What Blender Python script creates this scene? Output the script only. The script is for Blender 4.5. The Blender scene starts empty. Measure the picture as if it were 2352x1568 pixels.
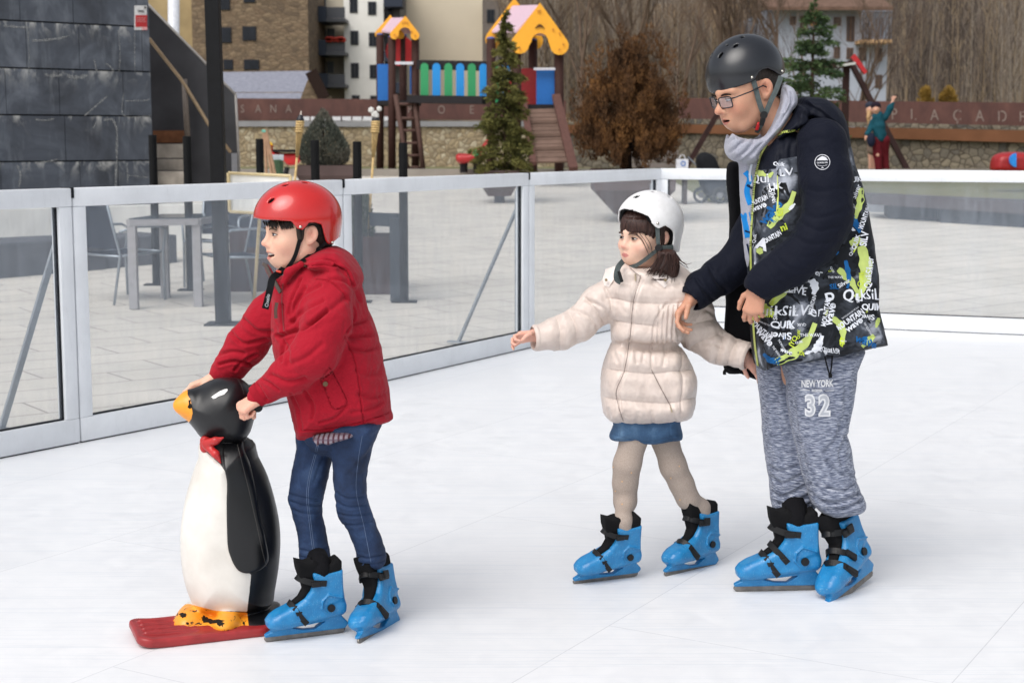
import bpy, bmesh, math, random, os, sys, time
import numpy as np
from mathutils import Vector, Matrix
from mathutils.bvhtree import BVHTree

random.seed(7)
RNG = np.random.default_rng(11)
scene = bpy.context.scene
COL = scene.collection
F0, CX, CY, HC, HOR = 3600.0, 1176.0, 784.0, 1.42, 322.0
PITCH = math.atan((CY - HOR) / F0)
CP, SP = math.cos(PITCH), math.sin(PITCH)
rad = math.radians

def P(px, py, d):
    """world point seen at photo position (px, py) at distance d along the ground"""
    a = (px - CX) / F0; b = (CY - py) / F0
    s = d / (CP + b * SP)
    return np.array([a * s, d, HC + (-SP + b * CP) * s])

def GP(px, py, z0=0.0):
    a = (px - CX) / F0; b = (CY - py) / F0
    s = (z0 - HC) / (-SP + b * CP)
    return np.array([a * s, (CP + b * SP) * s, z0])

def UNP(V):
    V = np.atleast_2d(V)
    y = V[:, 1]; z = V[:, 2] - HC
    dep = y * CP - z * SP
    up = y * SP + z * CP
    return CX + F0 * V[:, 0] / dep, CY - F0 * up / dep

def M(d):            # metres per photo pixel at distance d
    return d / F0

# ------------------------------------------------------------------ objects
OFF = {}
def tag(o, label=None, cat=None, group=None, kind=None):
    if label: o['label'] = label
    if cat: o['category'] = cat
    if group: o['group'] = group
    if kind: o['kind'] = kind
    return o

def empty(name, loc, label=None, cat=None, group=None):
    o = bpy.data.objects.new(name, None); COL.objects.link(o)
    o.location = Vector(loc); OFF[o.name] = np.array(loc, float)
    return tag(o, label, cat, group)

def mk(name, V, Fc, mat=None, parent=None, smooth=True, origin=None, midx=None):
    V = np.asarray(V, float)
    off = OFF[parent.name] if parent is not None else np.array(origin if origin is not None else (0, 0, 0), float)
    me = bpy.data.meshes.new(name)
    Vl = V - off
    if isinstance(Fc, np.ndarray) and Fc.ndim == 2:
        n, k = Fc.shape
        me.vertices.add(len(Vl)); me.vertices.foreach_set('co', Vl.astype(np.float32).ravel())
        me.loops.add(n * k); me.loops.foreach_set('vertex_index', Fc.astype(np.int32).ravel())
        me.polygons.add(n); me.polygons.foreach_set('loop_start', np.arange(0, n * k, k, dtype=np.int32))
        me.update(calc_edges=True)
    else:
        me.from_pydata([tuple(v) for v in Vl], [], [tuple(f) for f in Fc]); me.update()
    mats = mat if isinstance(mat, (list, tuple)) else [mat]
    for m in mats:
        if m: me.materials.append(m)
    if midx is not None: me.polygons.foreach_set('material_index', np.asarray(midx, dtype=np.int32))
    me.polygons.foreach_set('use_smooth', np.full(len(me.polygons), bool(smooth)))
    o = bpy.data.objects.new(name, me); COL.objects.link(o)
    if parent is not None:
        o.parent = parent
    else:
        o.location = Vector(off)
    OFF[o.name] = off
    return o

def auto_smooth(o, ang=35):
    me = o.data
    me.polygons.foreach_set('use_smooth', np.full(len(me.polygons), True))
    try: me.set_sharp_from_angle(angle=rad(ang))
    except Exception: pass

def dup(root, loc, rotz=0, label=None, scale=None):
    r = root.copy(); COL.objects.link(r); r.location = Vector(loc); r.rotation_euler = (0, 0, rotz)
    if scale: r.scale = scale
    if label: r['label'] = label
    for ch in list(root.children):
        c = ch.copy(); COL.objects.link(c); c.parent = r
        for g in list(ch.children):
            d = g.copy(); COL.objects.link(d); d.parent = c
    return r

# ------------------------------------------------------------------ mesh builder for hard things
class MB:
    def __init__(s): s.v = []; s.f = []; s.m = []
    def _add(s, vs, fs, m=0):
        b = len(s.v); s.v += [tuple(v) for v in vs]; s.f += [tuple(i + b for i in f) for f in fs]; s.m += [m] * len(fs)
    def box(s, lo, hi, R=None, o=(0, 0, 0), m=0, bev=0.0):
        x0, y0, z0 = lo; x1, y1, z1 = hi
        if bev > 0:
            bm = bmesh.new(); bmesh.ops.create_cube(bm, size=1)
            for v in bm.verts: v.co = Vector((x0 + (v.co.x + .5) * (x1 - x0), y0 + (v.co.y + .5) * (y1 - y0), z0 + (v.co.z + .5) * (z1 - z0)))
            bmesh.ops.bevel(bm, geom=bm.edges[:], offset=bev, segments=2, affect='EDGES', profile=.5)
            vs = [np.array(v.co) for v in bm.verts]; bm.verts.index_update(); fs = [[v.index for v in f.verts] for f in bm.faces]; bm.free()
        else:
            vs = [np.array(c, float) for c in ((x0, y0, z0), (x1, y0, z0), (x1, y1, z0), (x0, y1, z0), (x0, y0, z1), (x1, y0, z1), (x1, y1, z1), (x0, y1, z1))]
            fs = [(0, 3, 2, 1), (4, 5, 6, 7), (0, 1, 5, 4), (1, 2, 6, 5), (2, 3, 7, 6), (3, 0, 4, 7)]
        if R is not None: vs = [R @ v for v in vs]
        vs = [v + np.array(o) for v in vs]
        s._add(vs, fs, m); return s
    def beam(s, a, b, w, t, up=(0, 0, 1), m=0, bev=0.0):
        """box from a to b, w wide sideways, t thick along 'up'"""
        a = np.array(a, float); b = np.array(b, float); L = np.linalg.norm(b - a); x = (b - a) / L
        up = np.array(up, float); y = np.cross(up, x)
        if np.linalg.norm(y) < 1e-4: y = np.cross(np.array([0, 1., 0]), x)
        y /= np.linalg.norm(y); z = np.cross(x, y)
        R = np.stack([x, y, z], 1)
        return s.box((0, -w / 2, -t / 2), (L, w / 2, t / 2), R, a, m, bev)
    def tube(s, pts, r, n=8, caps=True, m=0):
        pts = [np.array(p, float) for p in pts]; rs = r if isinstance(r, (list, tuple, np.ndarray)) else [r] * len(pts)
        vs = []; prev = None
        for i, p in enumerate(pts):
            t = pts[min(i + 1, len(pts) - 1)] - pts[max(i - 1, 0)]
            t = t / (np.linalg.norm(t) + 1e-9)
            if prev is None:
                u = np.cross(t, (0, 0, 1.0)) if abs(t[2]) < .9 else np.cross(t, (0, 1.0, 0))
            else: u = prev - t * np.dot(prev, t)
            u = u / (np.linalg.norm(u) + 1e-9); prev = u; w = np.cross(t, u)
            for k in range(n):
                a = 2 * math.pi * k / n
                vs.append(p + rs[i] * (math.cos(a) * u + math.sin(a) * w))
        fs = []
        for i in range(len(pts) - 1):
            for k in range(n):
                k2 = (k + 1) % n
                fs.append((i * n + k, i * n + k2, (i + 1) * n + k2, (i + 1) * n + k))
        if caps:
            fs.append(tuple(range(n))[::-1]); fs.append(tuple((len(pts) - 1) * n + k for k in range(n)))
        s._add(vs, fs, m); return s
    def prism(s, poly, a, b, plane='xz', m=0):
        """extrude 2-D polygon; plane xz -> thickness along y from a to b"""
        n = len(poly)
        def pt(u, v, t): return {'xz': (u, t, v), 'xy': (u, v, t), 'yz': (t, u, v)}[plane]
        vs = [pt(u, v, a) for u, v in poly] + [pt(u, v, b) for u, v in poly]
        fs = [tuple(range(n)), tuple(range(2 * n - 1, n - 1, -1))] + [(i, (i + 1) % n, n + (i + 1) % n, n + i)[::-1] for i in range(n)]
        s._add(vs, fs, m); return s
    def grid(s, A, m=0):
        A = np.asarray(A); a, b = A.shape[:2]
        vs = A.reshape(-1, 3); fs = [(i * b + j, i * b + j + 1, (i + 1) * b + j + 1, (i + 1) * b + j) for i in range(a - 1) for j in range(b - 1)]
        s._add(vs, fs, m); return s
    def quad(s, a, b, c, d, m=0): s._add([a, b, c, d], [(0, 1, 2, 3)], m); return s
    def ball(s, c, r, n=8, m=0, sc=(1, 1, 1)):
        vs = [];
        for i in range(n + 1):
            th = math.pi * i / n
            for k in range(2 * n):
                ph = math.pi * k / n
                vs.append((c[0] + r * sc[0] * math.sin(th) * math.cos(ph), c[1] + r * sc[1] * math.sin(th) * math.sin(ph), c[2] + r * sc[2] * math.cos(th)))
        N = 2 * n; fs = [(i * N + k, i * N + (k + 1) % N, (i + 1) * N + (k + 1) % N, (i + 1) * N + k)[::-1] for i in range(n) for k in range(N)]
        s._add(vs, fs, m); return s
    def build(s, name, mat, parent=None, origin=None, smooth=False, sharp=None, fixn=True):
        o = mk(name, np.array(s.v), s.f, mat, parent, smooth, origin, s.m)
        if fixn:
            bm = bmesh.new(); bm.from_mesh(o.data); bmesh.ops.recalc_face_normals(bm, faces=bm.faces[:]); bm.to_mesh(o.data); bm.free()
        if sharp: auto_smooth(o, sharp)
        return o

def split_loose(o):
    """give each separate piece of a mesh an object of its own under the same parent"""
    me = o.data; n = len(me.vertices); lab = list(range(n))
    def find(a):
        while lab[a] != a: lab[a] = lab[lab[a]]; a = lab[a]
        return a
    for e in me.edges:
        a, b = find(e.vertices[0]), find(e.vertices[1])
        if a != b: lab[a] = b
    groups = {}
    for pl in me.polygons: groups.setdefault(find(pl.vertices[0]), []).append(pl)
    if len(groups) < 2: return [o]
    V = np.array([v.co[:] for v in me.vertices]) + OFF[o.name]; nm = o.name.split('.')[0]; par = o.parent; sm = me.polygons[0].use_smooth; mats = list(me.materials); org = OFF[o.name]; out = []
    data = [([[v for v in pl.vertices] for pl in g], [pl.material_index for pl in g]) for g in groups.values()]
    bpy.data.objects.remove(o)
    for fs, mi in data:
        ids = sorted({i for f in fs for i in f}); mp = {a: k for k, a in enumerate(ids)}
        out.append(mk(nm, V[ids], [[mp[i] for i in f] for f in fs], mats, par, sm, org, mi))
    return out

def disc_pts(c, u, v, r, n=20): return [np.array(c) + r * (math.cos(2 * math.pi * i / n) * np.array(u) + math.sin(2 * math.pi * i / n) * np.array(v)) for i in range(n)]

# ------------------------------------------------------------------ noise
def _hash(x, y, z, seed):
    x = x.astype(np.uint32); y = y.astype(np.uint32); z = z.astype(np.uint32)
    h = x * np.uint32(374761393) + y * np.uint32(668265263) + z * np.uint32(2246822519) + np.uint32(seed * 3266489917 & 0xffffffff)
    h = (h ^ (h >> np.uint32(13))) * np.uint32(1274126177)
    h = h ^ (h >> np.uint32(16))
    return (h & np.uint32(0xffffff)).astype(np.float64) / 0xffffff
def vnoise(p, seed=0):
    p = np.asarray(p); i = np.floor(p).astype(np.int64); f = p - i; f = f * f * (3 - 2 * f)
    r = 0
    for dx in (0, 1):
        wx = f[:, 0] if dx else 1 - f[:, 0]
        for dy in (0, 1):
            wy = f[:, 1] if dy else 1 - f[:, 1]
            for dz in (0, 1):
                wz = f[:, 2] if dz else 1 - f[:, 2]
                r = r + wx * wy * wz * _hash(i[:, 0] + dx, i[:, 1] + dy, i[:, 2] + dz, seed)
    return r * 2 - 1
def fbm(p, o=3, seed=0):
    a = 1; r = 0; p = np.asarray(p, float)
    for k in range(o): r = r + a * vnoise(p * 2 ** k, seed + k); a *= .5
    return r

# ------------------------------------------------------------------ signed distance modelling
class Fr:
    """local frame: o origin, R columns = local axes in world, s scale"""
    def __init__(s, o=(0, 0, 0), R=None, sc=1.0):
        s.o = np.array(o, float); s.R = np.eye(3) if R is None else np.array(R, float)
        s.s = np.ones(3) * sc if np.isscalar(sc) else np.array(sc, float)
    def loc(s, p): return ((p - s.o) @ s.R) / s.s
    def w(s, q): return (np.asarray(q, float) * s.s) @ s.R.T + s.o
def rotm(ax, deg): return np.array(Matrix.Rotation(rad(deg), 3, ax))

def smin(a, b, k):
    if k <= 0: return np.minimum(a, b)
    h = np.maximum(k - np.abs(a - b), 0) / k
    return np.minimum(a, b) - h * h * k * .25
def smax(a, b, k): return -smin(-a, -b, k)

def catmull(pts, n=6, closed=True):
    pts = [np.array(p, float) for p in pts]; N = len(pts); out = []
    for i in range(N if closed else N - 1):
        p0 = pts[(i - 1) % N] if closed or i > 0 else pts[0]
        p1 = pts[i]; p2 = pts[(i + 1) % N]; p3 = pts[(i + 2) % N] if closed or i + 2 < N else pts[-1]
        for k in range(n):
            t = k / n
            out.append(.5 * ((2 * p1) + (-p0 + p2) * t + (2 * p0 - 5 * p1 + 4 * p2 - p3) * t * t + (-p0 + 3 * p1 - 3 * p2 + p3) * t ** 3))
    if not closed: out.append(pts[-1])
    return np.array(out)

def poly_sd(q, poly):
    """signed distance to 2-D polygon, negative inside"""
    n = len(poly); d = np.full(len(q), 1e9); ins = np.zeros(len(q), bool)
    for i in range(n):
        a = poly[i]; b = poly[(i + 1) % n]; e = b - a; w = q - a
        t = np.clip((w @ e) / (e @ e + 1e-18), 0, 1)
        dd = (w[:, 0] - t * e[0]) ** 2 + (w[:, 1] - t * e[1]) ** 2
        d = np.minimum(d, dd)
        c = (a[1] > q[:, 1]) != (b[1] > q[:, 1])
        if abs(b[1] - a[1]) > 1e-15:
            xi = (b[0] - a[0]) * (q[:, 1] - a[1]) / (b[1] - a[1]) + a[0]
            ins ^= c & (q[:, 0] < xi)
    d = np.sqrt(d)
    return np.where(ins, -d, d)

def line_d(q, pts):
    d = np.full(len(q), 1e18)
    for i in range(len(pts) - 1):
        a = np.array(pts[i], float); e = np.array(pts[i + 1], float) - a; w = q - a
        t = np.clip((w @ e) / (e @ e + 1e-12), 0, 1)
        d = np.minimum(d, (w[:, 0] - t * e[0]) ** 2 + (w[:, 1] - t * e[1]) ** 2)
    return np.sqrt(d)

class SDF:
    def __init__(s): s.ops = []; s.lo = np.full(3, 1e9); s.hi = np.full(3, -1e9)
    def op(s, fn, k=0.01, mode='u', fr=None, bb=None):
        if fr is not None:
            f0 = fn; m = fr.s.min(); fn = lambda p: f0(fr.loc(p)) * m
        s.ops.append((fn, k, mode))
        if mode == 'u' and bb is not None:
            c = np.array([[x, y, z] for x in (bb[0][0], bb[1][0]) for y in (bb[0][1], bb[1][1]) for z in (bb[0][2], bb[1][2])], float)
            if fr is not None: c = fr.w(c)
            s.lo = np.minimum(s.lo, c.min(0)); s.hi = np.maximum(s.hi, c.max(0))
        return s
    def cap(s, a, b, ra, rb=None, k=.01, mode='u', fr=None, flat=None):
        a = np.array(a, float); b = np.array(b, float); rb = ra if rb is None else rb
        e = b - a; ee = e @ e + 1e-12
        def fn(p):
            w = p - a; t = np.clip(w @ e / ee, 0, 1)
            return np.linalg.norm(w - t[:, None] * e, axis=1) - (ra + (rb - ra) * t)
        r = max(ra, rb)
        return s.op(fn, k, mode, fr, (np.minimum(a, b) - r, np.maximum(a, b) + r))
    def chain(s, pts, k=.012, mode='u', fr=None):
        """pts: (x,y,z,r)"""
        for i in range(len(pts) - 1): s.cap(pts[i][:3], pts[i + 1][:3], pts[i][3], pts[i + 1][3], k, mode, fr)
        return s
    def pchain(s, pts, k=.012, mode='u'):
        """pts in photo px: (px,py,depth,radius px)"""
        q = [tuple(P(a, b, d)) + (r * M(d),) for a, b, d, r in pts]
        return s.chain(q, k, mode)
    def ell(s, c, r, k=.01, mode='u', fr=None, R=None):
        c = np.array(c, float); r = np.array(r, float) * np.ones(3)
        def fn(p):
            q = p - c
            if R is not None: q = q @ R
            k0 = np.linalg.norm(q / r, axis=1); k1 = np.linalg.norm(q / (r * r), axis=1) + 1e-9
            return k0 * (k0 - 1) / k1
        m = r.max() if R is not None else r
        return s.op(fn, k, mode, fr, (c - m, c + m))
    def box(s, c, h, rd=.003, k=0, mode='u', fr=None):
        c = np.array(c, float); h = np.array(h, float)
        def fn(p):
            q = np.abs(p - c) - (h - rd)
            return np.linalg.norm(np.maximum(q, 0), axis=1) + np.minimum(q.max(1), 0) - rd
        return s.op(fn, k, mode, fr, (c - h, c + h))
    def prism(s, poly, h, rd=.004, k=0, mode='u', fr=None, taper=None, c=0.0):
        """polygon in local (y,z), extruded along local x by +-h; taper(q2d)->multiplier"""
        poly = np.array(poly, float)
        def fn(p):
            q = p[:, 1:3]; sd = poly_sd(q, poly)
            hh = h * (taper(q) if taper else 1)
            dx = np.abs(p[:, 0] - c) - hh
            a = np.stack([sd + rd, dx + rd], 1)
            return np.linalg.norm(np.maximum(a, 0), axis=1) + np.minimum(a.max(1), 0) - rd
        return s.op(fn, k, mode, fr, ((-h * 1.5 + c, poly[:, 0].min(), poly[:, 1].min()), (h * 1.5 + c, poly[:, 0].max(), poly[:, 1].max())))
    def infl(s, pts, d, hd, rr, k=.01, mode='u', smooth=3, tilt=0.0):
        """silhouette (photo px) at distance d, rounded to a half-depth hd over an edge band of rr px. tilt: depth change per metre of height"""
        pl = catmull(pts, smooth) if smooth > 1 else np.array(pts, float)
        w = np.array([P(a, b, d) for a, b in pl]); poly = w[:, [0, 2]]; R = rr * M(d); zc = poly[:, 1].mean(); xc = poly[:, 0].mean()
        hf = hd if callable(hd) else (lambda z: hd)
        hm = max(hf(z) for z in np.linspace(poly[:, 1].min(), poly[:, 1].max(), 9))
        def fn(p):
            sd = poly_sd(p[:, [0, 2]], poly)
            h = hf(p[:, 2]) if callable(hd) else hd
            q = np.maximum(1 + sd / R, 0); yy = (p[:, 1] - d - tilt * (p[:, 2] - zc)) / h
            rho = np.sqrt(q * q + yy * yy)
            return (rho - 1) * np.minimum(R, h)
        te = abs(tilt) * (poly[:, 1].max() - poly[:, 1].min())
        return s.op(fn, k, mode, None, ((poly[:, 0].min(), d - hm - te, poly[:, 1].min()), (poly[:, 0].max(), d + hm + te, poly[:, 1].max())))
    def ev(s, p):
        f = np.full(len(p), 1e3)
        for fn, k, mode in s.ops:
            g = fn(p)
            f = smin(f, g, k) if mode == 'u' else (smax(f, -g, k) if mode == 's' else smax(f, g, k))
        return f
    def mesh(s, h, B=8, relax=1, pad=2):
        lo = s.lo - h * pad; hi = s.hi + h * pad
        nb = np.ceil((hi - lo) / (h * B)).astype(int)
        I = np.stack(np.meshgrid(*[np.arange(n) for n in nb], indexing='ij'), -1).reshape(-1, 3)
        cen = lo + (I + .5) * h * B; Rb = h * B * .87
        vals = [fn(cen) for fn, k, m in s.ops]
        f = np.full(len(cen), 1e3)
        for (fn, k, m), g in zip(s.ops, vals): f = smin(f, g, k) if m == 'u' else (smax(f, -g, k) if m == 's' else smax(f, g, k))
        keep = np.abs(f) < Rb * 1.6 + .004
        I = I[keep]; vals = [g[keep] for g in vals]; nB = len(I)
        n1 = B + 1
        L = np.stack(np.meshgrid(*[np.arange(n1)] * 3, indexing='ij'), -1).reshape(-1, 3)
        D = np.empty((nB, n1 ** 3))
        CH = 4000
        for c0 in range(0, nB, CH):
            Ic = I[c0:c0 + CH]; m = len(Ic)
            pts = (lo + (Ic[:, None, :] * B + L[None]) * h)
            ff = np.full((m, n1 ** 3), 1e3)
            for (fn, k, mode), g in zip(s.ops, vals):
                g = g[c0:c0 + CH]
                rel = (g < 1.7 * Rb + k + .01) if mode != 'i' else (g > -(1.7 * Rb + k + .01))
                idx = np.nonzero(rel)[0]
                if len(idx) == 0: continue
                v = fn(pts[idx].reshape(-1, 3)).reshape(len(idx), -1)
                a = ff[idx]
                ff[idx] = smin(a, v, k) if mode == 'u' else (smax(a, -v, k) if mode == 's' else smax(a, v, k))
            D[c0:c0 + CH] = ff
        D = D.reshape(nB, n1, n1, n1)
        neg = D < 0
        cs = np.zeros((nB, B, B, B), int)
        for dx in (0, 1):
            for dy in (0, 1):
                for dz in (0, 1): cs += neg[:, dx:dx + B, dy:dy + B, dz:dz + B]
        act = (cs > 0) & (cs < 8)
        bi, ci, cj, ck = np.nonzero(act)
        G = I[bi] * B + np.stack([ci, cj, ck], 1)
        acc = np.zeros((len(bi), 3)); cnt = np.zeros(len(bi))
        for ax in range(3):
            o1, o2 = [a for a in range(3) if a != ax]
            for u in (0, 1):
                for v in (0, 1):
                    off = [0, 0, 0]; off[o1] = u; off[o2] = v
                    e = list(off); e[ax] = 1
                    da = D[bi, ci + off[0], cj + off[1], ck + off[2]]; db = D[bi, ci + e[0], cj + e[1], ck + e[2]]
                    cr = (da < 0) != (db < 0)
                    t = np.where(cr, da / np.where(cr, da - db, 1), 0)
                    p = np.zeros((len(bi), 3)); p[:, o1] = u; p[:, o2] = v; p[:, ax] = t
                    acc += p * cr[:, None]; cnt += cr
        V = lo + (G + acc / np.maximum(cnt, 1)[:, None]) * h
        S = (nb * B + 3).astype(np.int64)
        key = (G[:, 0].astype(np.int64) * S[1] + G[:, 1]) * S[2] + G[:, 2]
        order = np.argsort(key); ks = key[order]
        quads = []
        for ax in range(3):
            o1, o2 = (ax + 1) % 3, (ax + 2) % 3
            sl0 = [slice(None), slice(0, B), slice(0, B), slice(0, B)]; sl1 = list(sl0); sl1[ax + 1] = slice(1, B + 1)
            a = neg[tuple(sl0)]; b = neg[tuple(sl1)]
            eb, ei, ej, ek = np.nonzero(a != b)
            Gc = I[eb] * B + np.stack([ei, ej, ek], 1)
            inv = a[eb, ei, ej, ek]
            cells = []
            for (u, v) in ((0, 0), (-1, 0), (-1, -1), (0, -1)):
                c = Gc.copy(); c[:, o1] += u; c[:, o2] += v
                kk = (c[:, 0].astype(np.int64) * S[1] + c[:, 1]) * S[2] + c[:, 2]
                j = np.searchsorted(ks, kk); j = np.minimum(j, len(ks) - 1)
                ok = (ks[j] == kk); cells.append(np.where(ok, order[j], -1))
            Q = np.stack(cells, 1); ok = (Q >= 0).all(1)
            Q = Q[ok]; iv = inv[ok]
            Q[~iv] = Q[~iv][:, ::-1]
            quads.append(Q)
        Q = np.concatenate(quads)
        for _ in range(relax): V = lap(V, Q, .5)
        return V, Q

def lap(V, Q, w):
    s = np.zeros_like(V); c = np.zeros(len(V)); k = Q.shape[1]
    for i in range(k):
        a = Q[:, i]; b = Q[:, (i + 1) % k]
        for ax in range(3):
            s[:, ax] += np.bincount(a, V[b, ax], len(V)) + np.bincount(b, V[a, ax], len(V))
        c += np.bincount(a, minlength=len(V)) + np.bincount(b, minlength=len(V))
    return V + w * (s / np.maximum(c, 1)[:, None] - V)

def normals(V, Q):
    n = np.cross(V[Q[:, 2]] - V[Q[:, 0]], V[Q[:, 3]] - V[Q[:, 1]])
    N = np.zeros_like(V)
    for i in range(4):
        for ax in range(3): N[:, ax] += np.bincount(Q[:, i], n[:, ax], len(V))
    return N / (np.linalg.norm(N, axis=1)[:, None] + 1e-12)

def folds(V, N, lst, near=True):
    """lst: (px polyline, amplitude mm, width px) creases pressed into the side facing the viewer; two-sided if near False"""
    px, py = UNP(V); q = np.stack([px, py], 1); d = np.zeros(len(V))
    m = np.clip(-N[:, 1] * 2.5, 0, 1) if near else 1
    for pl, amp, w in lst:
        pl = np.array(pl, float)
        sel = (px > pl[:, 0].min() - 4 * w) & (px < pl[:, 0].max() + 4 * w) & (py > pl[:, 1].min() - 4 * w) & (py < pl[:, 1].max() + 4 * w)
        if not sel.any(): continue
        t = line_d(q[sel], catmull(pl, 4, False) if len(pl) > 2 else pl) / w
        d[sel] -= amp * .001 * (np.exp(-t * t) - .22 * np.exp(-(t - 2.0) ** 2 * .8))
    return d * m

def vattr(o, name, val):
    val = np.asarray(val, np.float32)
    if val.ndim == 1:
        a = o.data.attributes.new(name, 'FLOAT', 'POINT'); a.data.foreach_set('value', val)
    else:
        a = o.data.attributes.new(name, 'FLOAT_COLOR', 'POINT')
        c = np.ones((len(val), 4), np.float32); c[:, :3] = val; a.data.foreach_set('color', c.ravel())

# ------------------------------------------------------------------ materials
def C(r, g=None, b=None):
    """sRGB 0-255 -> linear"""
    if g is None: g = b = r
    return tuple(((c / 255) / 12.92 if c / 255 <= .04045 else ((c / 255 + .055) / 1.055) ** 2.4) for c in (r, g, b)) + (1,)
class NT:
    def __init__(s, name):
        s.m = bpy.data.materials.new(name); s.m.use_nodes = True; s.t = s.m.node_tree; s.n = s.t.nodes; s.l = s.t.links
        s.b = s.n['Principled BSDF']; s.out = s.n['Material Output']
    def new(s, ty, **kw):
        n = s.n.new(ty)
        for k, v in kw.items():
            if hasattr(n, k): setattr(n, k, v)
            else: n.inputs[k.replace('_', ' ')].default_value = v
        return n
    def coord(s, kind='Object', scale=(1, 1, 1), rot=(0, 0, 0)):
        c = s.n.new('ShaderNodeTexCoord'); m = s.n.new('ShaderNodeMapping'); s.l.new(c.outputs[kind], m.inputs[0])
        m.inputs['Scale'].default_value = scale; m.inputs['Rotation'].default_value = rot; return m.outputs[0]
    def world(s, scale=(1, 1, 1), rot=(0, 0, 0)):
        c = s.n.new('ShaderNodeNewGeometry'); m = s.n.new('ShaderNodeMapping'); s.l.new(c.outputs['Position'], m.inputs[0])
        m.inputs['Scale'].default_value = scale; m.inputs['Rotation'].default_value = rot; return m.outputs[0]
    def noise(s, vec, scale=5, detail=3, rough=.5, dist=0):
        n = s.n.new('ShaderNodeTexNoise'); s.l.new(vec, n.inputs['Vector']); n.inputs['Scale'].default_value = scale
        n.inputs['Detail'].default_value = detail; n.inputs['Roughness'].default_value = rough; n.inputs['Distortion'].default_value = dist; return n.outputs[0]
    def vor(s, vec, scale=5, feat='F1', out='Distance', rnd=1):
        n = s.n.new('ShaderNodeTexVoronoi'); n.feature = feat; s.l.new(vec, n.inputs['Vector']); n.inputs['Scale'].default_value = scale; n.inputs['Randomness'].default_value = rnd; return n.outputs[out]
    def ramp(s, fac, stops, interp='LINEAR'):
        n = s.n.new('ShaderNodeValToRGB'); s.l.new(fac, n.inputs[0]); r = n.color_ramp; r.interpolation = interp
        while len(r.elements) < len(stops): r.elements.new(.5)
        for e, (p, c) in zip(r.elements, stops): e.position = p; e.color = c if len(c) == 4 else tuple(c) + (1,)
        return n.outputs[0]
    def mix(s, fac, a, b, blend='MIX'):
        n = s.n.new('ShaderNodeMix'); n.data_type = 'RGBA'; n.blend_type = blend
        for inp, v in ((n.inputs[0], fac), (n.inputs[6], a), (n.inputs[7], b)):
            if hasattr(v, 'links') or isinstance(v, bpy.types.NodeSocket): s.l.new(v, inp)
            else: inp.default_value = v
        return n.outputs[2]
    def math(s, op, a, b=0.0, c=None):
        n = s.n.new('ShaderNodeMath'); n.operation = op
        for inp, v in zip(n.inputs, (a, b, c)):
            if v is None: continue
            if isinstance(v, bpy.types.NodeSocket): s.l.new(v, inp)
            else: inp.default_value = v
        return n.outputs[0]
    def attr(s, name, out='Fac'):
        n = s.n.new('ShaderNodeAttribute'); n.attribute_name = name; return n.outputs[out]
    def bump(s, h, strength=.3, dist=.01, prev=None):
        n = s.n.new('ShaderNodeBump'); s.l.new(h, n.inputs['Height']); n.inputs['Strength'].default_value = strength; n.inputs['Distance'].default_value = dist
        if prev is not None: s.l.new(prev, n.inputs['Normal'])
        return n.outputs[0]
    def set(s, base=None, rough=None, metal=None, normal=None, **kw):
        for nm, v in (('Base Color', base), ('Roughness', rough), ('Metallic', metal), ('Normal', normal)):
            if v is None: continue
            if isinstance(v, bpy.types.NodeSocket): s.l.new(v, s.b.inputs[nm])
            else: s.b.inputs[nm].default_value = v
        for k, v in kw.items():
            i = s.b.inputs[k.replace('_', ' ')]
            if isinstance(v, bpy.types.NodeSocket): s.l.new(v, i)
            else: i.default_value = v
        return s.m

def simple(name, col, rough=.5, var=.12, nscale=20, bump=0, bscale=60, metal=0, **kw):
    t = NT(name); v = t.coord()
    n = t.noise(v, nscale, 4)
    dk = tuple(c * (1 - var) for c in col[:3]) + (1,); lt = tuple(min(1, c * (1 + var)) for c in col[:3]) + (1,)
    base = t.ramp(n, [(.3, dk), (.7, lt)])
    nr = None
    if bump: nr = t.bump(t.noise(v, bscale, 3), bump, .004)
    if rough >= .55 and 'Specular_IOR_Level' not in kw: kw['Specular_IOR_Level'] = .12
    return t.set(base, rough, metal, nr, **kw)

def cloth(name, col, rough=.8, weave=900, wr=(14, .35), var=.1, sheen=.2, dirs=(1, 1, 1)):
    t = NT(name); v = t.coord('Object', dirs)
    n = t.noise(v, wr[0], 4, .55, .6); f = t.noise(t.coord(), weave, 2)
    dk = tuple(c * (1 - var) for c in col[:3]) + (1,); lt = tuple(min(1, c * (1 + var)) for c in col[:3]) + (1,)
    base = t.ramp(f, [(.25, dk), (.75, lt)])
    b1 = t.bump(n, wr[1], .02); b2 = t.bump(f, .25, .001, b1)
    return t.set(base, rough, 0, b2, Sheen_Weight=sheen, Specular_IOR_Level=.1)

def bvh_of(o):
    me = o.data; n = len(me.vertices); co = np.empty(n * 3, np.float32); me.vertices.foreach_get('co', co); co = co.reshape(-1, 3) + OFF[o.name]
    return BVHTree.FromPolygons([tuple(c) for c in co.tolist()], [tuple(p.vertices) for p in me.polygons])

T0 = time.time()
def log(*a): print('[%.1fs]' % (time.time() - T0), *a); sys.stdout.flush()
ONLY = os.environ.get('ONLY', '')
def want(k): return (not ONLY) or (k in ONLY.split(','))
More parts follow.
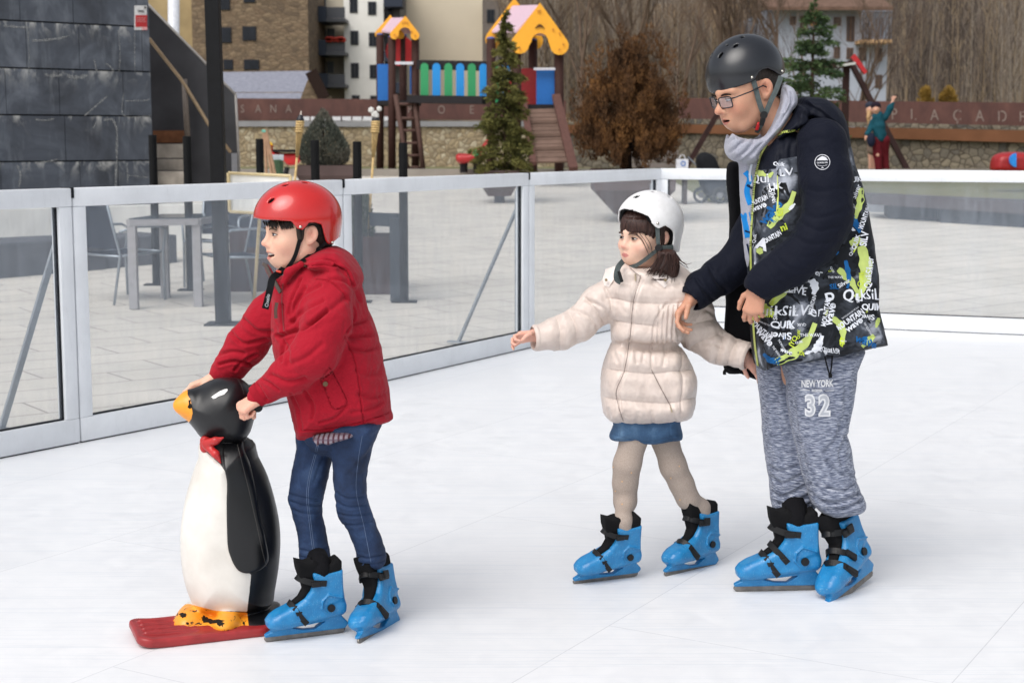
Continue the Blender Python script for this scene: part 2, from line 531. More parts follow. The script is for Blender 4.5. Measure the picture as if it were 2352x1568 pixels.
# ================================================================== camera, light, rink
scene.render.engine = 'CYCLES'
scene.render.resolution_x = 1024; scene.render.resolution_y = 682
scene.view_settings.view_transform = 'Standard'; scene.view_settings.look = 'None'; scene.view_settings.gamma = 1.0
scene.view_settings.exposure = 0.31
cam = bpy.data.cameras.new('camera'); camo = bpy.data.objects.new('camera', cam); COL.objects.link(camo)
cam.sensor_width = 36; cam.lens = F0 / 2352 * 36; cam.clip_end = 1000; cam.clip_start = .1
camo.location = (0, 0, HC); camo.rotation_euler = (math.pi / 2 - PITCH, 0, 0)
cam.dof.use_dof = True; cam.dof.focus_distance = 4.75; cam.dof.aperture_fstop = 7.0
scene.camera = camo
if os.environ.get('SIDE'): camo.location.x += float(os.environ['SIDE']); camo.rotation_euler[2] = math.atan(float(os.environ['SIDE']) / 5.5)
if os.environ.get('ZOOM'):
    _c = [float(v) for v in os.environ['ZOOM'].split(',')]; cam.lens *= _c[2]; cam.shift_x = (_c[0] - 1176) / 2352 * _c[2]; cam.shift_y = -(_c[1] - 784) / 2352 * _c[2]; cam.dof.use_dof = False

w = bpy.data.worlds.new("World"); scene.world = w; w.use_nodes = True
nt = w.node_tree; bg = nt.nodes['Background']
sky = nt.nodes.new('ShaderNodeTexSky'); sky.sky_type = 'NISHITA'; sky.sun_disc = False
SUN_EL, SUN_AZ = 52, -35      # azimuth measured from -Y (behind the camera) towards -X
sky.sun_elevation = rad(SUN_EL); sky.sun_rotation = rad(180 - SUN_AZ); sky.air_density = 1.0; sky.dust_density = 3.0; sky.ozone_density = 1.0
hs = nt.nodes.new('ShaderNodeHueSaturation'); hs.inputs['Saturation'].default_value = .28
nt.links.new(sky.outputs[0], hs.inputs['Color']); nt.links.new(hs.outputs[0], bg.inputs[0]); bg.inputs[1].default_value = 0.15
sun = bpy.data.lights.new('sun', 'SUN'); sun.energy = 1.25; sun.angle = rad(48); sun.color = (1, .955, .90)
so = bpy.data.objects.new('sun', sun); COL.objects.link(so)
sd = Vector((math.sin(rad(SUN_AZ)) * math.cos(rad(SUN_EL)), -math.cos(rad(SUN_AZ)) * math.cos(rad(SUN_EL)), math.sin(rad(SUN_EL))))
so.rotation_euler = sd.to_track_quat('Z', 'Y').to_euler(); so.location = (0, 0, 30)

# barrier line (seen from the rink)
BP = [(-4.225, 4.18), (-3.14, 5.73), (-2.055, 7.28), (-0.97, 8.83), (0.09, 10.65), (1.155, 12.38), (2.363, 11.918), (4.24, 11.2), (6.1, 10.49)]
# ---- ground
def terrain(y): return np.interp(y, [-30, 13, 34, 60, 75, 130, 400], [0, 0, .70, .9, 1.2, 24, 150])
t = NT('paving'); v = t.world((1, 1, 1), (0, 0, rad(-36)))
br = t.new('ShaderNodeTexBrick'); t.l.new(v, br.inputs['Vector']); br.inputs['Scale'].default_value = 1.0
br.inputs['Brick Width'].default_value = .8; br.inputs['Row Height'].default_value = .4; br.inputs['Mortar Size'].default_value = .009; br.inputs['Mortar Smooth'].default_value = .3
br.inputs['Color1'].default_value = C(212, 206, 196); br.inputs['Color2'].default_value = C(219, 212, 201); br.inputs['Mortar'].default_value = C(160, 154, 147)
n1 = t.noise(t.world(), 1.3, 5, .6); n2 = t.noise(t.world(), 60, 3)
c = t.mix(.6, br.outputs[0], t.ramp(n1, [(.3, C(215)), (.7, C(255))]), 'MULTIPLY')
c = t.mix(.3, c, t.ramp(n2, [(.35, C(215)), (.65, C(255))]), 'MULTIPLY')
t.set(c, .8, 0, t.bump(n2, .2, .003)); M_PAVE = t.m
ys = np.array([-12, 0, 6, 13, 20, 27, 33.0]); xs = np.linspace(-40, 40, 9)
A = np.array([[(x, y, terrain(y)) for x in xs] for y in ys])
g = MB().grid(A).build('plaza_ground', M_PAVE); tag(g, kind='structure')
t = NT('grass_mat'); n1 = t.noise(t.world(), 2.0, 5, .6); n2 = t.noise(t.world(), 40, 3)
c = t.mix(.6, t.ramp(n1, [(.3, C(128, 122, 84)), (.55, C(112, 114, 74)), (.75, C(138, 130, 98))]), t.ramp(n2, [(.3, C(170)), (.7, C(255))]), 'MULTIPLY')
t.set(c, .9, 0, t.bump(n2, .6, .03)); M_GRASS = t.m
A = np.array([[(x, y, terrain(y) + .004) for x in np.linspace(-60, 60, 7)] for y in [33.0, 40, 60, 72]])
g = MB().grid(A).build('grass_ground', M_GRASS); tag(g, kind='structure')

# ---- synthetic ice
t = NT('ice_mat'); ang = math.atan2(1.82, 1.06)
v = t.world((1, 1, 1), (0, 0, -ang))
br = t.new('ShaderNodeTexBrick'); t.l.new(v, br.inputs['Vector']); br.inputs['Scale'].default_value = 1.0
br.inputs['Brick Width'].default_value = 2.0; br.inputs['Row Height'].default_value = 1.0; br.inputs['Mortar Size'].default_value = .0022; br.inputs['Mortar Smooth'].default_value = .6
br.inputs['Color1'].default_value = (.80, .807, .818, 1); br.inputs['Color2'].default_value = (.78, .788, .80, 1); br.inputs['Mortar'].default_value = (.60, .61, .63, 1)
base = br.outputs[0]
n1 = t.noise(t.world(), .9, 5, .6); base = t.mix(.35, base, t.ramp(n1, [(.3, (.88, .89, .91)), (.7, (1, 1, 1))]), 'MULTIPLY')
n4 = t.noise(t.world((1, 1, 1)), 7, 6, .7, 1.5); base = t.mix(.28, base, t.ramp(n4, [(.34, (.83, .85, .88)), (.6, (1, 1, 1))]), 'MULTIPLY')
scr = None
for k, (r, sc) in enumerate(((25, 1.0), (-40, 1.3), (80, .8), (5, 1.1), (140, .9))):
    vv = t.world((1.1 * sc, 75 * sc, 1), (0, 0, rad(r)))
    s_ = t.noise(vv, 1.0, 2, .4, .35 + .2 * k)
    l_ = t.ramp(s_, [(.635, (0, 0, 0)), (.69, (1, 1, 1))])
    scr = l_ if scr is None else t.mix(1.0, scr, l_, 'LIGHTEN')
base = t.mix(t.math('MULTIPLY', scr, .5), base, (.66, .69, .73, 1))
spk = t.vor(t.world(), 9, 'F1'); sp = t.ramp(spk, [(.012, (1, 1, 1)), (.03, (0, 0, 0))])
base = t.mix(t.math('MULTIPLY', sp, .35), base, (.45, .45, .46, 1))
rg = t.ramp(n4, [(.3, (.30, .30, .30)), (.7, (.52, .52, .52))])
t.set(base, rg, 0, t.bump(scr, .12, .002), Specular_IOR_Level=.35); M_ICE = t.m
poly = [(-9, -6)] + [(-9, 2.0)] + [(x, y) for x, y in BP] + [(9, 9.5), (9, -6)]
mb = MB(); mb._add([(x, y, .006) for x, y in poly], [tuple(range(len(poly)))])
g = mb.build('ice_surface', M_ICE); tag(g, kind='structure')

# ---- barrier
def metal_mat(name, col, rough=.42, dirt=.5):
    t = NT(name); v = t.coord('Object', (1, 1, 1)); n = t.noise(v, 3, 6, .65); n2 = t.noise(t.coord('Object', (1, 1, .2)), 45, 4, .7)
    c = t.mix(dirt, col, t.ramp(n, [(.35, C(205)), (.6, C(255))]), 'MULTIPLY')
    c = t.mix(dirt * .6, c, t.ramp(n2, [(.3, C(200)), (.45, C(255))]), 'MULTIPLY')
    return t.set(c, t.ramp(n2, [(.2, (rough - .1,) * 3), (.8, (rough + .12,) * 3)]), .1, t.bump(n2, .06, .002))
M_ALU = metal_mat('barrier_aluminium', C(224, 227, 231), .42, .25)
M_ALU2 = metal_mat('galvanised_brace', C(150, 156, 162), .4, .7)
M_RUB = simple('black_gasket', C(28, 30, 34), .7)
t = NT('acrylic_pane'); n = t.n
tr = n.new('ShaderNodeBsdfTransparent'); tr.inputs[0].default_value = (.955, .965, .972, 1)
df = n.new('ShaderNodeBsdfDiffuse'); df.inputs[0].default_value = (.60, .67, .76, 1)
gl = n.new('ShaderNodeBsdfGlossy'); gl.inputs['Roughness'].default_value = .06
fr = n.new('ShaderNodeFresnel'); fr.inputs[0].default_value = 1.45
ns = t.noise(t.world((1, 1, .35)), 4, 6, .7, .4); ns2 = t.noise(t.world((9, 9, 1.4)), 3, 4, .6, .2)
veil = t.math('MULTIPLY_ADD', t.math('MULTIPLY', ns, ns2), .24, .045)
m1 = n.new('ShaderNodeMixShader'); m2 = n.new('ShaderNodeMixShader')
t.l.new(veil, m1.inputs[0]); t.l.new(tr.outputs[0], m1.inputs[1]); t.l.new(df.outputs[0], m1.inputs[2])
gg = n.new('ShaderNodeNewGeometry'); t.l.new(t.math('MULTIPLY', t.math('MULTIPLY', fr.outputs[0], .7), t.math('SUBTRACT', 1.0, gg.outputs['Backfacing'])), m2.inputs[0]); t.l.new(m1.outputs[0], m2.inputs[1]); t.l.new(gl.outputs[0], m2.inputs[2])
t.l.new(m2.outputs[0], t.out.inputs['Surface']); M_GLASS = t.m

panel_txt = ['aluminium framed rink barrier panel entering the frame at the far left', 'rink barrier panel left of the red helmet, with the cafe table behind its pane',
             'rink barrier panel just behind the back of the boy in the red coat', 'rink barrier panel behind the raised hand and helmet of the girl',
             'short rink barrier panel turning the corner behind the black jacket', 'long rink barrier panel at the right edge in front of the low dark bench']
def barrier():
    k = 0
    for i in range(len(BP) - 1):
        if i in (0, 7): continue
        a = np.array(BP[i] + (0.,)); b = np.array(BP[i + 1] + (0.,)); L = np.linalg.norm(b - a); x = (b - a) / L
        y = np.array([-x[1], x[0], 0]); R = np.stack([x, y, [0, 0, 1]], 1)      # y points away from the rink
        if y[1] < 0 : R[:, 1] *= 1
        root = empty('barrier_panel', tuple((a + b) / 2), panel_txt[k], 'barrier', 'rink barrier panels'); k += 1
        g = .004; H = 1.2; th = .03
        mb = MB()
        mb.box((g, -th, .125), (.078, th, H - .085), R, a, bev=.004); mb.box((L - .078, -th, .125), (L - g, th, H - .085), R, a, bev=.004)
        mb.box((g, -th - .002, H - .085), (L - g, th + .012, H), R, a, bev=.006); mb.box((g, -th - .002, .012), (L - g, th, .125), R, a, bev=.005)
        mb.build('panel_frame', M_ALU, root, sharp=30)
        mb = MB(); mb.box((.076, -.004, .12), (L - .076, .004, H - .08), R, a); mb.build('pane', M_GLASS, root)
        mb = MB()
        for (x0, x1, z0, z1) in ((.078, .084, .125, H - .085), (L - .084, L - .078, .125, H - .085), (.084, L - .084, .125, .131)):
            mb.box((x0, -.012, z0), (x1, .012, z1), R, a)
        mb.box((-.006, -th - .006, H - .045), (.006, th + .015, H + .003), R, a); mb.box((.01, -th + .004, 0), (L - .01, th - .004, .012), R, a)
        mb.build('gasket', M_RUB, root)
        if i != 5:
            e = b - x * .03
            mb = MB(); mb.beam(e + y * .04 + np.array([0, 0, .98]), e + y * .52 + np.array([0, 0, .02]), .036, .016, bev=.003)
            mb.beam(e + y * .045 + np.array([0, 0, .02]), e + y * .045 + np.array([0, 0, 1.08]), .04, .02, up=tuple(y), bev=.003)
            mb.beam(e + y * .02 + np.array([0, 0, .02]), e + y * .6 + np.array([0, 0, .02]), .05, .012)
            mb.build('brace', M_ALU2, root)
if want('bar'): barrier()
log('base')
# ================================================================== figure helpers
CAMP = Vector((0, 0, HC))
def hit(bv, px, py, off=.002, fb=None):
    """point on the surface seen at photo px"""
    d = Vector(P(px, py, 4.0)) - CAMP; d.normalize()
    best = None
    for b in (bv if isinstance(bv, (list, tuple)) else [bv]):
        r = b.ray_cast(CAMP, d, 60)
        if r[0] is not None and (best is None or r[3] < best[3]): best = r
    if best is None: return (None, None) if fb is None else (np.array(P(px, py, fb)), np.array([0, -1., 0]))
    n = best[1]
    if n.dot(d) > 0: n = -n
    return np.array(best[0] + n * off), np.array(n)

def stick_line(mb, bv, pts, width, off=.002, m=0, fb=None, step=3.0, wfun=None, smooth=True, thick=0.0):
    """flat band following a px polyline, pressed on the surface"""
    q = catmull(pts, 6, False) if (smooth and len(pts) > 2) else np.array(pts, float)
    seg = np.linalg.norm(np.diff(q, axis=0), axis=1); L = np.concatenate([[0], np.cumsum(seg)])
    n = max(2, int(L[-1] / step) + 1); s = np.linspace(0, L[-1], n)
    c = np.stack([np.interp(s, L, q[:, 0]), np.interp(s, L, q[:, 1])], 1)
    t = np.gradient(c, axis=0); t /= (np.linalg.norm(t, axis=1)[:, None] + 1e-9); nn = np.stack([-t[:, 1], t[:, 0]], 1)
    rows = []; lastd = None
    K = 2 if width < 5 else 3
    for i in range(n):
        w = width * (wfun(i / (n - 1)) if wfun else 1); row = []
        for e in np.linspace(-.5, .5, K):
            p, nr = hit(bv, *(c[i] + nn[i] * w * e), off, None)
            if p is None:
                if fb is None: row = None; break
                p = P(*(c[i] + nn[i] * w * e), fb)
            row.append(p)
        if row is not None and rows and rows[-1] is not None and np.linalg.norm(row[0] - rows[-1][0]) > M(4.7) * step * 6: row = None
        rows.append(row)
    vs = []; fs = []
    for i in range(n):
        if rows[i] is None: continue
        b = len(vs); vs += rows[i]
        if i > 0 and rows[i - 1] is not None:
            for j in range(K - 1): fs.append((b - K + j, b - K + j + 1, b + j + 1, b + j))
    if fs:
        if thick > 0:
            nv = len(vs)
            cam = np.array(CAMP)
            vs2 = [v + (v - cam) / np.linalg.norm(v - cam) * thick for v in vs]
            fs = fs + [tuple(k + nv for k in f[::-1]) for f in fs]
            vs = vs + vs2
        mb._add(vs, fs, m)

def stick_poly(mb, bv, poly, off=.002, m=0, step=3.0, fb=None):
    poly = np.array(poly, float); x0, y0 = poly.min(0); x1, y1 = poly.max(0)
    bm = bmesh.new(); vs = [bm.verts.new((p[0], p[1], 0)) for p in poly]; bm.faces.new(vs)
    bmesh.ops.triangulate(bm, faces=bm.faces[:])
    x = math.ceil(x0 / step) * step
    while x < x1:
        bmesh.ops.bisect_plane(bm, geom=bm.verts[:] + bm.edges[:] + bm.faces[:], plane_co=(x, 0, 0), plane_no=(1, 0, 0)); x += step
    y = math.ceil(y0 / step) * step
    while y < y1:
        bmesh.ops.bisect_plane(bm, geom=bm.verts[:] + bm.edges[:] + bm.faces[:], plane_co=(0, y, 0), plane_no=(0, 1, 0)); y += step
    bm.verts.index_update(); out = []
    for v in bm.verts:
        p, n = hit(bv, v.co.x, v.co.y, off)
        if p is None: p = P(v.co.x, v.co.y, fb) if fb else None
        out.append(p)
    fs = [[v.index for v in f.verts] for f in bm.faces if all(out[v.index] is not None for v in f.verts)]
    good = []
    for f in fs:
        ds = [out[i][1] for i in f]
        if max(ds) - min(ds) < .05: good.append(f)
    mb._add([p if p is not None else np.zeros(3) for p in out], good, m); bm.free()

def strap3(mb, pts, width, thick=.0016, nrm=(0, -1, 0), m=0, n=6):
    """webbing band through 3-D points; nrm is the direction its face looks"""
    q = catmull(pts, n, False) if len(pts) > 2 else np.array(pts, float); nr = np.array(nrm, float)
    t = np.gradient(q, axis=0); t /= np.linalg.norm(t, axis=1)[:, None]
    vs = []
    for i in range(len(q)):
        nn = nr[min(int(i / (len(q) - 1) * (len(nr) - 1) + .5), len(nr) - 1)] if nr.ndim == 2 else nr
        s = np.cross(t[i], nn); s /= np.linalg.norm(s) + 1e-9; o = np.cross(s, t[i])
        for a, b in ((-1, -1), (1, -1), (1, 1), (-1, 1)): vs.append(q[i] + s * a * width / 2 + o * b * thick / 2)
    fs = [(i * 4 + k, i * 4 + (k + 1) % 4, (i + 1) * 4 + (k + 1) % 4, (i + 1) * 4 + k) for i in range(len(q) - 1) for k in range(4)]
    fs += [(0, 1, 2, 3), tuple(len(q) * 4 - 4 + k for k in (3, 2, 1, 0))]
    mb._add(vs, fs, m)

# ---- head
def head_frame(anchor_px, anchor_d, canon, yaw, pitch, roll, s):
    y, p, r = rad(yaw), rad(pitch), rad(roll)
    f = np.array([-math.cos(y) * math.cos(p), -math.sin(y) * math.cos(p), -math.sin(p)])
    x = np.cross(f, (0, 0, 1.)); x /= np.linalg.norm(x); u = np.cross(x, f)
    x, u = x * math.cos(r) + u * math.sin(r), u * math.cos(r) - x * math.sin(r)
    R = np.stack([x, f, u], 1); s = np.ones(3) * s if np.isscalar(s) else np.array(s, float)
    return Fr(P(*anchor_px, anchor_d) - R @ (s * np.array(canon)), R, s)

EAR = (-.077, -.012, -.008)
def head_ops(S, fr, smile=False, mouth=0.0, cheek=.028, nose=1.0, jaw=.058, chin=0.0, age='child'):
    K = .02
    S.ell((0, -.014, .038), (.076, .096, .086), K, fr=fr)
    S.ell((0, .022, -.018), (.066, .066, .078), .03, fr=fr)
    S.ell((0, .03, -.062), (jaw - .006, .052, .05), .03, fr=fr)
    S.ell((0, .062 + chin, -.094), (.024, .020, .020), .028, fr=fr)
    for sx in (-1, 1):
        S.cap((sx * .052, -.002, -.058), (sx * .022, .055, -.093), .016, .015, .03, fr=fr)
        S.ell((sx * .036, .062, -.034), (cheek, .026, .028), .024, fr=fr)
        S.cap((sx * .006, .086, .024), (sx * .042, .070, .022), .009, .008, .018, fr=fr)
        S.ell((sx * .033, .098, .003), (.019, .017, .012), .016, 's', fr)
        S.ell((sx * .032, .075, .002), (.0145, .0135, .0125), .006, fr=fr)
    n = nose
    S.cap((0, .088, .012), (0, .104 + .008 * (n - 1), -.022), .0065, .0095 * n, .014, fr=fr)
    S.ell((0, .108 + .01 * (n - 1), -.028), (.0115 * n, .0115 * n, .010 * n), .008, fr=fr)
    for sx in (-1, 1):
        S.ell((sx * .0125 * n, .097, -.033), (.0078 * n, .010, .0075 * n), .006, fr=fr)
        S.ell((sx * .0065, .105, -.0405), (.0035, .005, .004), .004, 's', fr)
    # lips
    lz = -.060
    w = .033 if smile else .021
    S.ell((0, .084, -.065), (.03, .016, .028), .02, fr=fr)
    gap = mouth
    S.cap((-w, .072 if smile else .083, lz - (-.005 if smile else .003)), (0, .0985, lz + .001 + gap * .4), .0034, .0045 if smile else .0055, .006, fr=fr)
    S.cap((w, .072 if smile else .083, lz - (-.005 if smile else .003)), (0, .0985, lz + .001 + gap * .4), .0034, .0045 if smile else .0055, .006, fr=fr)
    lo = lz - .010 - gap
    S.cap((-w, .072 if smile else .083, lz - (-.002 if smile else .005)), (0, .0965, lo), .0035, .0062, .006, fr=fr)
    S.cap((w, .072 if smile else .083, lz - (-.002 if smile else .005)), (0, .0965, lo), .0035, .0062, .006, fr=fr)
    if gap > 0.001: S.ell((0, .098, lz - .0045 - gap * .35), (w * 1.02, .026, .0025 + gap * .55), .003, 's', fr)
    # ears
    for sx in (-1, 1):
        E = Fr((sx * .082, -.014, -.006), rotm('Z', sx * 30) @ rotm('X', 12))
        E2 = Fr(fr.w(E.o), fr.R @ E.R, fr.s)
        S.ell((0, 0, .002), (.0085, .0195, .031), .003, fr=E2)
        S.ell((0, .004, -.022), (.006, .010, .012), .005, fr=E2)
        S.ell((sx * .009, .003, .002), (.009, .0115, .021), .003, 's', E2)
        S.cap((sx * .004, -.003, .018), (sx * .004, -.002, -.006), .0026, .0022, .003, fr=E2)
    return S

def skin_color(V, fr, base, lip, cheekc=(1, 1, 1), smile=False, mouth=0.0, hands=None):
    """base, lip, blush colours linear rgb -> per vertex"""
    q = fr.loc(V); col = np.tile(np.array(base[:3]), (len(V), 1))
    n = fbm(V * 55, 3, 5)[:, None]; col = col * (1 + .05 * n)
    def blend(mask, c, f): 
        nonlocal col
        m = np.clip(mask, 0, 1)[:, None] * f; col = col * (1 - m) + np.array(c[:3]) * m
    face = q[:, 1] > .03
    for sx in (-1, 1):
        d = np.linalg.norm((q - (sx * .042, .068, -.034)) / (1, 1.2, .9), axis=1); blend(np.exp(-(d / .022) ** 2), cheekc, .55)
        d = np.linalg.norm(q - (sx * .08, -.016, 0), axis=1); blend(np.exp(-(d / .026) ** 2), cheekc, .45)
    d = np.linalg.norm(q - (0, .112, -.03), axis=1); blend(np.exp(-(d / .014) ** 2), cheekc, .6)
    w = .033 if smile else .021
    dz = q[:, 2] - (-.0655 - mouth * .5); dx = q[:, 0]
    hh = .010 + mouth * .7
    curve = (dx / w) ** 2
    m = (1 - curve) - np.abs(dz - (.008 * curve if smile else -.001 * curve)) / hh * 1.0
    blend(np.where(face & (q[:, 1] > .076), m * 4 + .3, 0), lip, .8)
    if mouth > .001:
        m = 1 - np.sqrt((dx / (w * .8)) ** 2 + ((dz + .001) / (.002 + mouth * .5)) ** 2); blend(np.where(q[:, 1] < .0985, m * 5, 0) * (q[:, 1] > .06), (.05, .012, .012), .95)
    if hands is not None: blend(hands, cheekc, .35)
    return col

def skin_mat(name):
    t = NT(name); a = t.attr('skin', 'Color'); n = t.noise(t.coord(), 260, 3)
    c = t.mix(.25, a, t.ramp(n, [(.3, C(225)), (.7, C(255))]), 'MULTIPLY')
    return t.set(c, .48, 0, t.bump(n, .12, .001), Subsurface_Weight=.12, Subsurface_Scale=.012, Specular_IOR_Level=.35)

def eyes(parent, fr, iris=(.03, .018, .012), gaze=(0, 1, 0), lid=.0, browc=None, squint=1.0, brow=True, lashc=(.01, .008, .007)):
    g = np.array(gaze, float); g /= np.linalg.norm(g)
    ms = [M_SCL, simple('iris', tuple(iris) + (1,), .2, .1), M_PUP]
    for sx in (-1, 1):
        c = np.array([sx * .032, .0775, .002 + lid]); rr = .0145; mb = MB()
        # almond cap of the eyeball
        n1, n2 = 14, 22
        vs = []; mi = []
        right = np.cross(np.array([0, 1., 0]), (0, 0, 1)); 
        A = []
        for i in range(n1 + 1):
            v = i / n1 * 2 - 1; row = []
            for j in range(n2 + 1):
                u = j / n2 * 2 - 1
                hgt = math.sqrt(max(0, 1 - abs(u) ** 2.2)) * .0066 * squint
                x = u * .0138; z = v * hgt - .0008 * u * sx * -1
                y = math.sqrt(max(1e-8, rr * rr - x * x - z * z))
                row.append(c + np.array([x, y + .0006, z]))
            A.append(row)
        A = np.array(A); W = fr.w(A.reshape(-1, 3)).reshape(A.shape)
        fs = []; mi = []
        N2 = n2 + 1
        gl = g
        for i in range(n1):
            for j in range(n2):
                fs.append((i * N2 + j, i * N2 + j + 1, (i + 1) * N2 + j + 1, (i + 1) * N2 + j))
                cc = (A[i, j] + A[i + 1, j + 1]) / 2 - c; cc /= np.linalg.norm(cc)
                a = math.degrees(math.acos(max(-1, min(1, cc @ gl)))); mi.append(2 if a < 10 else (1 if a < 25 else 0))
        mk('eye', W.reshape(-1, 3), fs, ms, parent, True, midx=mi)
        mb = MB()
        for sgn, r0, up in ((1, .0014, 1), (-1, .0006, -1)):
            pts = []
            for j in range(0, n2 + 1, 2):
                u = j / n2 * 2 - 1; hgt = math.sqrt(max(0, 1 - abs(u) ** 2.2)) * .0069 * squint; x = u * .0144; z = sgn * hgt
                y = math.sqrt(max(1e-8, rr * rr - x * x - z * z)); pts.append(fr.w(c + np.array([x, y + .0012, z])))
            rs = [r0 * (.5 + math.sin(math.pi * (k + .5) / len(pts))) * fr.s[2] for k in range(len(pts))]
            mb.tube(pts, rs, 5)
        mb.build('eyelash', simple('lash', tuple(lashc) + (1,), .6), parent, smooth=True)
        if brow:
            pts = [fr.w(c + np.array([sx * k, yy, zz])) for k, yy, zz in ((-.018, .0185, .0155), (-.008, .0195, .0185), (.004, .0165, .0200), (.014, .0105, .0175), (.019, .0055, .0140))]
            q = catmull(pts, 3, False); mb = MB(); nq = len(q)
            mb.tube(q, [.0021 * fr.s[2] * (.45 + math.sin(math.pi * (k + .8) / (nq + 1))) for k in range(nq)], 6)
            mb.build('eyebrow', simple('brow', (browc or (.03, .02, .014)) + (1,), .8), parent, smooth=True)
M_SCL = simple('sclera', (.62, .60, .58, 1), .25, .03); M_PUP = simple('pupil', (.004, .004, .005, 1), .08, 0)
M_TEETH = simple('teeth_enamel', (.68, .65, .58, 1), .25, .04)

# ---- hands: local x towards the thumb, y along the fingers, z out of the back of the hand
FB = [(.029, .094, (.043, .026, .021), .0098), (.0095, .098, (.048, .030, .022), .0100), (-.010, .094, (.044, .028, .022), .0094), (-.028, .085, (.034, .021, .019), .0084)]
def hand_ops(S, fr, curls, spread=(4, 1, -3, -8), thumb=((.5, .75, -.45), (.25, .9, -.5), (.0, .95, -.4)), k=.006, thin=1.0, lens=1.0):
    S.cap((0, -.05, 0), (0, .0, 0), .026, .024, .02, fr=fr)
    for i, (x, y, L, r) in enumerate(FB):
        S.cap((x * .55, .012, -.001), (x, y, 0), .0155, .0125, .014, fr=fr)
    for (x, y, L, r), c, sp in zip(FB, curls, spread):
        p = np.array([x, y - .004, 0.]); a = 0
        for j, (l, cu) in enumerate(zip(L, c)):
            a += rad(cu); d = np.array([math.sin(rad(sp)) * math.cos(a), math.cos(rad(sp)) * math.cos(a), -math.sin(a)])
            q = p + d * l * lens; S.cap(p, q, r * (1 - .09 * j) * thin, r * (1 - .09 * (j + 1)) * thin, k * .5 if j else k, fr=fr); p = q
    p = np.array([.020, .018, -.006])
    for j, (d, l, r0, r1) in enumerate(zip(thumb, (.042, .031, .026), (.0150, .0115, .0105), (.0115, .0105, .0090))):
        d = np.array(d, float); d /= np.linalg.norm(d); q = p + d * l; S.cap(p, q, r0 * thin, r1 * thin, .010 if j == 0 else .004, fr=fr); p = q
def mkR(y, z):
    """frame with given finger direction y and back-of-hand direction z"""
    y = np.array(y, float); y /= np.linalg.norm(y); z = np.array(z, float); z -= y * (z @ y); z /= np.linalg.norm(z)
    return np.stack([np.cross(y, z), y, z], 1)

# ---- helmets
def helmet(parent, fr, r, edge, vents, mats, liner=True, rivets=(), zlow=.50, thick=.0065, name='helmet', far_edge=None):
    """fr: helmet frame centred at the widest level; edge: px points of the rim seen on the near side, front to back"""
    rx, ry, rz = r
    def shell(off):
        rr = np.array([rx - off, ry - off, rz - off])
        def fn(p):
            q = p.copy(); zz = q[:, 2]; tt = np.clip(-zz / .11, 0, 1); q[:, 2] = zz * (1 - (1 - zlow) * tt * tt * (3 - 2 * tt))
            k0 = np.linalg.norm(q / rr, axis=1); k1 = np.linalg.norm(q / (rr * rr), axis=1) + 1e-9
            return k0 * (k0 - 1) / k1
        return fn
    fo = shell(0)
    def loc_hit(px, py):
        d = P(px, py, 4.0) - np.array(CAMP); d /= np.linalg.norm(d)
        o = np.array(CAMP); L = np.linalg.norm(fr.o - o)
        ts = np.linspace(L - .25, L + .1, 700); pts = fr.loc(o + ts[:, None] * d); v = fo(pts)
        i = np.argmax(v < 0) if (v < 0).any() else np.argmin(v)
        return pts[i]
    E = np.array([loc_hit(*e)[1:3] for e in edge])
    poly = np.vstack([E, [[-.3, E[-1][1] - .02], [-.3, -.5], [.3, -.5], [.3, E[0][1]]]])
    V3 = [loc_hit(*v[:2]) for v in vents]
    def build(nm, o0, o1, mat, cut, h, pr):
        S = SDF(); bb = ((-rx, -ry, -rz / zlow * 1.0), (rx, ry, rz))
        S.op(shell(o0), 0, 'u', fr, bb); S.op(shell(o1), .002, 's', fr)
        pl = poly.copy(); pl[:len(E), 1] += cut
        S.prism(pl, .5, .001, .004, 's', fr)
        for v, vv in zip(V3, vents):
            for sx in (1, -1):
                c = np.array([v[0] * sx, v[1], v[2]]); n = c / np.array([rx * rx, ry * ry, rz * rz]); n /= np.linalg.norm(n)
                y = np.array([0, 1., 0]) - n * n[1]; y /= np.linalg.norm(y); x = np.cross(y, n)
                S.ell((0, 0, 0), (vv[2] * .7, vv[2] * 1.25, .012), .001, 's', Fr(fr.w(c), fr.R @ np.stack([x, y, n], 1)))
        V, Q = S.mesh(h); return mk(nm, V, Q, mat, pr)
    sh = build(name, 0, thick, mats[0], 0, .0028, parent)
    if liner: build('liner', thick + .0005, thick + .014, mats[1], .004, .004, sh)
    mb = MB()
    for v in rivets:
        p = fr.w(loc_hit(*v)); c = fr.loc(p); n = fr.R @ (c / np.array([rx * rx, ry * ry, rz * rz])); n /= np.linalg.norm(n)
        mb.ball(p + n * .0005, .0048, 6)
    if rivets: split_loose(mb.build('rivet', M_CHROME, sh, smooth=True))
    return sh
M_CHROME = simple('rivet_metal', (.6, .58, .52, 1), .22, .05, metal=1)
M_WEB_BLK = simple('black_webbing', C(22, 22, 24), .85, .15, 120, .4, 300)
M_WEB_GRY = simple('grey_webbing', C(84, 92, 92), .85, .15, 120, .5, 350)
M_BLKPL = simple('black_plastic', C(20, 21, 23), .45, .1, Specular_IOR_Level=.3)
M_LINER = simple('black_foam_liner', C(18, 18, 20), .95, .1, Specular_IOR_Level=.2)

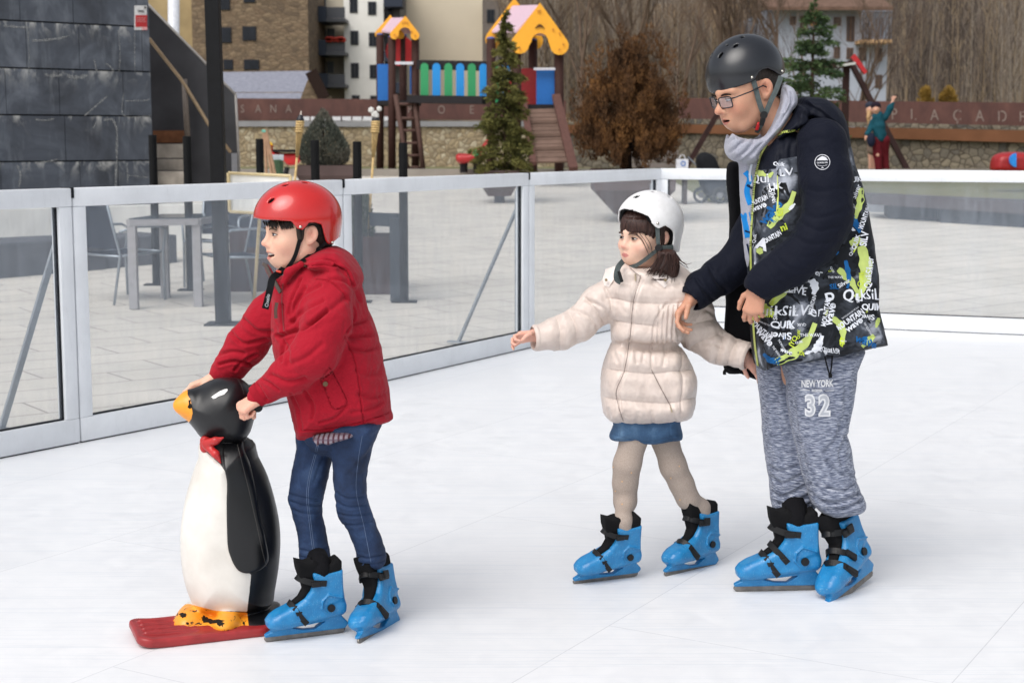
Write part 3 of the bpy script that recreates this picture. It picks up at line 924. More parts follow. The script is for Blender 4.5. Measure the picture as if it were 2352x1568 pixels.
# ---- rental skate, local x to the wearer's right, y to the toe, z up; 0.26 long
M_SKB = None
def make_skate():
    global M_SKB
    t = NT('blue_skate_plastic'); n = t.noise(t.coord(), 30, 5, .6); sc = t.noise(t.coord('Object', (60, 260, 90)), 1.5, 3, .6)
    c = t.ramp(n, [(.3, C(20, 110, 166)), (.7, C(34, 130, 186))]); c = t.mix(t.math('MULTIPLY', t.ramp(sc, [(.60, (0, 0, 0)), (.68, (1, 1, 1))]), .6), c, C(120, 172, 202))
    M_SKB = t.set(c, t.ramp(n, [(.3, (.30,) * 3), (.7, (.42,) * 3)]), 0, t.bump(n, .05, .002), Specular_IOR_Level=.5)
    mblade = simple('skate_steel', C(120, 116, 112), .38, .25, 40, .1, 200, metal=.7)
    I = Fr()
    S = SDF(); mm = lambda L: [(a / 1000, b / 1000) for a, b in L]
    tp_ = lambda q: np.interp(q[:, 1], [.04, .07, .12, .16, .23], [.86, 1.0, .92, .78, .84]) * np.interp(q[:, 0], [-.01, .05, .17, .215, .25], [.86, .88, 1.06, 1.02, .80])
    boot = mm([(-9, 80), (-11, 100), (-4, 124), (0, 150), (8, 226), (50, 219), (104, 221), (100, 192), (110, 166), (130, 140), (156, 124), (186, 110), (214, 99), (238, 86), (251, 70), (249, 53), (237, 43), (200, 42), (150, 49), (61, 62), (2, 70)])
    S.prism(boot, .043, .020, 0, 'u', I, tp_)
    S.prism(mm([(4, 130), (7, 222), (50, 216), (103, 219), (99, 192), (108, 166), (120, 140), (60, 110)]), .037, .007, .012, 'u', I, lambda q: np.interp(q[:, 1], [.12, .17, .23], [1.0, .93, 1.02]))
    S.prism(mm([(68, 260), (160, 260), (138, 190), (128, 160), (148, 136), (175, 118), (168, 108), (120, 132), (84, 170), (72, 215)]), .017, .004, .006, 's', I)    # throat
    S.ell((0, .068, .230), (.028, .040, .05), .004, 's', I)
    S.prism(mm([(108, 200), (30, 260), (30, 150), (95, 150)]), .025, .008, .004, 's', I)
    # moulded ribs
    S.chain([(-.041, .012, .135, .0035), (-.040, .055, .148, .0035), (-.041, .075, .130, .003), (-.042, .078, .105, .003), (-.042, .060, .086, .003)], .003)
    S.chain([(.041, .012, .135, .0035), (.040, .055, .148, .0035), (.041, .075, .130, .003), (.042, .078, .105, .003), (.042, .060, .086, .003)], .003)
    for yy in (.205, .219): S.cap((-.022, yy, .1015 - (yy - .2) * .5), (.022, yy, .1015 - (yy - .2) * .5), .0028, None, .003)
    tp2 = lambda q: np.interp(q[:, 1], [.012, .03, .06], [.55, .8, 1.35])
    S.prism(mm([(230, 50), (234, 36), (255, 26), (257, 17), (-8, 17), (-19, 32), (-16, 40), (6, 64), (20, 74), (60, 68), (150, 56), (200, 50)]), .014, .003, .010, 'u', I, tp2)
    S.prism(mm([(172, 42), (130, 30), (92, 29), (58, 52), (110, 46)]), .09, .002, .003, 's', I)
    V, Q = S.mesh(.0026); sh = mk('skate', V, Q, M_SKB)
    # blade
    S = SDF(); S.prism(mm([(253, 20), (258, 10), (251, 2), (238, 0), (10, 0), (-4, 2), (-12, 10), (-10, 20)]), (.0045), .0008, 0, 'u', I)
    V, Q = S.mesh(.0022); mk('blade', V, Q, mblade, sh)
    # tongue and liner
    S = SDF()
    S.prism(mm([(70, 190), (78, 246), (100, 262), (126, 255), (157, 266), (152, 230), (140, 196), (131, 164), (146, 140), (178, 117), (170, 106), (120, 124), (92, 150)]), .027, .009, 0, 'u', I, lambda q: np.interp(q[:, 1], [.12, .16, .25], [.6, .8, 1.05]))
    S.prism(mm([(6, 190), (7, 250), (20, 262), (40, 252), (60, 232), (85, 226), (90, 190)]), .031, .012, .006, 'u', I)
    S.ell((0, .068, .262), (.026, .034, .042), .006, 's', I)
    V, Q = S.mesh(.003); mk('tongue', V, Q, M_LINER, sh)
    # pivot discs
    mb = MB()
    for sx in (-1, 1): mb.tube([(sx * .034, .047, .103), (sx * .0435, .047, .103)], .0125, 18)
    split_loose(mb.build('pivot_disc', M_BLKPL, sh, smooth=False))
    # straps
    def band(yz, w):
        pts = [np.array(p) for p in yz]; mb = MB()
        nr = np.array([[-1, 0, 0], [-.8, .5, .2], [0, .8, .6], [.8, .5, .2], [1, 0, 0]], float)
        strap3(mb, pts, w, .0035, nr, n=5); return mb
    mb = band([(-.038, .062, .186), (-.037, .105, .192), (-.022, .140, .202), (0, .150, .206), (.022, .140, .202), (.037, .105, .192), (.038, .062, .186)], .019)
    mb.box((.034, .066, .176), (.046, .118, .198), bev=.003); mb.box((.042, .07, .182), (.050, .10, .206), bev=.003)
    mb.box((-.044, .080, .178), (-.034, .112, .197), bev=.003)
    mb.build('strap', M_BLKPL, sh)
    mb = band([(-.044, .128, .060), (-.043, .150, .088), (-.030, .166, .113), (0, .176, .124), (.030, .168, .113), (.043, .152, .088), (.044, .128, .060)], .018)
    mb.box((.036, .150, .080), (.049, .180, .112), rotm('X', -35), (0, .045, .11 - .085), bev=.003) if False else None
    mb.beam((.038, .168, .108), (.050, .130, .062), .022, .012, (1, 0, .4), bev=.003); mb.beam((.046, .160, .100), (.056, .136, .066), .014, .008, (1, 0, .4), bev=.002)
    mb.beam((-.030, .166, .116), (-.042, .150, .094), .022, .009, (-1, 0, .6), bev=.003)
    mb.build('strap', M_BLKPL, sh)
    return sh
SKATE = None
def skate_frame(toe, heel, roll, size, left):
    toe = np.array(toe); heel = np.array(heel); f = toe - heel; f /= np.linalg.norm(f)
    x = np.cross(f, (0, 0, 1.)); x /= np.linalg.norm(x); u = np.cross(x, f)
    a = rad(roll); x, u = x * math.cos(a) + u * math.sin(a), u * math.cos(a) - x * math.sin(a)
    s = size / .26
    return np.stack([x * (-1 if left else 1), f, u], 1) * s, (toe + heel) / 2 - f * .123 * s + np.array([0, 0, .006])
def ankle(sk, r, hs=(.235, .19, .13)):
    R, o = skate_frame(*sk); return [tuple(o + R @ np.array([0, .072 - (.235 - h) * .12, h])) + (r * (1 - 4.2 * (.235 - h)),) for h in hs]
def place_skate(parent, toe, heel, roll, size, left, extra_strap=False, label=None):
    """toe/heel: world points of the blade ends"""
    global SKATE
    if SKATE is None: SKATE = make_skate(); base = SKATE; first = True
    else: first = False
    if first: r = SKATE
    else:
        r = SKATE.copy(); COL.objects.link(r)
        for ch in SKATE.children: c = ch.copy(); COL.objects.link(c); c.parent = r
    R, o = skate_frame(toe, heel, roll, size, left)
    Mx = Matrix.Identity(4)
    for i in range(3):
        for j in range(3): Mx[i][j] = R[i, j]
    Mx.translation = Vector(o - OFF[parent.name])
    r.parent = parent; r.matrix_local = Mx
    if extra_strap:
        mb = MB(); nr = np.array([[-1, 0, 0], [-.8, .5, .2], [0, .8, .6], [.8, .5, .2], [1, 0, 0]], float)
        pts = [(-.040, .100, .100), (-.040, .120, .122), (-.028, .140, .142), (0, .150, .152), (.028, .140, .142), (.040, .120, .122), (.040, .100, .100)]
        strap3(mb, pts, .018, .0035, nr, n=5); mb.beam((.036, .130, .136), (.046, .104, .104), .022, .012, (1, 0, .4), bev=.003)
        o = mb.build('strap', M_BLKPL, None); OFF[o.name] = np.zeros(3); o.parent = r
    return r

_TX = {}
def text_mesh(txt, bold=0.0):
    key = (txt, bold)
    if key in _TX: return _TX[key]
    cu = bpy.data.curves.new('t', 'FONT'); cu.body = txt; cu.size = 1; cu.offset = bold; cu.align_x = 'CENTER'; cu.align_y = 'CENTER'; cu.resolution_u = 3
    o = bpy.data.objects.new('t', cu); COL.objects.link(o); dg = bpy.context.evaluated_depsgraph_get(); me = bpy.data.meshes.new_from_object(o.evaluated_get(dg))
    V = np.array([v.co[:2] for v in me.vertices]); Fs = [tuple(p.vertices) for p in me.polygons]
    bpy.data.objects.remove(o); bpy.data.curves.remove(cu); bpy.data.meshes.remove(me)
    V = V - (V.min(0) + V.max(0)) / 2; _TX[key] = (V, Fs); return V, Fs
def text_px(txt, c, h, rot=0, shear=0, bold=0, wid=1.0, jit=0.0, arc=0.0, seed=0):
    V, Fs = text_mesh(txt, bold); H = V[:, 1].max() - V[:, 1].min(); V = V / H * h; V = V.copy(); V[:, 0] *= wid
    if jit:
        q = np.stack([V[:, 0] / h * 1.6, V[:, 1] / h * 1.6, np.full(len(V), seed * 3.3)], 1); V[:, 0] += vnoise(q, 1) * jit * h; V[:, 1] += vnoise(q, 2) * jit * h
    if arc: V[:, 1] += arc * (V[:, 0] / h) ** 2
    V[:, 0] += V[:, 1] * shear
    a = rad(rot); x = V[:, 0] * math.cos(a) - V[:, 1] * math.sin(a); y = V[:, 0] * math.sin(a) + V[:, 1] * math.cos(a)
    return np.stack([c[0] + x, c[1] - y], 1), Fs
def stick_text(mb, bv, txt, c, h, off=.0025, m=0, step=3.0, fb=None, **kw):
    V, Fs = text_px(txt, c, h, **kw)
    bm = bmesh.new(); vs = [bm.verts.new((p[0], p[1], 0)) for p in V]
    for f in Fs:
        try: bm.faces.new([vs[i] for i in f])
        except ValueError: pass
    for ax, lo, hi in ((0, V[:, 0].min(), V[:, 0].max()), (1, V[:, 1].min(), V[:, 1].max())):
        x = lo + step
        while x < hi:
            co = [0, 0, 0]; no = [0, 0, 0]; co[ax] = x; no[ax] = 1
            bmesh.ops.bisect_plane(bm, geom=bm.verts[:] + bm.edges[:] + bm.faces[:], plane_co=co, plane_no=no); x += step
    bm.verts.index_update(); out = []
    for v in bm.verts:
        p, n = hit(bv, v.co.x, v.co.y, off); out.append(p if p is not None else (P(v.co.x, v.co.y, fb) if fb else None))
    good = []
    for f in bm.faces:
        ii = [v.index for v in f.verts]
        if any(out[i] is None for i in ii): continue
        ds = [out[i][1] for i in ii]
        if max(ds) - min(ds) < .05: good.append(ii)
    mb._add([p if p is not None else np.zeros(3) for p in out], good, m); bm.free()
# ================================================================== penguin skating aid
def make_penguin():
    root = empty('penguin_skate_aid', GP(520, 1455), 'black and white penguin skating aid with orange feet, pushed along on its red sled', 'skating aid')
    D = 4.50
    S = SDF()
    body = [(462, 1012), (458, 1045), (449, 1070), (430, 1131), (418.6, 1193), (416, 1246), (421, 1307), (432, 1351), (447, 1384), (470, 1405), (560, 1412), (621, 1390), (630, 1360), (640.5, 1294), (643, 1228), (634, 1166), (614, 1096), (592, 1050), (578, 1012), (520, 1000)]
    S.infl(body, D, .125, 100, .004)
    head = [(426, 908), (461, 887), (490, 870.5), (520, 867), (549, 870), (567, 882), (579, 899), (586, 925), (586, 950), (581, 972), (570, 1000), (545, 1016), (490, 1012), (467, 1005), (450, 985), (434, 963), (424, 940)]
    S.infl(head, D - .01, .098, 75, .004)
    S.pchain([(412, 931, D - .06, 13.5), (436, 929, D - .045, 31), (470, 932, D - .02, 48)], .02)
    feet = [(407, 1421), (410, 1402), (436, 1388), (480, 1392), (540, 1398), (600, 1392), (636, 1400), (638, 1418), (620, 1440), (560, 1449), (476, 1457), (440, 1448), (412, 1440)]
    S.infl(feet, D - .0, .13, 24, .006)
    for a in ((436, 1420, D - .07, 22), (520, 1428, D - .11, 20)): S.ell(P(a[0], a[1], a[2]), (a[3] * M(D) * 1.4, .06, a[3] * M(D) * 1.05), .02)
    V, Q = S.mesh(.0032); N = normals(V, Q)
    V = V + N * folds(V, N, [([(566, 868), (588, 880), (560, 905)], 0, 2)])[:, None]
    px, py = UNP(V); q = np.stack([px, py], 1)
    white = [(476, 1039), (506.5, 1065.5), (517.5, 1083), (523, 1096), (524, 1228), (533, 1272), (552.7, 1307), (577, 1318), (574, 1351), (568, 1404), (493, 1402), (436, 1388), (380, 1392), (380, 1000), (462, 1020)]
    orange = [(436, 1386), (493, 1401), (568, 1406), (573, 1448), (574, 1480), (380, 1480), (380, 1386)]
    beak = [(431, 890), (431, 906), (438, 918), (440.5, 932), (442.5, 950), (440, 962), (430, 975), (380, 975), (380, 890)]
    o = mk('body', V, Q, None, root)
    vattr(o, 'mw', -poly_sd(q, np.array(white)) / 20); vattr(o, 'mo', np.maximum(-poly_sd(q, np.array(orange)), -poly_sd(q, np.array(beak))) / 20)
    t = NT('penguin_paint'); jag = t.noise(t.coord(), 55, 4, .7); jg = t.math('MULTIPLY_ADD', jag, .12, -.06)
    big = t.noise(t.coord(), 6, 4, .6)
    fw = t.ramp(t.math('ADD', t.attr('mw'), jg), [(.0, (0, 0, 0)), (.03, (1, 1, 1))]); fo = t.ramp(t.math('ADD', t.attr('mo'), jg), [(.0, (0, 0, 0)), (.03, (1, 1, 1))])
    chipn = t.noise(t.coord('Object', (1, 1, 2.4)), 26, 6, .75, .6)
    chipm = t.ramp(chipn, [(.60, (0, 0, 0)), (.61, (1, 1, 1))]); gz = t.n.new('ShaderNodeSeparateXYZ'); t.l.new(t.world(), gz.inputs[0]); chipm = t.math('MULTIPLY', chipm, t.math('LESS_THAN', gz.outputs[2], .3)); chipw = t.ramp(t.noise(t.coord('Object', (1, 1, .5)), 40, 5, .8, .8), [(.735, (0, 0, 0)), (.75, (1, 1, 1))])
    blk = t.ramp(big, [(.3, C(10, 11, 14)), (.7, C(16, 17, 21))]); wht = t.ramp(big, [(.3, C(205, 200, 192)), (.7, C(228, 225, 218))]); org = t.ramp(big, [(.3, C(236, 150, 36)), (.7, C(246, 166, 48))])
    wht = t.mix(chipw, wht, C(60, 55, 50)); org = t.mix(chipm, org, C(30, 26, 22))
    c = t.mix(fw, blk, wht); c = t.mix(fo, c, org)
    sc = t.noise(t.coord('Object', (300, 60, 40)), 1, 3)
    o.data.materials.append(t.set(c, t.ramp(big, [(.3, (.34,) * 3), (.7, (.46,) * 3)]), 0, t.bump(sc, .06, .001), Coat_Weight=.05)); 
    bv = bvh_of(o)
    mblack = simple('penguin_black', C(12, 13, 16), .3, .1, 8, .03, 30)
    # wings
    S = SDF(); wing = [(506, 1030), (524, 1024), (545, 1018), (565, 1060), (583, 1120), (596, 1190), (606, 1230), (614, 1285), (608, 1302), (592, 1311), (566, 1312), (547, 1300), (533, 1272), (526, 1240), (524, 1150), (523, 1096)]
    big = [(462 - 6, 1012), (450, 1045), (441, 1070), (424, 1131), (412, 1193), (410, 1246), (415, 1307), (426, 1351), (440, 1384), (470, 1408), (560, 1414), (626, 1390), (636, 1360), (646, 1294), (649, 1228), (640, 1166), (620, 1096), (598, 1050), (584, 1010), (520, 998)]
    S.infl(big, D, .134, 103, 0); wp = np.array([P(a, b, D - .1) for a, b in catmull(wing, 4)])[:, [0, 2]]
    S.op(lambda p: np.maximum(poly_sd(p[:, [0, 2]], wp), p[:, 1] - D + .02), .008, 'i'); V, Q = S.mesh(.003); ow = mk('wing', V, Q, mblack, root)
    V2 = V.copy(); V2[:, 1] = 2 * D - V[:, 1]; mk('wing', V2, Q[:, ::-1], mblack, root)
    bw = bvh_of(ow)
    mb = MB()
    stick_line(mb, [bv, bw], [(547, 872), (556, 890), (560, 905)], 1.6, .0006)
    stick_line(mb, [bv, bw], [(545, 1020), (556, 1065), (570, 1120), (588, 1200), (600, 1255), (611, 1300)], 1.5, .0008)
    mb.build('mould_seam', simple('scuffed_seam', C(70, 68, 66), .5), root)
    # eye, bow tie, handles
    mb = MB(); stick_poly(mb, bv, [(485, 912.5), (492, 907), (505, 898.5), (516, 894), (522, 893.4), (523, 897), (515, 906), (508, 908), (502, 910), (496, 914), (490, 916), (488, 913)], .0012)
    mb.build('eye', simple('white_paint', (.8, .8, .78, 1), .3), root)
    mb = MB(); stick_poly(mb, bv, [(433, 919), (438, 918), (437, 925), (441, 930), (442, 936), (436, 938), (431, 935), (434, 928)], .001)
    mb.build('paint_chip', simple('chip_dark', C(28, 24, 20), .6), root)
    rn = random.Random(8); mb = MB()
    for cx, cy, w_, h_ in ((486, 1426, 30, 7), (470, 1420, 12, 7), (508, 1432, 9, 8), (421, 1414, 10, 6), (430, 1432, 4, 4), (545, 1440, 8, 3), (560, 1430, 3, 5), (447, 1441, 8, 3), (525, 1446, 6, 2)):
        stick_poly(mb, bv, [(cx + w_ * math.cos(a) * rn.uniform(.45, 1.1), cy + (cx - 486) * .02 + h_ * math.sin(a) * rn.uniform(.35, 1.1)) for a in np.linspace(0, 6.1, 22)], .0012, step=4)
    mb.build('worn_paint', simple('worn_dark', C(34, 30, 26), .7, .3, 80), root)
    S = SDF()
    S.pchain([(472, 1012, D - .07, 13), (471, 1028, D - .07, 12)], .01); S.pchain([(474, 1018, D - .095, 11), (495, 1012, D - .115, 9), (514, 1004, D - .115, 2)], .006)
    S.pchain([(476, 1024, D - .095, 10), (495, 1042, D - .118, 9), (507, 1063, D - .118, 2)], .006)
    S.pchain([(471, 1020, D - .03, 10), (480, 1014, D + .09, 8), (500, 1006, D + .10, 2)], .006)
    V, Q = S.mesh(.0028); mk('bow_tie', V, Q, simple('red_paint', C(178, 40, 40), .35, .2, 30), root)
    mb = MB(); mb.tube([P(588, 934, D + .0), P(591, 934, D - .13), P(592, 935, D - .185)], [.013, .0135, .014], 16); mb.tube([P(583, 930, D), P(590, 920, D + .2)], .013, 14)
    mb.build('handle', M_BLKPL, root, smooth=True, sharp=50)
    # sled
    x = np.array([-.93, -.365, 0]); x /= np.linalg.norm(x); y = np.array([-x[1], x[0], 0]) * -1
    R = np.stack([x, np.cross((0, 0, 1.), x), [0, 0, 1.]], 1)
    c0 = (GP(338, 1492) + GP(612, 1469)) / 2
    o0 = c0 + R[:, 1] * (-.105) * (1 if R[1, 1] < 0 else -1) 
    S = SDF(); fr = Fr(o0 + np.array([0, 0, .0]), R)
    L, W = .195, .112
    def sl(p):
        up = np.clip(p[:, 0] - .10, 0, 1) ** 2 * 1.2
        q = p.copy(); q[:, 2] -= .019 + up
        rib = .0025 * np.cos(p[:, 1] * 95) * (p[:, 2] > .02)
        a = np.abs(q) - (np.array([L, W, .016]) - .012)
        a[:, 2] += rib * .0
        rc = np.stack([np.maximum(a[:, 0] + .03, 0), np.maximum(a[:, 1] + .03, 0)], 1); d2 = np.linalg.norm(rc, axis=1) - .03
        b = np.stack([d2, a[:, 2]], 1); return np.linalg.norm(np.maximum(b, 0), axis=1) + np.minimum(b.max(1), 0) - .010
    S.op(sl, 0, 'u', fr, ((-L, -W, 0), (L, W, .06)))
    for yy in (-.06, -.02, .02, .06): S.cap((-.17, yy, .052), (.165, yy, .060), .010, None, .008, 's', fr) if False else S.cap((.02, yy, .034), (.165, yy, .042), .0045, None, .006, 'u', fr)
    V, Q = S.mesh(.0034); mk('sled', V, Q, simple('red_sled_plastic', C(150, 40, 42), .4, .18, 25, .08, 120), root)
    return root
if want('boy'): make_penguin(); log('penguin')

# ================================================================== boy in the red coat
def make_boy():
    D = 4.45
    skA = (GP(612, 1478.5), GP(788, 1456.5), 3, .232, False); skB = (GP(814, 1488), P(922, 1448, 4.535), -14, .235, True)
    hf = head_frame((713, 541), D - .066, EAR, 27, 3, 0, (.86, .93, .83))
    if os.environ.get('DBG'):
        for nm, c in dict(nose=(0, .119, -.028), chin=(0, .07, -.115), eye=(-.032, .09, .002), mouth=(-.02, .085, -.06), crown=(0, -.01, .125)).items(): print(nm, [round(float(v[0])) for v in UNP(hf.w(c))])
    S = SDF(); head_ops(S, hf, smile=True, mouth=.0085, cheek=.030, jaw=.054)
    S.cap(hf.w((0, -.02, -.05)), P(715, 655, D), .047, .052, .03)
    S.pchain([(722, 665, D, 46), (740, 760, D, 68), (775, 900, D, 72), (778, 985, D, 66)], .03)
    # arms inside the sleeves
    S.pchain([(745, 690, D - .10, 34), (722, 815, D - .17, 24), (604, 905, D - .115, 17)], .02)
    S.pchain([(660, 690, D + .10, 24), (615, 735, D + .13, 20), (566, 792, D + .145, 18), (497, 868, D + .15, 15)], .02)
    S.pchain([(815, 985, D - .03, 40), (808, 1125, D - .01, 26), (850, 1260, D + .03, 18)], .02); S.chain([tuple(P(850, 1260, D + .03)) + (.018,)] + ankle(skB, .016), .01)
    S.pchain([(728, 985, D + .06, 40), (702, 1130, D + .05, 26), (725, 1260, D + .03, 18)], .02); S.chain([tuple(P(725, 1260, D + .03)) + (.018,)] + ankle(skA, .016), .01)
    # hands
    s = .70
    R = mkR((-.80, -.12, -.52), (-.48, -.55, .68))
    hf1 = Fr(P(600, 908, D - .135), R, s)
    hand_ops(S, hf1, [(62, 95, 50), (64, 95, 50), (66, 95, 50), (68, 92, 50)], spread=(2, 0, -2, -4), thumb=((.25, .75, -.9), (-.2, .7, -.8), (-.7, .5, -.5)))
    R = mkR((-.92, -.1, -.30), (-.25, .1, .95))
    hf2 = Fr(P(492, 869, D + .15), R * np.array([-1, 1, 1]), s)
    hand_ops(S, hf2, [(20, 70, 60), (25, 70, 60), (28, 75, 60), (30, 75, 60)])
    V, Q = S.mesh(.0024)
    body = mk('person', V, Q, M_SKIN, None, origin=GP(760, 1470))
    tag(body, 'boy in a red coat, blue jeans and red helmet smiling as he pushes the penguin', 'person')
    hd = np.exp(-(np.linalg.norm((V - hf1.w((0, .08, 0))), axis=1) / .06) ** 2)
    vattr(body, 'skin', skin_color(V, hf, C(226, 182, 158), C(190, 105, 98), C(232, 142, 122), True, .0085, hd))
    eyes(body, hf, (.05, .05, .07), (-.12, 1, -.1), 0, (.10, .065, .045), .62)
    # teeth
    mb = MB()
    for k in range(-5, 6):
        x = k * .0050; y = .0945 - 11 * x * x
        mb.box((-.0024, -.002, -.0035), (.0024, .002, .0035), None, (0, 0, 0)) if False else None
        a = hf.w((x - .0024, y, -.0632 + 5 * x * x)); b = hf.w((x + .0024, y, -.0632 + 5 * x * x)); mb.beam(a, b, .004, (.0095 if abs(k) < 2 else .0082), hf.R[:, 2], bev=.0008)
    mb.build('teeth', M_TEETH, body)
    bvb = bvh_of(body)
    # hair
    S = SDF()
    S.ell((0, -.018, .040), (.081, .100, .090), .01, fr=hf)
    S.ell((0, -.055, -.015), (.066, .055, .062), .02, fr=hf)
    S.ell((0, .085, -.02), (.09, .085, .083), .008, 's', hf)
    for sx in (-1, 1):
        S.ell((sx * .07, .052, -.010), (.035, .036, .055), .006, 's', hf)
        S.ell((sx * .085, -.010, -.010), (.022, .024, .034), .004, 's', hf)
        S.ell((sx * .072, .018, .004), (.009, .012, .036), .008, 'u', hf)
    S.ell((0, -.01, -.105), (.1, .12, .035), .01, 's', hf)
    V, Q = S.mesh(.003); N = normals(V, Q); q = hf.loc(V)
    V = V + N * (.0022 * fbm(q * (220, 60, 30), 2, 3))[:, None]
    hair = mk('hair', V, Q, M_HAIRB, body)
    mb = MB(); rn = random.Random(3)
    for k in range(90):      # fringe and side wisps under the helmet rim
        u = rn.random(); px = 604 + u * 68; py = 507 + rn.random() * 2
        L = 10 + 10 * rn.random() * math.sin(u * 3.1) + 6 * u
        pts = []
        for j in range(5):
            p, n = hit(bvb, px + j * (.8 + rn.random() * .6), py + L * j / 4, .0028, D - .04); pts.append(p)
        mb.tube(pts, [.0013, .0014, .0013, .0009, .0002], 4)
    mb.build('hair', M_HAIRB, body, smooth=True)
    # helmet
    c = P(684, 503, D); R = hf.R @ rotm('X', -1)
    hfr = Fr(c, R)
    helmet(body, hfr, (.107, .128, .109), [(576, 500), (602, 505), (640, 507), (670, 509), (677, 518), (684, 526), (696, 529), (703, 522), (711, 512), (725, 512), (739, 517), (745, 540), (749, 555), (755, 562), (764, 558), (779, 547), (795, 544)],
           [(622, 460, .009), (656, 424, .009), (702, 419, .009), (640, 440, .001)][:3], [M_HELR, M_LINER], rivets=[(690, 521), (763, 557)])
    # chin straps
    mb = MB()
    def sp(l): 
        out = []
        for a, b, d in l:
            p, n = hit(bvb, a, b, .0035); out.append(p if p is not None and abs(p[1] - D) < .2 else P(a, b, D - d))
        return out
    strap3(mb, sp([(687, 524, .085), (688, 545, .083), (684, 565, .075), (676, 590, .06), (662, 610, .05), (645, 622, .04)]), .011, .002)
    strap3(mb, sp([(748, 558, .08), (728, 572, .075), (706, 588, .07), (690, 600, .062), (672, 612, .055)]), .010, .002)
    strap3(mb, [P(655, 614, D - .055), P(640, 628, D - .09), P(626, 640, D - .12), P(620, 665, D - .14), P(614, 690, D - .145), P(609, 709, D - .145)], .019, .0035)
    cs_ = mb.build('chin_strap', M_WEB_BLK, body); bq = bvh_of(cs_); mb = MB(); stick_text(mb, bq, 'Oxelo', (614, 690), 8.5, off=.001, rot=82, bold=.01); mb.build('strap_print', simple('strap_white', C(170, 172, 176), .7), cs_)
    mb = MB(); mb.beam(P(646, 625, D - .09), P(634, 622, D - .09), .012, .006, bev=.002); mb.build('strap_buckle', simple('red_buckle', C(196, 60, 40), .4), body)
    # ---------------- coat
    S = SDF()
    tor = [(622, 655), (650, 634), (680, 604), (720, 582), (752, 568), (800, 590), (826, 640), (846, 712), (868, 766), (881, 833), (891, 885), (899, 940), (902, 962), (870, 974), (838, 984), (765, 1000), (693, 1006), (681, 992), (669, 942), (654, 880), (632, 820), (624, 760), (626, 700)]
    S.infl(tor, D + .01, lambda z: np.interp(z, [.45, .62, .85, 1.0, 1.06], [.168, .165, .155, .140, .11]), 88, .02)
    S.pchain([(762, 668, D - .105, 46), (752, 740, D - .155, 52), (722, 812, D - .185, 50), (665, 862, D - .165, 41), (612, 897, D - .13, 31)], .03)
    S.pchain([(660, 668, D + .10, 38), (615, 730, D + .13, 46), (566, 792, D + .145, 44), (532, 838, D + .15, 34), (512, 856, D + .15, 28)], .03)
    S.pchain([(606, 900, D - .13, 28), (590, 910, D - .135, 23)], .008); S.pchain([(512, 857, D + .15, 26), (500, 866, D + .15, 22)], .008)
    # hood
    hood = [(700, 592), (725, 578), (757, 566), (790, 574), (815, 598), (831, 626), (833, 648), (819, 667), (803, 655), (790, 628), (768, 606), (735, 602)]
    S.infl(hood, D + .0, .115, 24, .006)
    S.infl([(706, 600), (735, 588), (775, 596), (800, 625), (805, 650), (780, 640), (750, 622), (716, 616)], D - .03, .105, 16, .008)
    # collar opening
    S.cap(P(672, 592, D - .02), P(640, 650, D - .05), .030, .020, .008, 's')
    S.cap(P(690, 560, D), P(680, 615, D), .060, .052, .008, 's')
    # collar rising in front
    S.pchain([(612, 612, D + .05, 6), (628, 640, D + .02, 8), (640, 668, D - .05, 9)], .01)
    S.pchain([(690, 607, D - .075, 7), (664, 625, D - .09, 8), (650, 650, D - .09, 9)], .012)
    V, Q = S.mesh(.0032); N = normals(V, Q)
    fl = [([(725, 641), (761, 648), (790, 676), (814, 712), (811, 740), (796, 762)], 5, 2.2), ([(701, 660), (680, 695), (669, 724)], 7, 5), ([(735, 655), (700, 675), (684, 700), (674, 740)], 5, 5), ([(794, 684), (745, 722), (690, 752)], 4, 8),
          ([(752, 712), (701, 752), (668, 764), (640, 772)], 9, 5), ([(742, 690), (700, 712), (672, 740)], 5, 5), ([(640, 770), (660, 800), (662, 830)], 5, 5), ([(740, 790), (700, 822), (660, 838)], 4, 7), ([(700, 870), (660, 876), (625, 862)], 5, 6),
          ([(640, 895), (622, 880), (606, 872)], 5, 4), ([(612, 918), (600, 898), (592, 884)], 4, 4), ([(532, 764), (560, 789), (612, 780)], 6, 5), ([(504, 837), (540, 829), (576, 838)], 8, 4), ([(560, 735), (590, 760), (622, 762)], 6, 6), ([(500, 815), (530, 808), (560, 812)], 5, 5),
          ([(540, 850), (556, 832), (590, 815)], 5, 4), ([(794, 777), (812, 820), (822, 865), (830, 920), (835, 972)], 5, 1.8), ([(690, 990), (765, 985), (838, 968), (898, 946)], 5, 1.8),
          ([(796, 775), (830, 772), (864, 770)], 7, 7), ([(806, 800), (840, 806), (872, 796)], 6, 6), ([(814, 745), (840, 738), (852, 730)], 6, 5), ([(820, 850), (850, 862), (884, 850)], 4, 8), ([(826, 905), (860, 915), (892, 900)], 4, 7),
          ([(700, 900), (718, 930), (716, 962)], 5, 5), ([(668, 905), (684, 940), (690, 985)], 4, 4), ([(648, 700), (652, 760), (648, 830)], 5, 4), ([(692, 640), (672, 680), (664, 720)], 6, 4), ([(737, 869), (752, 905), (767, 938), (797, 927), (776, 880), (756, 843)], 4, 1.6),
          ([(770, 610), (797, 625), (812, 655)], 9, 3), ([(700, 612), (740, 606), (770, 612)], 9, 3), ([(760, 640), (800, 650), (826, 690)], 4, 5), ([(800, 930), (770, 960), (735, 972)], 4, 4), ([(880, 925), (850, 940), (810, 948)], 4, 6)]
    V = V + N * (folds(V, N, [(a_, b_, max(1.6, c_ * .8)) for a_, b_, c_ in fl]) * 1.35 + .0035 * fbm(V * (11, 11, 17), 3, 9) * np.clip(np.abs(N[:, 1]) + .4, 0, 1) + .0012 * fbm(V * 45, 2, 4))[:, None]
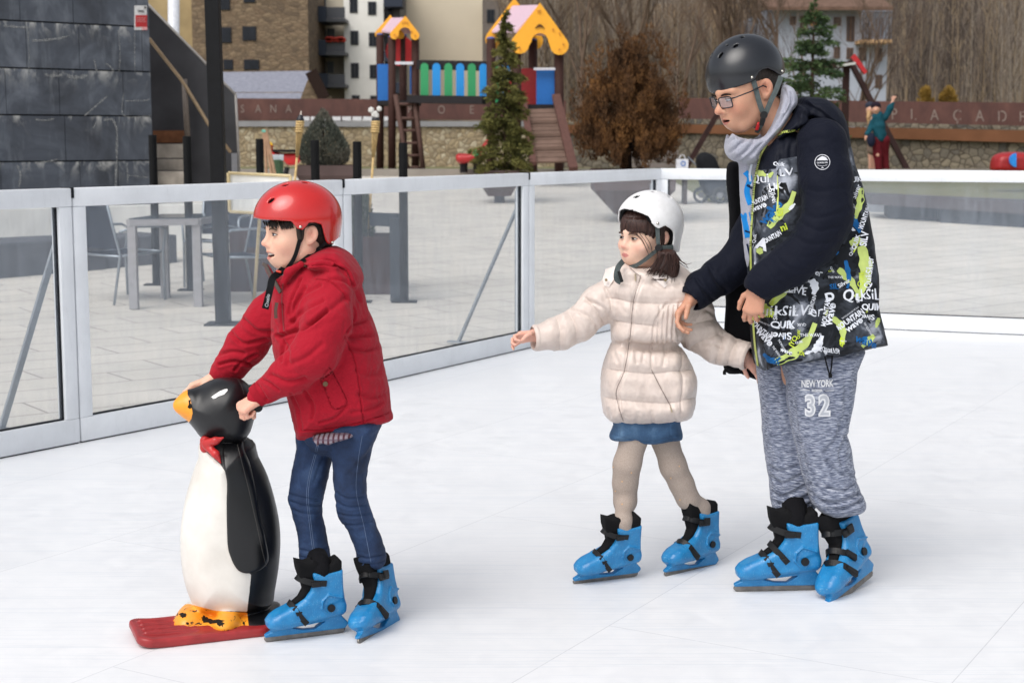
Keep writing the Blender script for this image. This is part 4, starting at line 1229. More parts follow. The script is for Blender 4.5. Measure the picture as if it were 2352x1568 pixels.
    coat = mk('coat', V, Q, M_COATR, body); bc = bvh_of(coat)
    # details
    mb = MB(); 
    stick_line(mb, bc, [(650, 650), (648, 700), (652, 760)], 2.2, .0018)
    mb.build('zip', simple('dark_red_zip', C(120, 26, 32), .5), coat)
    mb = MB(); stick_poly(mb, bc, [(737, 869), (756, 843), (797, 926), (768, 939)], .004, step=4); mb.build('pocket_flap', M_COATR, coat, smooth=True)
    mb = MB(); p, n = hit(bc, 748, 881, .0045); mb.tube([p, p - np.array([0, .003, 0])], .007, 14); mb.build('button', simple('brass_snap', C(110, 90, 70), .35, metal=.8), coat)
    mb = MB()
    strap3(mb, [P(604, 606, D + .04), P(611, 611, D + .02), P(619, 627, D - .01), P(630, 646, D - .05), P(645, 672, D - .09)], .010, .006, (-.5, -1, .3)); mb.build('collar_facing', simple('brown_leather', C(72, 58, 50), .45), coat)
    mb = MB(); strap3(mb, [P(636, 695, D - .125), P(633, 712, D - .13), P(634, 731, D - .13)], .009, .004); mb.build('zip_pull', simple('pull', C(84, 54, 44), .5), coat)
    for (a, b, d, r, a2, b2) in ((600, 902, D - .133, 27, 588, 911), (508, 858, D + .15, 25, 500, 867)):
        A = P(a, b, d); B = P(a2, b2, d); ax = (B - A) / np.linalg.norm(B - A); mb = MB(); n = 40; V2 = []
        u = np.cross(ax, (0, 1, 0)); u /= np.linalg.norm(u); w = np.cross(ax, u)
        for i in range(7):
            t = i / 6; c = A + (B - A) * (t * 1.15 - .1); 
            V2.append([c + (r * M(D) * (1.02 - .10 * t) + .0012 * (k % 2)) * (math.cos(2 * math.pi * k / n) * u + math.sin(2 * math.pi * k / n) * w) for k in range(n + 1)])
        mb.grid(V2); mb.build('cuff', simple('rib_knit', C(150, 26, 40), .9), coat, smooth=True)
    # shirt tail
    mb = MB(); S = SDF(); S.infl([(728, 985), (800, 975), (824, 984), (818, 991), (800, 997), (780, 1002), (766, 1008), (752, 1004), (742, 1009), (735, 1016), (734, 1004)], D - .02, .138, 9)
    V, Q = S.mesh(.004); t = NT('plaid'); v = t.coord('Object')
    wv = t.new('ShaderNodeTexWave'); wv.bands_direction = 'X'; t.l.new(v, wv.inputs[0]); wv.inputs['Scale'].default_value = 22
    wz = t.new('ShaderNodeTexWave'); wz.bands_direction = 'Z'; t.l.new(v, wz.inputs[0]); wz.inputs['Scale'].default_value = 22
    cc = t.mix(t.ramp(wv.outputs[0], [(.6, (0, 0, 0)), (.7, (1, 1, 1))]), C(132, 124, 134), C(74, 36, 48)); cc = t.mix(t.math('MULTIPLY', t.ramp(wz.outputs[0], [(.6, (0, 0, 0)), (.7, (1, 1, 1))]), .6), cc, C(80, 60, 75))
    mk('shirt_tail', V, Q, t.set(cc, .9), body)
    # ---------------- jeans
    S = SDF()
    nl = [(768, 960), (768, 1022), (767, 1070), (768, 1114), (772, 1150), (775, 1182), (797, 1216), (806, 1240), (814, 1263), (821, 1303), (850, 1309), (876, 1308), (886, 1283), (879, 1250), (863, 1206), (850, 1165), (843, 1136), (845, 1079), (858, 1025), (868, 960)]
    S.infl(nl, D - .01, lambda z: np.interp(z, [.17, .35, .6], [.056, .062, .078]), 32, .012, tilt=-.16)
    fl_ = [(682, 960), (680, 1020), (669, 1096), (662, 1130), (663, 1150), (673, 1180), (680, 1205), (685, 1228), (692, 1290), (725, 1297), (760, 1290), (758, 1265), (748, 1215), (741, 1180), (740, 1153), (752, 1105), (765, 1040), (768, 960)]
    S.infl([(684, 950), (690, 990), (720, 1030), (760, 1046), (800, 1046), (850, 1010), (868, 990), (868, 950)], D + .02, .12, 60, .02)
    S.infl(fl_, D + .055, lambda z: np.interp(z, [.17, .35, .6], [.056, .062, .075]), 32, .012, tilt=.08)
    V, Q = S.mesh(.003); N = normals(V, Q)
    fj = [([(664, 1135), (690, 1142), (730, 1150)], 5, 3), ([(668, 1152), (700, 1162), (738, 1160)], 6, 3), ([(672, 1170), (700, 1180), (742, 1176)], 4, 3), ([(770, 1130), (800, 1145), (840, 1138)], 5, 3), ([(772, 1152), (800, 1165), (845, 1158)], 5, 3), ([(778, 1180), (810, 1186), (850, 1178)], 5, 3),
          ([(790, 1205), (820, 1206), (858, 1196)], 4, 3), ([(684, 1260), (720, 1268), (756, 1258)], 4, 2.5), ([(690, 1278), (720, 1284), (758, 1276)], 4, 2.5), ([(815, 1275), (845, 1282), (882, 1272)], 5, 2.5), ([(818, 1292), (850, 1297), (882, 1288)], 4, 2.5), ([(765, 1020), (740, 1060), (720, 1110)], 3, 5), ([(860, 1020), (830, 1060), (800, 1090)], 3, 5)]
    V = V + N * (folds(V, N, fj) * .9 + .0018 * fbm(V * (25, 25, 40), 3, 2))[:, None]
    jeans = mk('jeans', V, Q, M_DENIM, body); bj = bvh_of(jeans)
    mb = MB(); stick_line(mb, bj, [(735, 1010), (726, 1045), (714, 1090), (708, 1140), (714, 1200), (722, 1260), (730, 1295)], 1.0, .0012); stick_line(mb, bj, [(731, 1010), (722, 1045), (710, 1090), (704, 1140), (710, 1200), (718, 1260), (726, 1295)], 1.0, .0012)
    stick_line(mb, bj, [(832, 1000), (822, 1060), (818, 1130), (836, 1210), (852, 1290)], 1.0, .0012); mb.build('seam_stitching', simple('denim_stitch', C(96, 112, 140), .8), jeans)
    # socks/ankles and skates
    for sk, l0 in ((skA, P(726, 1275, D + .03)), (skB, P(851, 1285, D + .035))):
        mb = MB(); q = [l0] + [np.array(c[:3]) for c in ankle(sk, 0)]; cc_ = catmull(q, 4, False); mb.tube(cc_, list(np.interp(np.arange(len(cc_)), [0, 4, len(cc_) - 1], [.032, .030, .018])), 18); mb.build('sock', M_SOCK, body, smooth=True); place_skate(body, *sk)
    return body
M_SKIN = skin_mat('skin')
t = NT('hair_dark'); st = t.noise(t.coord('Object', (380, 380, 40)), 1, 3); M_HAIRB = t.set(t.ramp(st, [(.3, (.008, .006, .005)), (.7, (.035, .024, .018))]), .5, 0, t.bump(st, .5, .002), Specular_IOR_Level=.3)
t = NT('red_helmet_gloss'); n = t.noise(t.coord(), 9, 3); fl = t.noise(t.coord(), 900, 1)
M_HELR = t.set(t.ramp(n, [(.3, C(176, 24, 22)), (.7, C(196, 30, 28))]), .22, 0, t.bump(n, .02, .003), Coat_Weight=.55, Coat_Roughness=.05)
M_COATR = cloth('red_coat_cloth', C(158, 26, 42), .85, 700, (16, .5), .12, .06)
t = NT('denim'); v = t.coord(); n1 = t.noise(v, 9, 4, .6); n2 = t.noise(t.coord('Object', (500, 500, 160)), 1, 3)
c = t.mix(.5, t.ramp(n1, [(.3, C(18, 34, 62)), (.55, C(34, 58, 96)), (.8, C(66, 92, 130))]), t.ramp(n2, [(.2, C(130)), (.8, C(255))]), 'MULTIPLY')
M_DENIM = t.set(c, .85, 0, t.bump(n2, .35, .001, t.bump(t.noise(v, 30, 3), .4, .006)))
M_SOCK = simple('black_sock', C(20, 20, 23), .95, .2, 300)
if want('boy'): make_boy(); log('boy')
# ================================================================== girl in the cream puffer coat
def seams(lines, deep=8, wide=11, fine=3.5, fw=2.0):
    out = []
    for l in lines: out += [(l, deep, wide), (l, fine, fw)]
    return out
def make_girl():
    D = 5.03
    skA = (P(1341, 1343, 4.915), GP(1438.7, 1329.8), 11, .226, False); skB = (GP(1508, 1331.5), P(1659, 1306, 5.16), -3, .234, True)
    hf = head_frame((1522, 549), D - .045, EAR, 38, 4, 2, (.86, .90, .79))
    if os.environ.get('DBG'):
        for nm, c in dict(nose=(0, .119, -.028), chin=(0, .07, -.115), eyeN=(-.032, .09, .002), eyeF=(.032, .09, .002), mouth=(0, .098, -.063), crown=(0, -.01, .125)).items(): print('girl', nm, [round(float(v[0])) for v in UNP(hf.w(c))])
    S = SDF(); head_ops(S, hf, mouth=0, cheek=.034, jaw=.054, nose=.92)
    S.cap(hf.w((0, -.02, -.05)), P(1492, 650, D + .01), .042, .048, .03)
    S.pchain([(1492, 650, D, 36), (1490, 740, D, 40), (1480, 860, D, 42), (1486, 960, D, 40)], .02)
    S.pchain([(1412, 690, D - .03, 24), (1320, 755, D - .05, 20), (1240, 772, D - .07, 15)], .02)
    S.pchain([(1590, 700, D + .05, 22), (1608, 762, D + .045, 18), (1652, 798, D + .03, 16), (1708, 815, D - .01, 14)], .02)
    S.pchain([(1458, 1000, D - .01, 24), (1440, 1080, D - .02, 20), (1436, 1135, D + .0, 18)], .02); S.chain([tuple(P(1436, 1135, D)) + (.018,)] + ankle(skA, .012), .006)
    S.pchain([(1522, 1000, D + .04, 24), (1549, 1080, D + .04, 20), (1570, 1125, D + .05, 17)], .02); S.chain([tuple(P(1570, 1125, D + .05)) + (.018,)] + ankle(skB, .012), .006)
    s = .60
    R = mkR((-1, -.05, -.16), (.1, .75, .62)) * np.array([-1, 1, 1])
    h1 = Fr(P(1236, 768, D - .07), R, s)
    hand_ops(S, h1, [(28, 70, 55), (18, 62, 55), (18, 40, 40), (-8, 8, 10)], spread=(12, 3, -10, -34), thumb=((.8, .8, -.7), (.1, 1, -.7), (-.4, 1, -.6)))
    R = mkR((.72, .1, -.62), (.35, -.85, .3))
    h2 = Fr(P(1708, 817, D + .0), R, s)
    hand_ops(S, h2, [(10, 20, 15), (14, 25, 20), (20, 30, 20), (30, 30, 20)], spread=(14, 4, -6, -38), thumb=((.8, .8, -.3), (.4, 1, -.3), (.2, 1, -.3)))
    V, Q = S.mesh(.0024)
    body = mk('person', V, Q, M_SKIN, None, origin=GP(1490, 1335))
    tag(body, 'small girl in a cream puffer coat and white helmet holding one arm out', 'person')
    hd = np.maximum(np.exp(-(np.linalg.norm(V - h1.w((0, .08, 0)), axis=1) / .06) ** 2), np.exp(-(np.linalg.norm(V - h2.w((0, .08, 0)), axis=1) / .06) ** 2))
    vattr(body, 'skin', skin_color(V, hf, C(226, 188, 166), C(188, 104, 104), C(224, 140, 126), False, 0, hd * 1.6))
    eyes(body, hf, (.04, .025, .018), (-.1, 1, -.22), 0, (.08, .05, .04), .62)
    bvb = bvh_of(body)
    # tights
    S = SDF()
    S.pchain([(1458, 1000, D - .01, 35), (1440, 1068, D - .02, 28), (1436, 1110, D - .01, 25), (1436, 1150, D + .0, 23.5)], .035); S.chain([tuple(P(1436, 1150, D)) + (23 * M(D),)] + ankle(skA, .026), .03)
    S.pchain([(1524, 1000, D + .04, 35), (1547, 1072, D + .04, 27), (1566, 1112, D + .05, 24.5), (1580, 1145, D + .055, 22)], .035); S.chain([tuple(P(1580, 1145, D + .055)) + (23 * M(D),)] + ankle(skB, .026), .03)
    V, Q = S.mesh(.003); t = NT('tights_knit'); f = t.noise(t.coord('Object', (420, 420, 620)), 1, 3); c = t.ramp(f, [(.3, C(146, 132, 122)), (.7, C(176, 162, 151))])
    ti = mk('tights', V, Q, t.set(c, .9, 0, t.bump(f, .3, .001)), body); bt = bvh_of(ti)
    mb = MB()
    for x, y in ((1429, 1105), (1429, 1158), (1409, 1072), (1414, 1127), (1541, 1097), (1562, 1147), (1450, 1085), (1560, 1070)):
        stick_poly(mb, bt, [(x + (2.6 if k % 2 == 0 else 1.1) * math.sin(k * math.pi / 5), y - (2.6 if k % 2 == 0 else 1.1) * math.cos(k * math.pi / 5)) for k in range(10)], .0015)
    split_loose(mb.build('star_print', simple('gold_print', C(205, 165, 120), .5), ti))
    # skirt
    S = SDF(); S.infl([(1412, 940), (1409, 975), (1399, 1004), (1420, 1013), (1457, 1018), (1503, 1021), (1552, 1012), (1568, 1003), (1562, 970), (1560, 940)], D + .01, .088, 40)
    S.infl([(1425, 1000), (1460, 1005), (1500, 1008), (1545, 1000), (1560, 1030), (1500, 1040), (1410, 1030)], D + .01, .075, 30, .004, 's')
    V, Q = S.mesh(.003); N = normals(V, Q); V = V + N * folds(V, N, [([(1403, 996), (1457, 1011), (1503, 1013.5), (1564, 996)], 2.5, 1.6), ([(1425, 968), (1422, 1008)], 2, 1.5), ([(1537, 960), (1540, 1012)], 2, 1.5), ([(1470, 970), (1480, 1005)], 3, 6)])[:, None]
    mk('skirt', V, Q, M_DENIM2, body)
    # coat
    S = SDF()
    up = [(1432, 610), (1405, 618), (1388, 640), (1386, 670), (1396, 710), (1402, 750), (1407, 790), (1430, 800), (1500, 804), (1556, 796), (1570, 760), (1600, 710), (1606, 675), (1594, 640), (1578, 618), (1545, 600), (1490, 604)]
    S.infl(up, D + .0, lambda z: np.interp(z, [.75, .9, 1.02], [.118, .128, .112]), 58, .01)
    lowp = [(1408, 784), (1394, 812), (1382, 850), (1380, 893), (1383, 935), (1393, 958), (1412, 968), (1440, 972), (1490, 973), (1533, 969), (1577, 961), (1594, 935), (1600, 893), (1599, 862), (1584, 826), (1557, 792), (1500, 780), (1440, 776)]
    S.infl(lowp, D + .01, .135, 52, .008)
    S.pchain([(1413, 672, D - .02, 38), (1375, 700, D - .03, 41), (1330, 745, D - .045, 38), (1285, 765, D - .055, 36), (1238, 775, D - .07, 31)], .025)
    S.pchain([(1588, 670, D + .03, 38), (1594, 720, D + .045, 43), (1605, 762, D + .045, 42), (1650, 798, D + .03, 37), (1706, 815, D - .01, 33)], .025)
    S.pchain([(1434, 606, D + .04, 10), (1431, 618, D - .03, 12), (1450, 632, D - .085, 13), (1482, 638, D - .095, 13), (1515, 632, D - .075, 13), (1545, 612, D - .01, 13)], .014)
    S.cap(P(1478, 590, D), P(1485, 635, D), .058, .040, .008, 's')
    a = P(1238, 775, D - .07); b = P(1222, 776, D - .076); S.cap(P(1200, 777, D - .085), P(1232, 775, D - .075), .036, .036, .004, 's')
    S.cap(P(1707, 817, D - .012), P(1740, 828, D - .04), .036, .038, .004, 's')
    V, Q = S.mesh(.0030); N = normals(V, Q)
    hz = [[(1396, 684), (1448, 694), (1533, 698), (1580, 692)], [(1398, 736), (1448, 744), (1506, 750)], [(1383, 845), (1425, 852), (1494, 859), (1567, 850), (1600, 846)], [(1381, 910), (1417, 919), (1533, 927), (1598, 913)]]
    sl = [[(1344, 684), (1368, 712), (1392, 750)], [(1304, 714), (1322, 752), (1326, 800)], [(1275, 722), (1287, 758), (1284, 806)],
          [(1566, 756), (1600, 742), (1640, 734)], [(1586, 800), (1630, 775), (1654, 764)], [(1640, 846), (1648, 815), (1664, 768)], [(1668, 848), (1676, 815), (1694, 776)]]
    f = seams(hz, 8, 11) + seams(sl, 7, 9) + seams([[(1398, 788), (1432, 791), (1500, 798), (1564, 793)]], 12, 10, 6, 3) + \
        seams([[(1471, 640), (1452, 694), (1447, 750), (1441, 798), (1431, 852), (1413, 898), (1417, 929), (1429, 967)]], 3, 8, 4, 2) + \
        [([(1478, 645), (1459, 696), (1454, 750), (1449, 798), (1439, 852), (1421, 898), (1425, 929), (1436, 967)], 3, 1.8), ([(1533, 696), (1506, 736), (1498, 796)], 5, 2.5)] + \
        [([(x, 702), (x - 4, 750), (x - 6, 795)], 5, 2.2) for x in (1516, 1527, 1538, 1550)] + seams([[(1565, 802), (1571, 856), (1565, 952)]], 5, 8) + \
        [([(1496, 800), (1497, 848)], 4, 3), ([(1410, 800), (1418, 830)], 4, 4), ([(1460, 804), (1462, 832)], 4, 4), ([(1530, 802), (1524, 838)], 4, 4), ([(1480, 803), (1476, 830)], 3, 3), ([(1400, 960), (1398, 940)], 4, 4), ([(1460, 968), (1466, 948)], 4, 4), ([(1500, 970), (1496, 945)], 4, 4), ([(1550, 965), (1545, 946)], 4, 4),
         ([(1345, 688), (1385, 706), (1402, 728)], 6, 4), ([(1308, 710), (1356, 729), (1375, 760)], 6, 4), ([(1600, 735), (1620, 712), (1640, 722)], 5, 4), ([(1612, 790), (1640, 790), (1660, 800)], 4, 4), ([(1390, 660), (1402, 690), (1404, 720)], 5, 3), ([(1562, 700), (1556, 740), (1560, 780)], 7, 3.5), ([(1445, 652), (1420, 645), (1400, 650)], 4, 5), ([(1500, 650), (1520, 660), (1560, 655)], 4, 5), ([(1420, 700), (1440, 720)], 2, 4), ([(1590, 655), (1600, 680), (1585, 700)], 4, 5)]
    V = V + N * (folds(V, N, f) + .0022 * fbm(V * (26, 26, 16), 3, 6) + .0008 * fbm(V * 80, 2, 4))[:, None]
    V = lap(V, Q, .3)
    coat = mk('puffer_coat', V, Q, M_PUFF, body); bc = bvh_of(coat)
    mb = MB(); stick_line(mb, bc, [(1472, 632), (1455, 694), (1450, 750), (1444, 798), (1434, 852), (1416, 898), (1420, 929), (1432, 966)], 1.4, .0012)
    stick_line(mb, bc, [(1496, 848), (1512, 880), (1540, 932)], 2.4, .002); stick_line(mb, bc, [(1447, 616), (1458, 626), (1470, 634)], 1.8, .002)
    mb.build('zip', simple('taupe_zip', C(140, 126, 120), .5, .2), coat)
    mb = MB(); p, n = hit(bc, 1540, 934, .004); q_, n = hit(bc, 1544, 944, .005); mb.tube([p, q_], .0022, 8); p, n = hit(bc, 1459, 630, .005); q_, n = hit(bc, 1459.5, 646, .006); mb.tube([p, q_], .0025, 8); split_loose(mb.build('zip_pull', simple('gilt_metal', C(190, 176, 150), .3, metal=.9), coat))
    tabm = simple('cream_tab', C(222, 212, 206), .5)
    for pl, (sx, sy) in (([(1497, 635), (1537, 627), (1549, 640), (1526, 661)], (1528, 643)), ([(1384, 642), (1391, 618), (1412, 611), (1417, 622), (1411, 640), (1399, 659), (1388, 656)], (1392.5, 643))):
        dd = min(hit(bc, x, y, 0, D)[0][1] for x, y in pl + [(sx, sy)]) - .004; c = sum(np.array(q) for q in pl) / len(pl)
        w = [P(x, y, min(hit(bc, x, y, 0, D)[0][1] - .003, dd + .03)) for x, y in pl]; n_ = len(w); v = w + [q + np.array([0, .004, 0]) for q in w]
        mb = MB(); mb._add(v, [tuple(range(n_)), tuple(range(2 * n_ - 1, n_ - 1, -1))] + [(i, (i + 1) % n_, n_ + (i + 1) % n_, n_ + i) for i in range(n_)]); tb = mb.build('hood_tab', tabm, coat)
        p = P(sx, sy, dd - .004); mb = MB(); mb.tube([p + np.array([0, .012, 0]), p - np.array([0, .004, 0])], .0042, 12); mb.build('snap', simple('gilt_metal2', C(160, 140, 110), .3, metal=.9), tb)
    for (A, Bq, r) in ((P(1238, 775, D - .07), P(1226, 776, D - .075), 30), (P(1706, 815, D - .01), P(1718, 819, D - .018), 33)):    # cuff openings
        ax = (Bq - A) / np.linalg.norm(Bq - A); u = np.cross(ax, (0, 1, 0)); u /= np.linalg.norm(u); w = np.cross(ax, u); mb = MB(); g = []
        for i in range(4):
            c = A + ax * (.006 + .005 * i); rr = r * M(D) * (1.0, 1.03, 1.0, .86)[i]
            g.append([c + rr * (math.cos(2 * math.pi * k / 36) * u + math.sin(2 * math.pi * k / 36) * w) for k in range(37)])
        mb.grid(g); mb.build('cuff', M_PUFF, coat, smooth=True)
    # hair
    S = SDF(); S.ell((0, -.010, .040), (.086, .107, .094), .01, fr=hf); S.ell((0, -.05, -.03), (.072, .06, .075), .03, fr=hf)
    S.prism([(.3, .027), (.085, .021), (.055, .012), (.034, -.012), (.022, -.04), (.012, -.2), (.3, -.2)], .3, .001, .008, 's', hf)
    S.ell((-.085, -.010, -.014), (.02, .018, .026), .004, 's', hf)
    V, Q = S.mesh(.003); q = hf.loc(V); N = normals(V, Q); an = np.arctan2(q[:, 0], q[:, 1])
    V = V + N * (.0022 * vnoise(np.stack([an * 26, q[:, 2] * 8, np.zeros(len(V))], 1), 3))[:, None]
    hair = mk('hair', V, Q, M_HAIRG, body)
    rn = random.Random(5); mb = MB()
    for k in range(330):
        an = rad(-62 + 178 * rn.random()) ; side = an > rad(72)
        z1 = (.020 + .006 * rn.random() - .004 * abs(math.sin(an))) if not side else -.02 - .05 * rn.random()
        pts = []
        dz = .018 * (rn.random() - .5)
        for j in range(6):
            z = .085 + (z1 - .085) * j / 5; a2 = an + dz * 8 * j / 5 * .5
            e = math.sqrt(max(.02, 1 - ((z - .040) / .094) ** 2)) if z > .04 else 1.0
            rr = .0012 + .001 * rn.random()
            pts.append(hf.w((-math.sin(a2) * .0868 * e, -.010 + math.cos(a2) * .1078 * e, z)))
        mb.tube(pts, [.0010, .0012, .0012, .0010, .0008, .0002], 4)
    # loose strands by the cheek
    for pl in ([(1462, 535), (1474, 550), (1483, 570), (1489, 585)], [(1468, 535), (1480, 552), (1490, 572)], [(1480, 540), (1490, 556), (1496, 575), (1494, 588)], [(1455, 533), (1468, 545), (1479, 562), (1486, 578)]):
        c = catmull(pl, 4, False); pts = [hit(bvb, a, b, .003, D - .08)[0] for a, b in c]; mb.tube(pts, [.0008] * (len(pts) - 1) + [.0002], 4)
    # pony tail
    Z6 = lambda l: [(1378 + .1611 * a, 425 + .1611 * b) for a, b in l]
    tail = Z6([(830, 930), (1030, 925), (1100, 990), (1128, 1100), (1132, 1200), (1095, 1310), (1030, 1335), (960, 1290), (900, 1250), (800, 1240), (740, 1200), (780, 1110), (810, 1040)])
    S = SDF(); S.infl(tail, D - .085, .032, 16); V, Q = S.mesh(.003); N = normals(V, Q); px, py = UNP(V)
    V = V + N * (.003 * vnoise(np.stack([px * .22 + py * .05, py * .03, V[:, 1] * 60], 1), 3))[:, None]; mk('hair', V, Q, M_HAIRG, body)
    def strand(z6, r=.0014, dd=-.10):
        c = catmull(Z6(z6), 4, False); n = len(c); mb.tube([P(a, b, D + dd + .012 * math.sin(i)) if False else P(a, b, D + dd) for i, (a, b) in enumerate(c)], [r * (1 - i / n) + .0003 for i in range(n)], 4)
    for k in range(210):
        x0 = 840 + 230 * rn.random(); t_ = (x0 - 840) / 230
        x2 = 640 + 430 * t_ + 60 * (rn.random() - .5); y2 = 1200 + 150 * rn.random() * (.4 + t_) + (30 if t_ < .3 else 0); x1 = x0 + (x2 - x0) * .35 + 30 * rn.random(); dd = -.088 - .035 * rn.random()
        strand([(x0, 950 + 40 * rn.random()), (x1 + 30 * t_, 1080), ((x1 + x2) / 2 + 20, 1160), (x2, y2)], .0012, dd)
    for e in ([(1060, 960), (1130, 1050), (1180, 1100), (1235, 1100)], [(1080, 1000), (1130, 1060), (1210, 1120), (1265, 1190)], [(1060, 1010), (1150, 1080), (1230, 1130), (1310, 1110)], [(1080, 1040), (1140, 1110), (1200, 1150), (1250, 1180)], [(1060, 960), (1110, 1010), (1160, 1080), (1200, 1105)],
              [(900, 1150), (880, 1250), (850, 1310), (835, 1345)], [(960, 1180), (930, 1260), (890, 1310), (860, 1335)], [(850, 1120), (760, 1200), (680, 1230), (650, 1235)], [(850, 1100), (740, 1160), (660, 1185), (612, 1195)], [(870, 1130), (800, 1200), (730, 1250), (690, 1265)]): strand(e, .002, -.11)
    mb.build('hair', M_HAIRG, body, smooth=True)
    # helmet
    hfr = Fr(P(1493, 512, D - .0), hf.R @ rotm('X', 3))
    edge = [(1409, 478), (1413, 480), (1431, 478), (1458, 484.6), (1476, 491), (1492, 498), (1496, 505), (1499, 514), (1506, 521), (1514, 526), (1521, 523), (1529, 519), (1538, 524), (1546, 531), (1548, 540), (1548, 551), (1545, 566), (1549, 575), (1557, 580), (1572, 580)]
    helmet(body, hfr, (.100, .117, .105), edge, [(1464, 450.5, .0085), (1539, 452, .0085), (1502, 440, .0075)], [M_HELW, M_LINER], rivets=[(1510.5, 513)], zlow=.5)
    mb = MB()
    def sp(l):
        out = []
        for a, b, d in l:
            p, n = hit(bvb, a, b, .004); out.append(p if p is not None and abs(p[1] - D) < .2 else P(a, b, D - d))
        return out
    strap3(mb, [P(1510, 520, D - .09), P(1511, 545, D - .09), P(1512.5, 566, D - .088)], .013, .002); strap3(mb, [P(1514, 569, D - .086), P(1530, 568, D - .075), P(1546, 567, D - .06)], .013, .002)
    strap3(mb, sp([(1508, 574, .086), (1494, 584, .085), (1478, 597, .085), (1460, 608, .09), (1443, 610, .10)]), .012, .002)
    strap3(mb, [P(1431, 600, D - .085), P(1421, 612, D - .12), P(1416, 628, D - .13), P(1417, 642, D - .125), P(1426, 648, D - .12)], .017, .003)
    mb.build('chin_strap', M_WEB_GRY, body)
    mb = MB(); mb.tube([P(1513, 569.5, D - .085), P(1513, 569.5, D - .098)], [.0125, .011], 18); mb.beam(P(1421, 622, D - .135), P(1429, 648, D - .135), .010, .006, (0, -1, 0), bev=.002); split_loose(mb.build('strap_buckle', M_BLKPL, body, smooth=False))
    # skates
    place_skate(body, *skA); place_skate(body, *skB)
    return body
t = NT('denim_skirt_mat'); v = t.coord(); n1 = t.noise(v, 10, 4, .6); n2 = t.noise(t.coord('Object', (500, 500, 160)), 1, 3)
M_DENIM2 = t.set(t.mix(.4, t.ramp(n1, [(.3, C(36, 66, 98)), (.5, C(58, 92, 128)), (.75, C(104, 138, 170))]), t.ramp(n2, [(.2, C(150)), (.8, C(255))]), 'MULTIPLY'), .85, 0, t.bump(n2, .35, .001))
t = NT('puffer_nylon'); n1 = t.noise(t.coord('Object', (1, 1, .6)), 34, 4, .6, .8)
M_PUFF = t.set(t.ramp(n1, [(.3, C(199, 184, 175)), (.7, C(215, 201, 192))]), .42, 0, t.bump(n1, .35, .006), Specular_IOR_Level=.45, Sheen_Weight=.1)
t = NT('hair_brown'); st = t.noise(t.coord('Object', (300, 300, 30)), 1, 3); M_HAIRG = t.set(t.ramp(st, [(.3, (.018, .008, .007)), (.7, (.075, .036, .028))]), .42, 0, t.bump(st, .4, .002), Specular_IOR_Level=.4)
t = NT('white_helmet'); n = t.noise(t.coord(), 40, 5, .7); M_HELW = t.set(t.ramp(n, [(.3, (.70, .70, .70, 1)), (.6, (.78, .78, .785, 1))]), .34, 0, t.bump(n, .02, .002))
if want('girl'): make_girl(); log('girl')
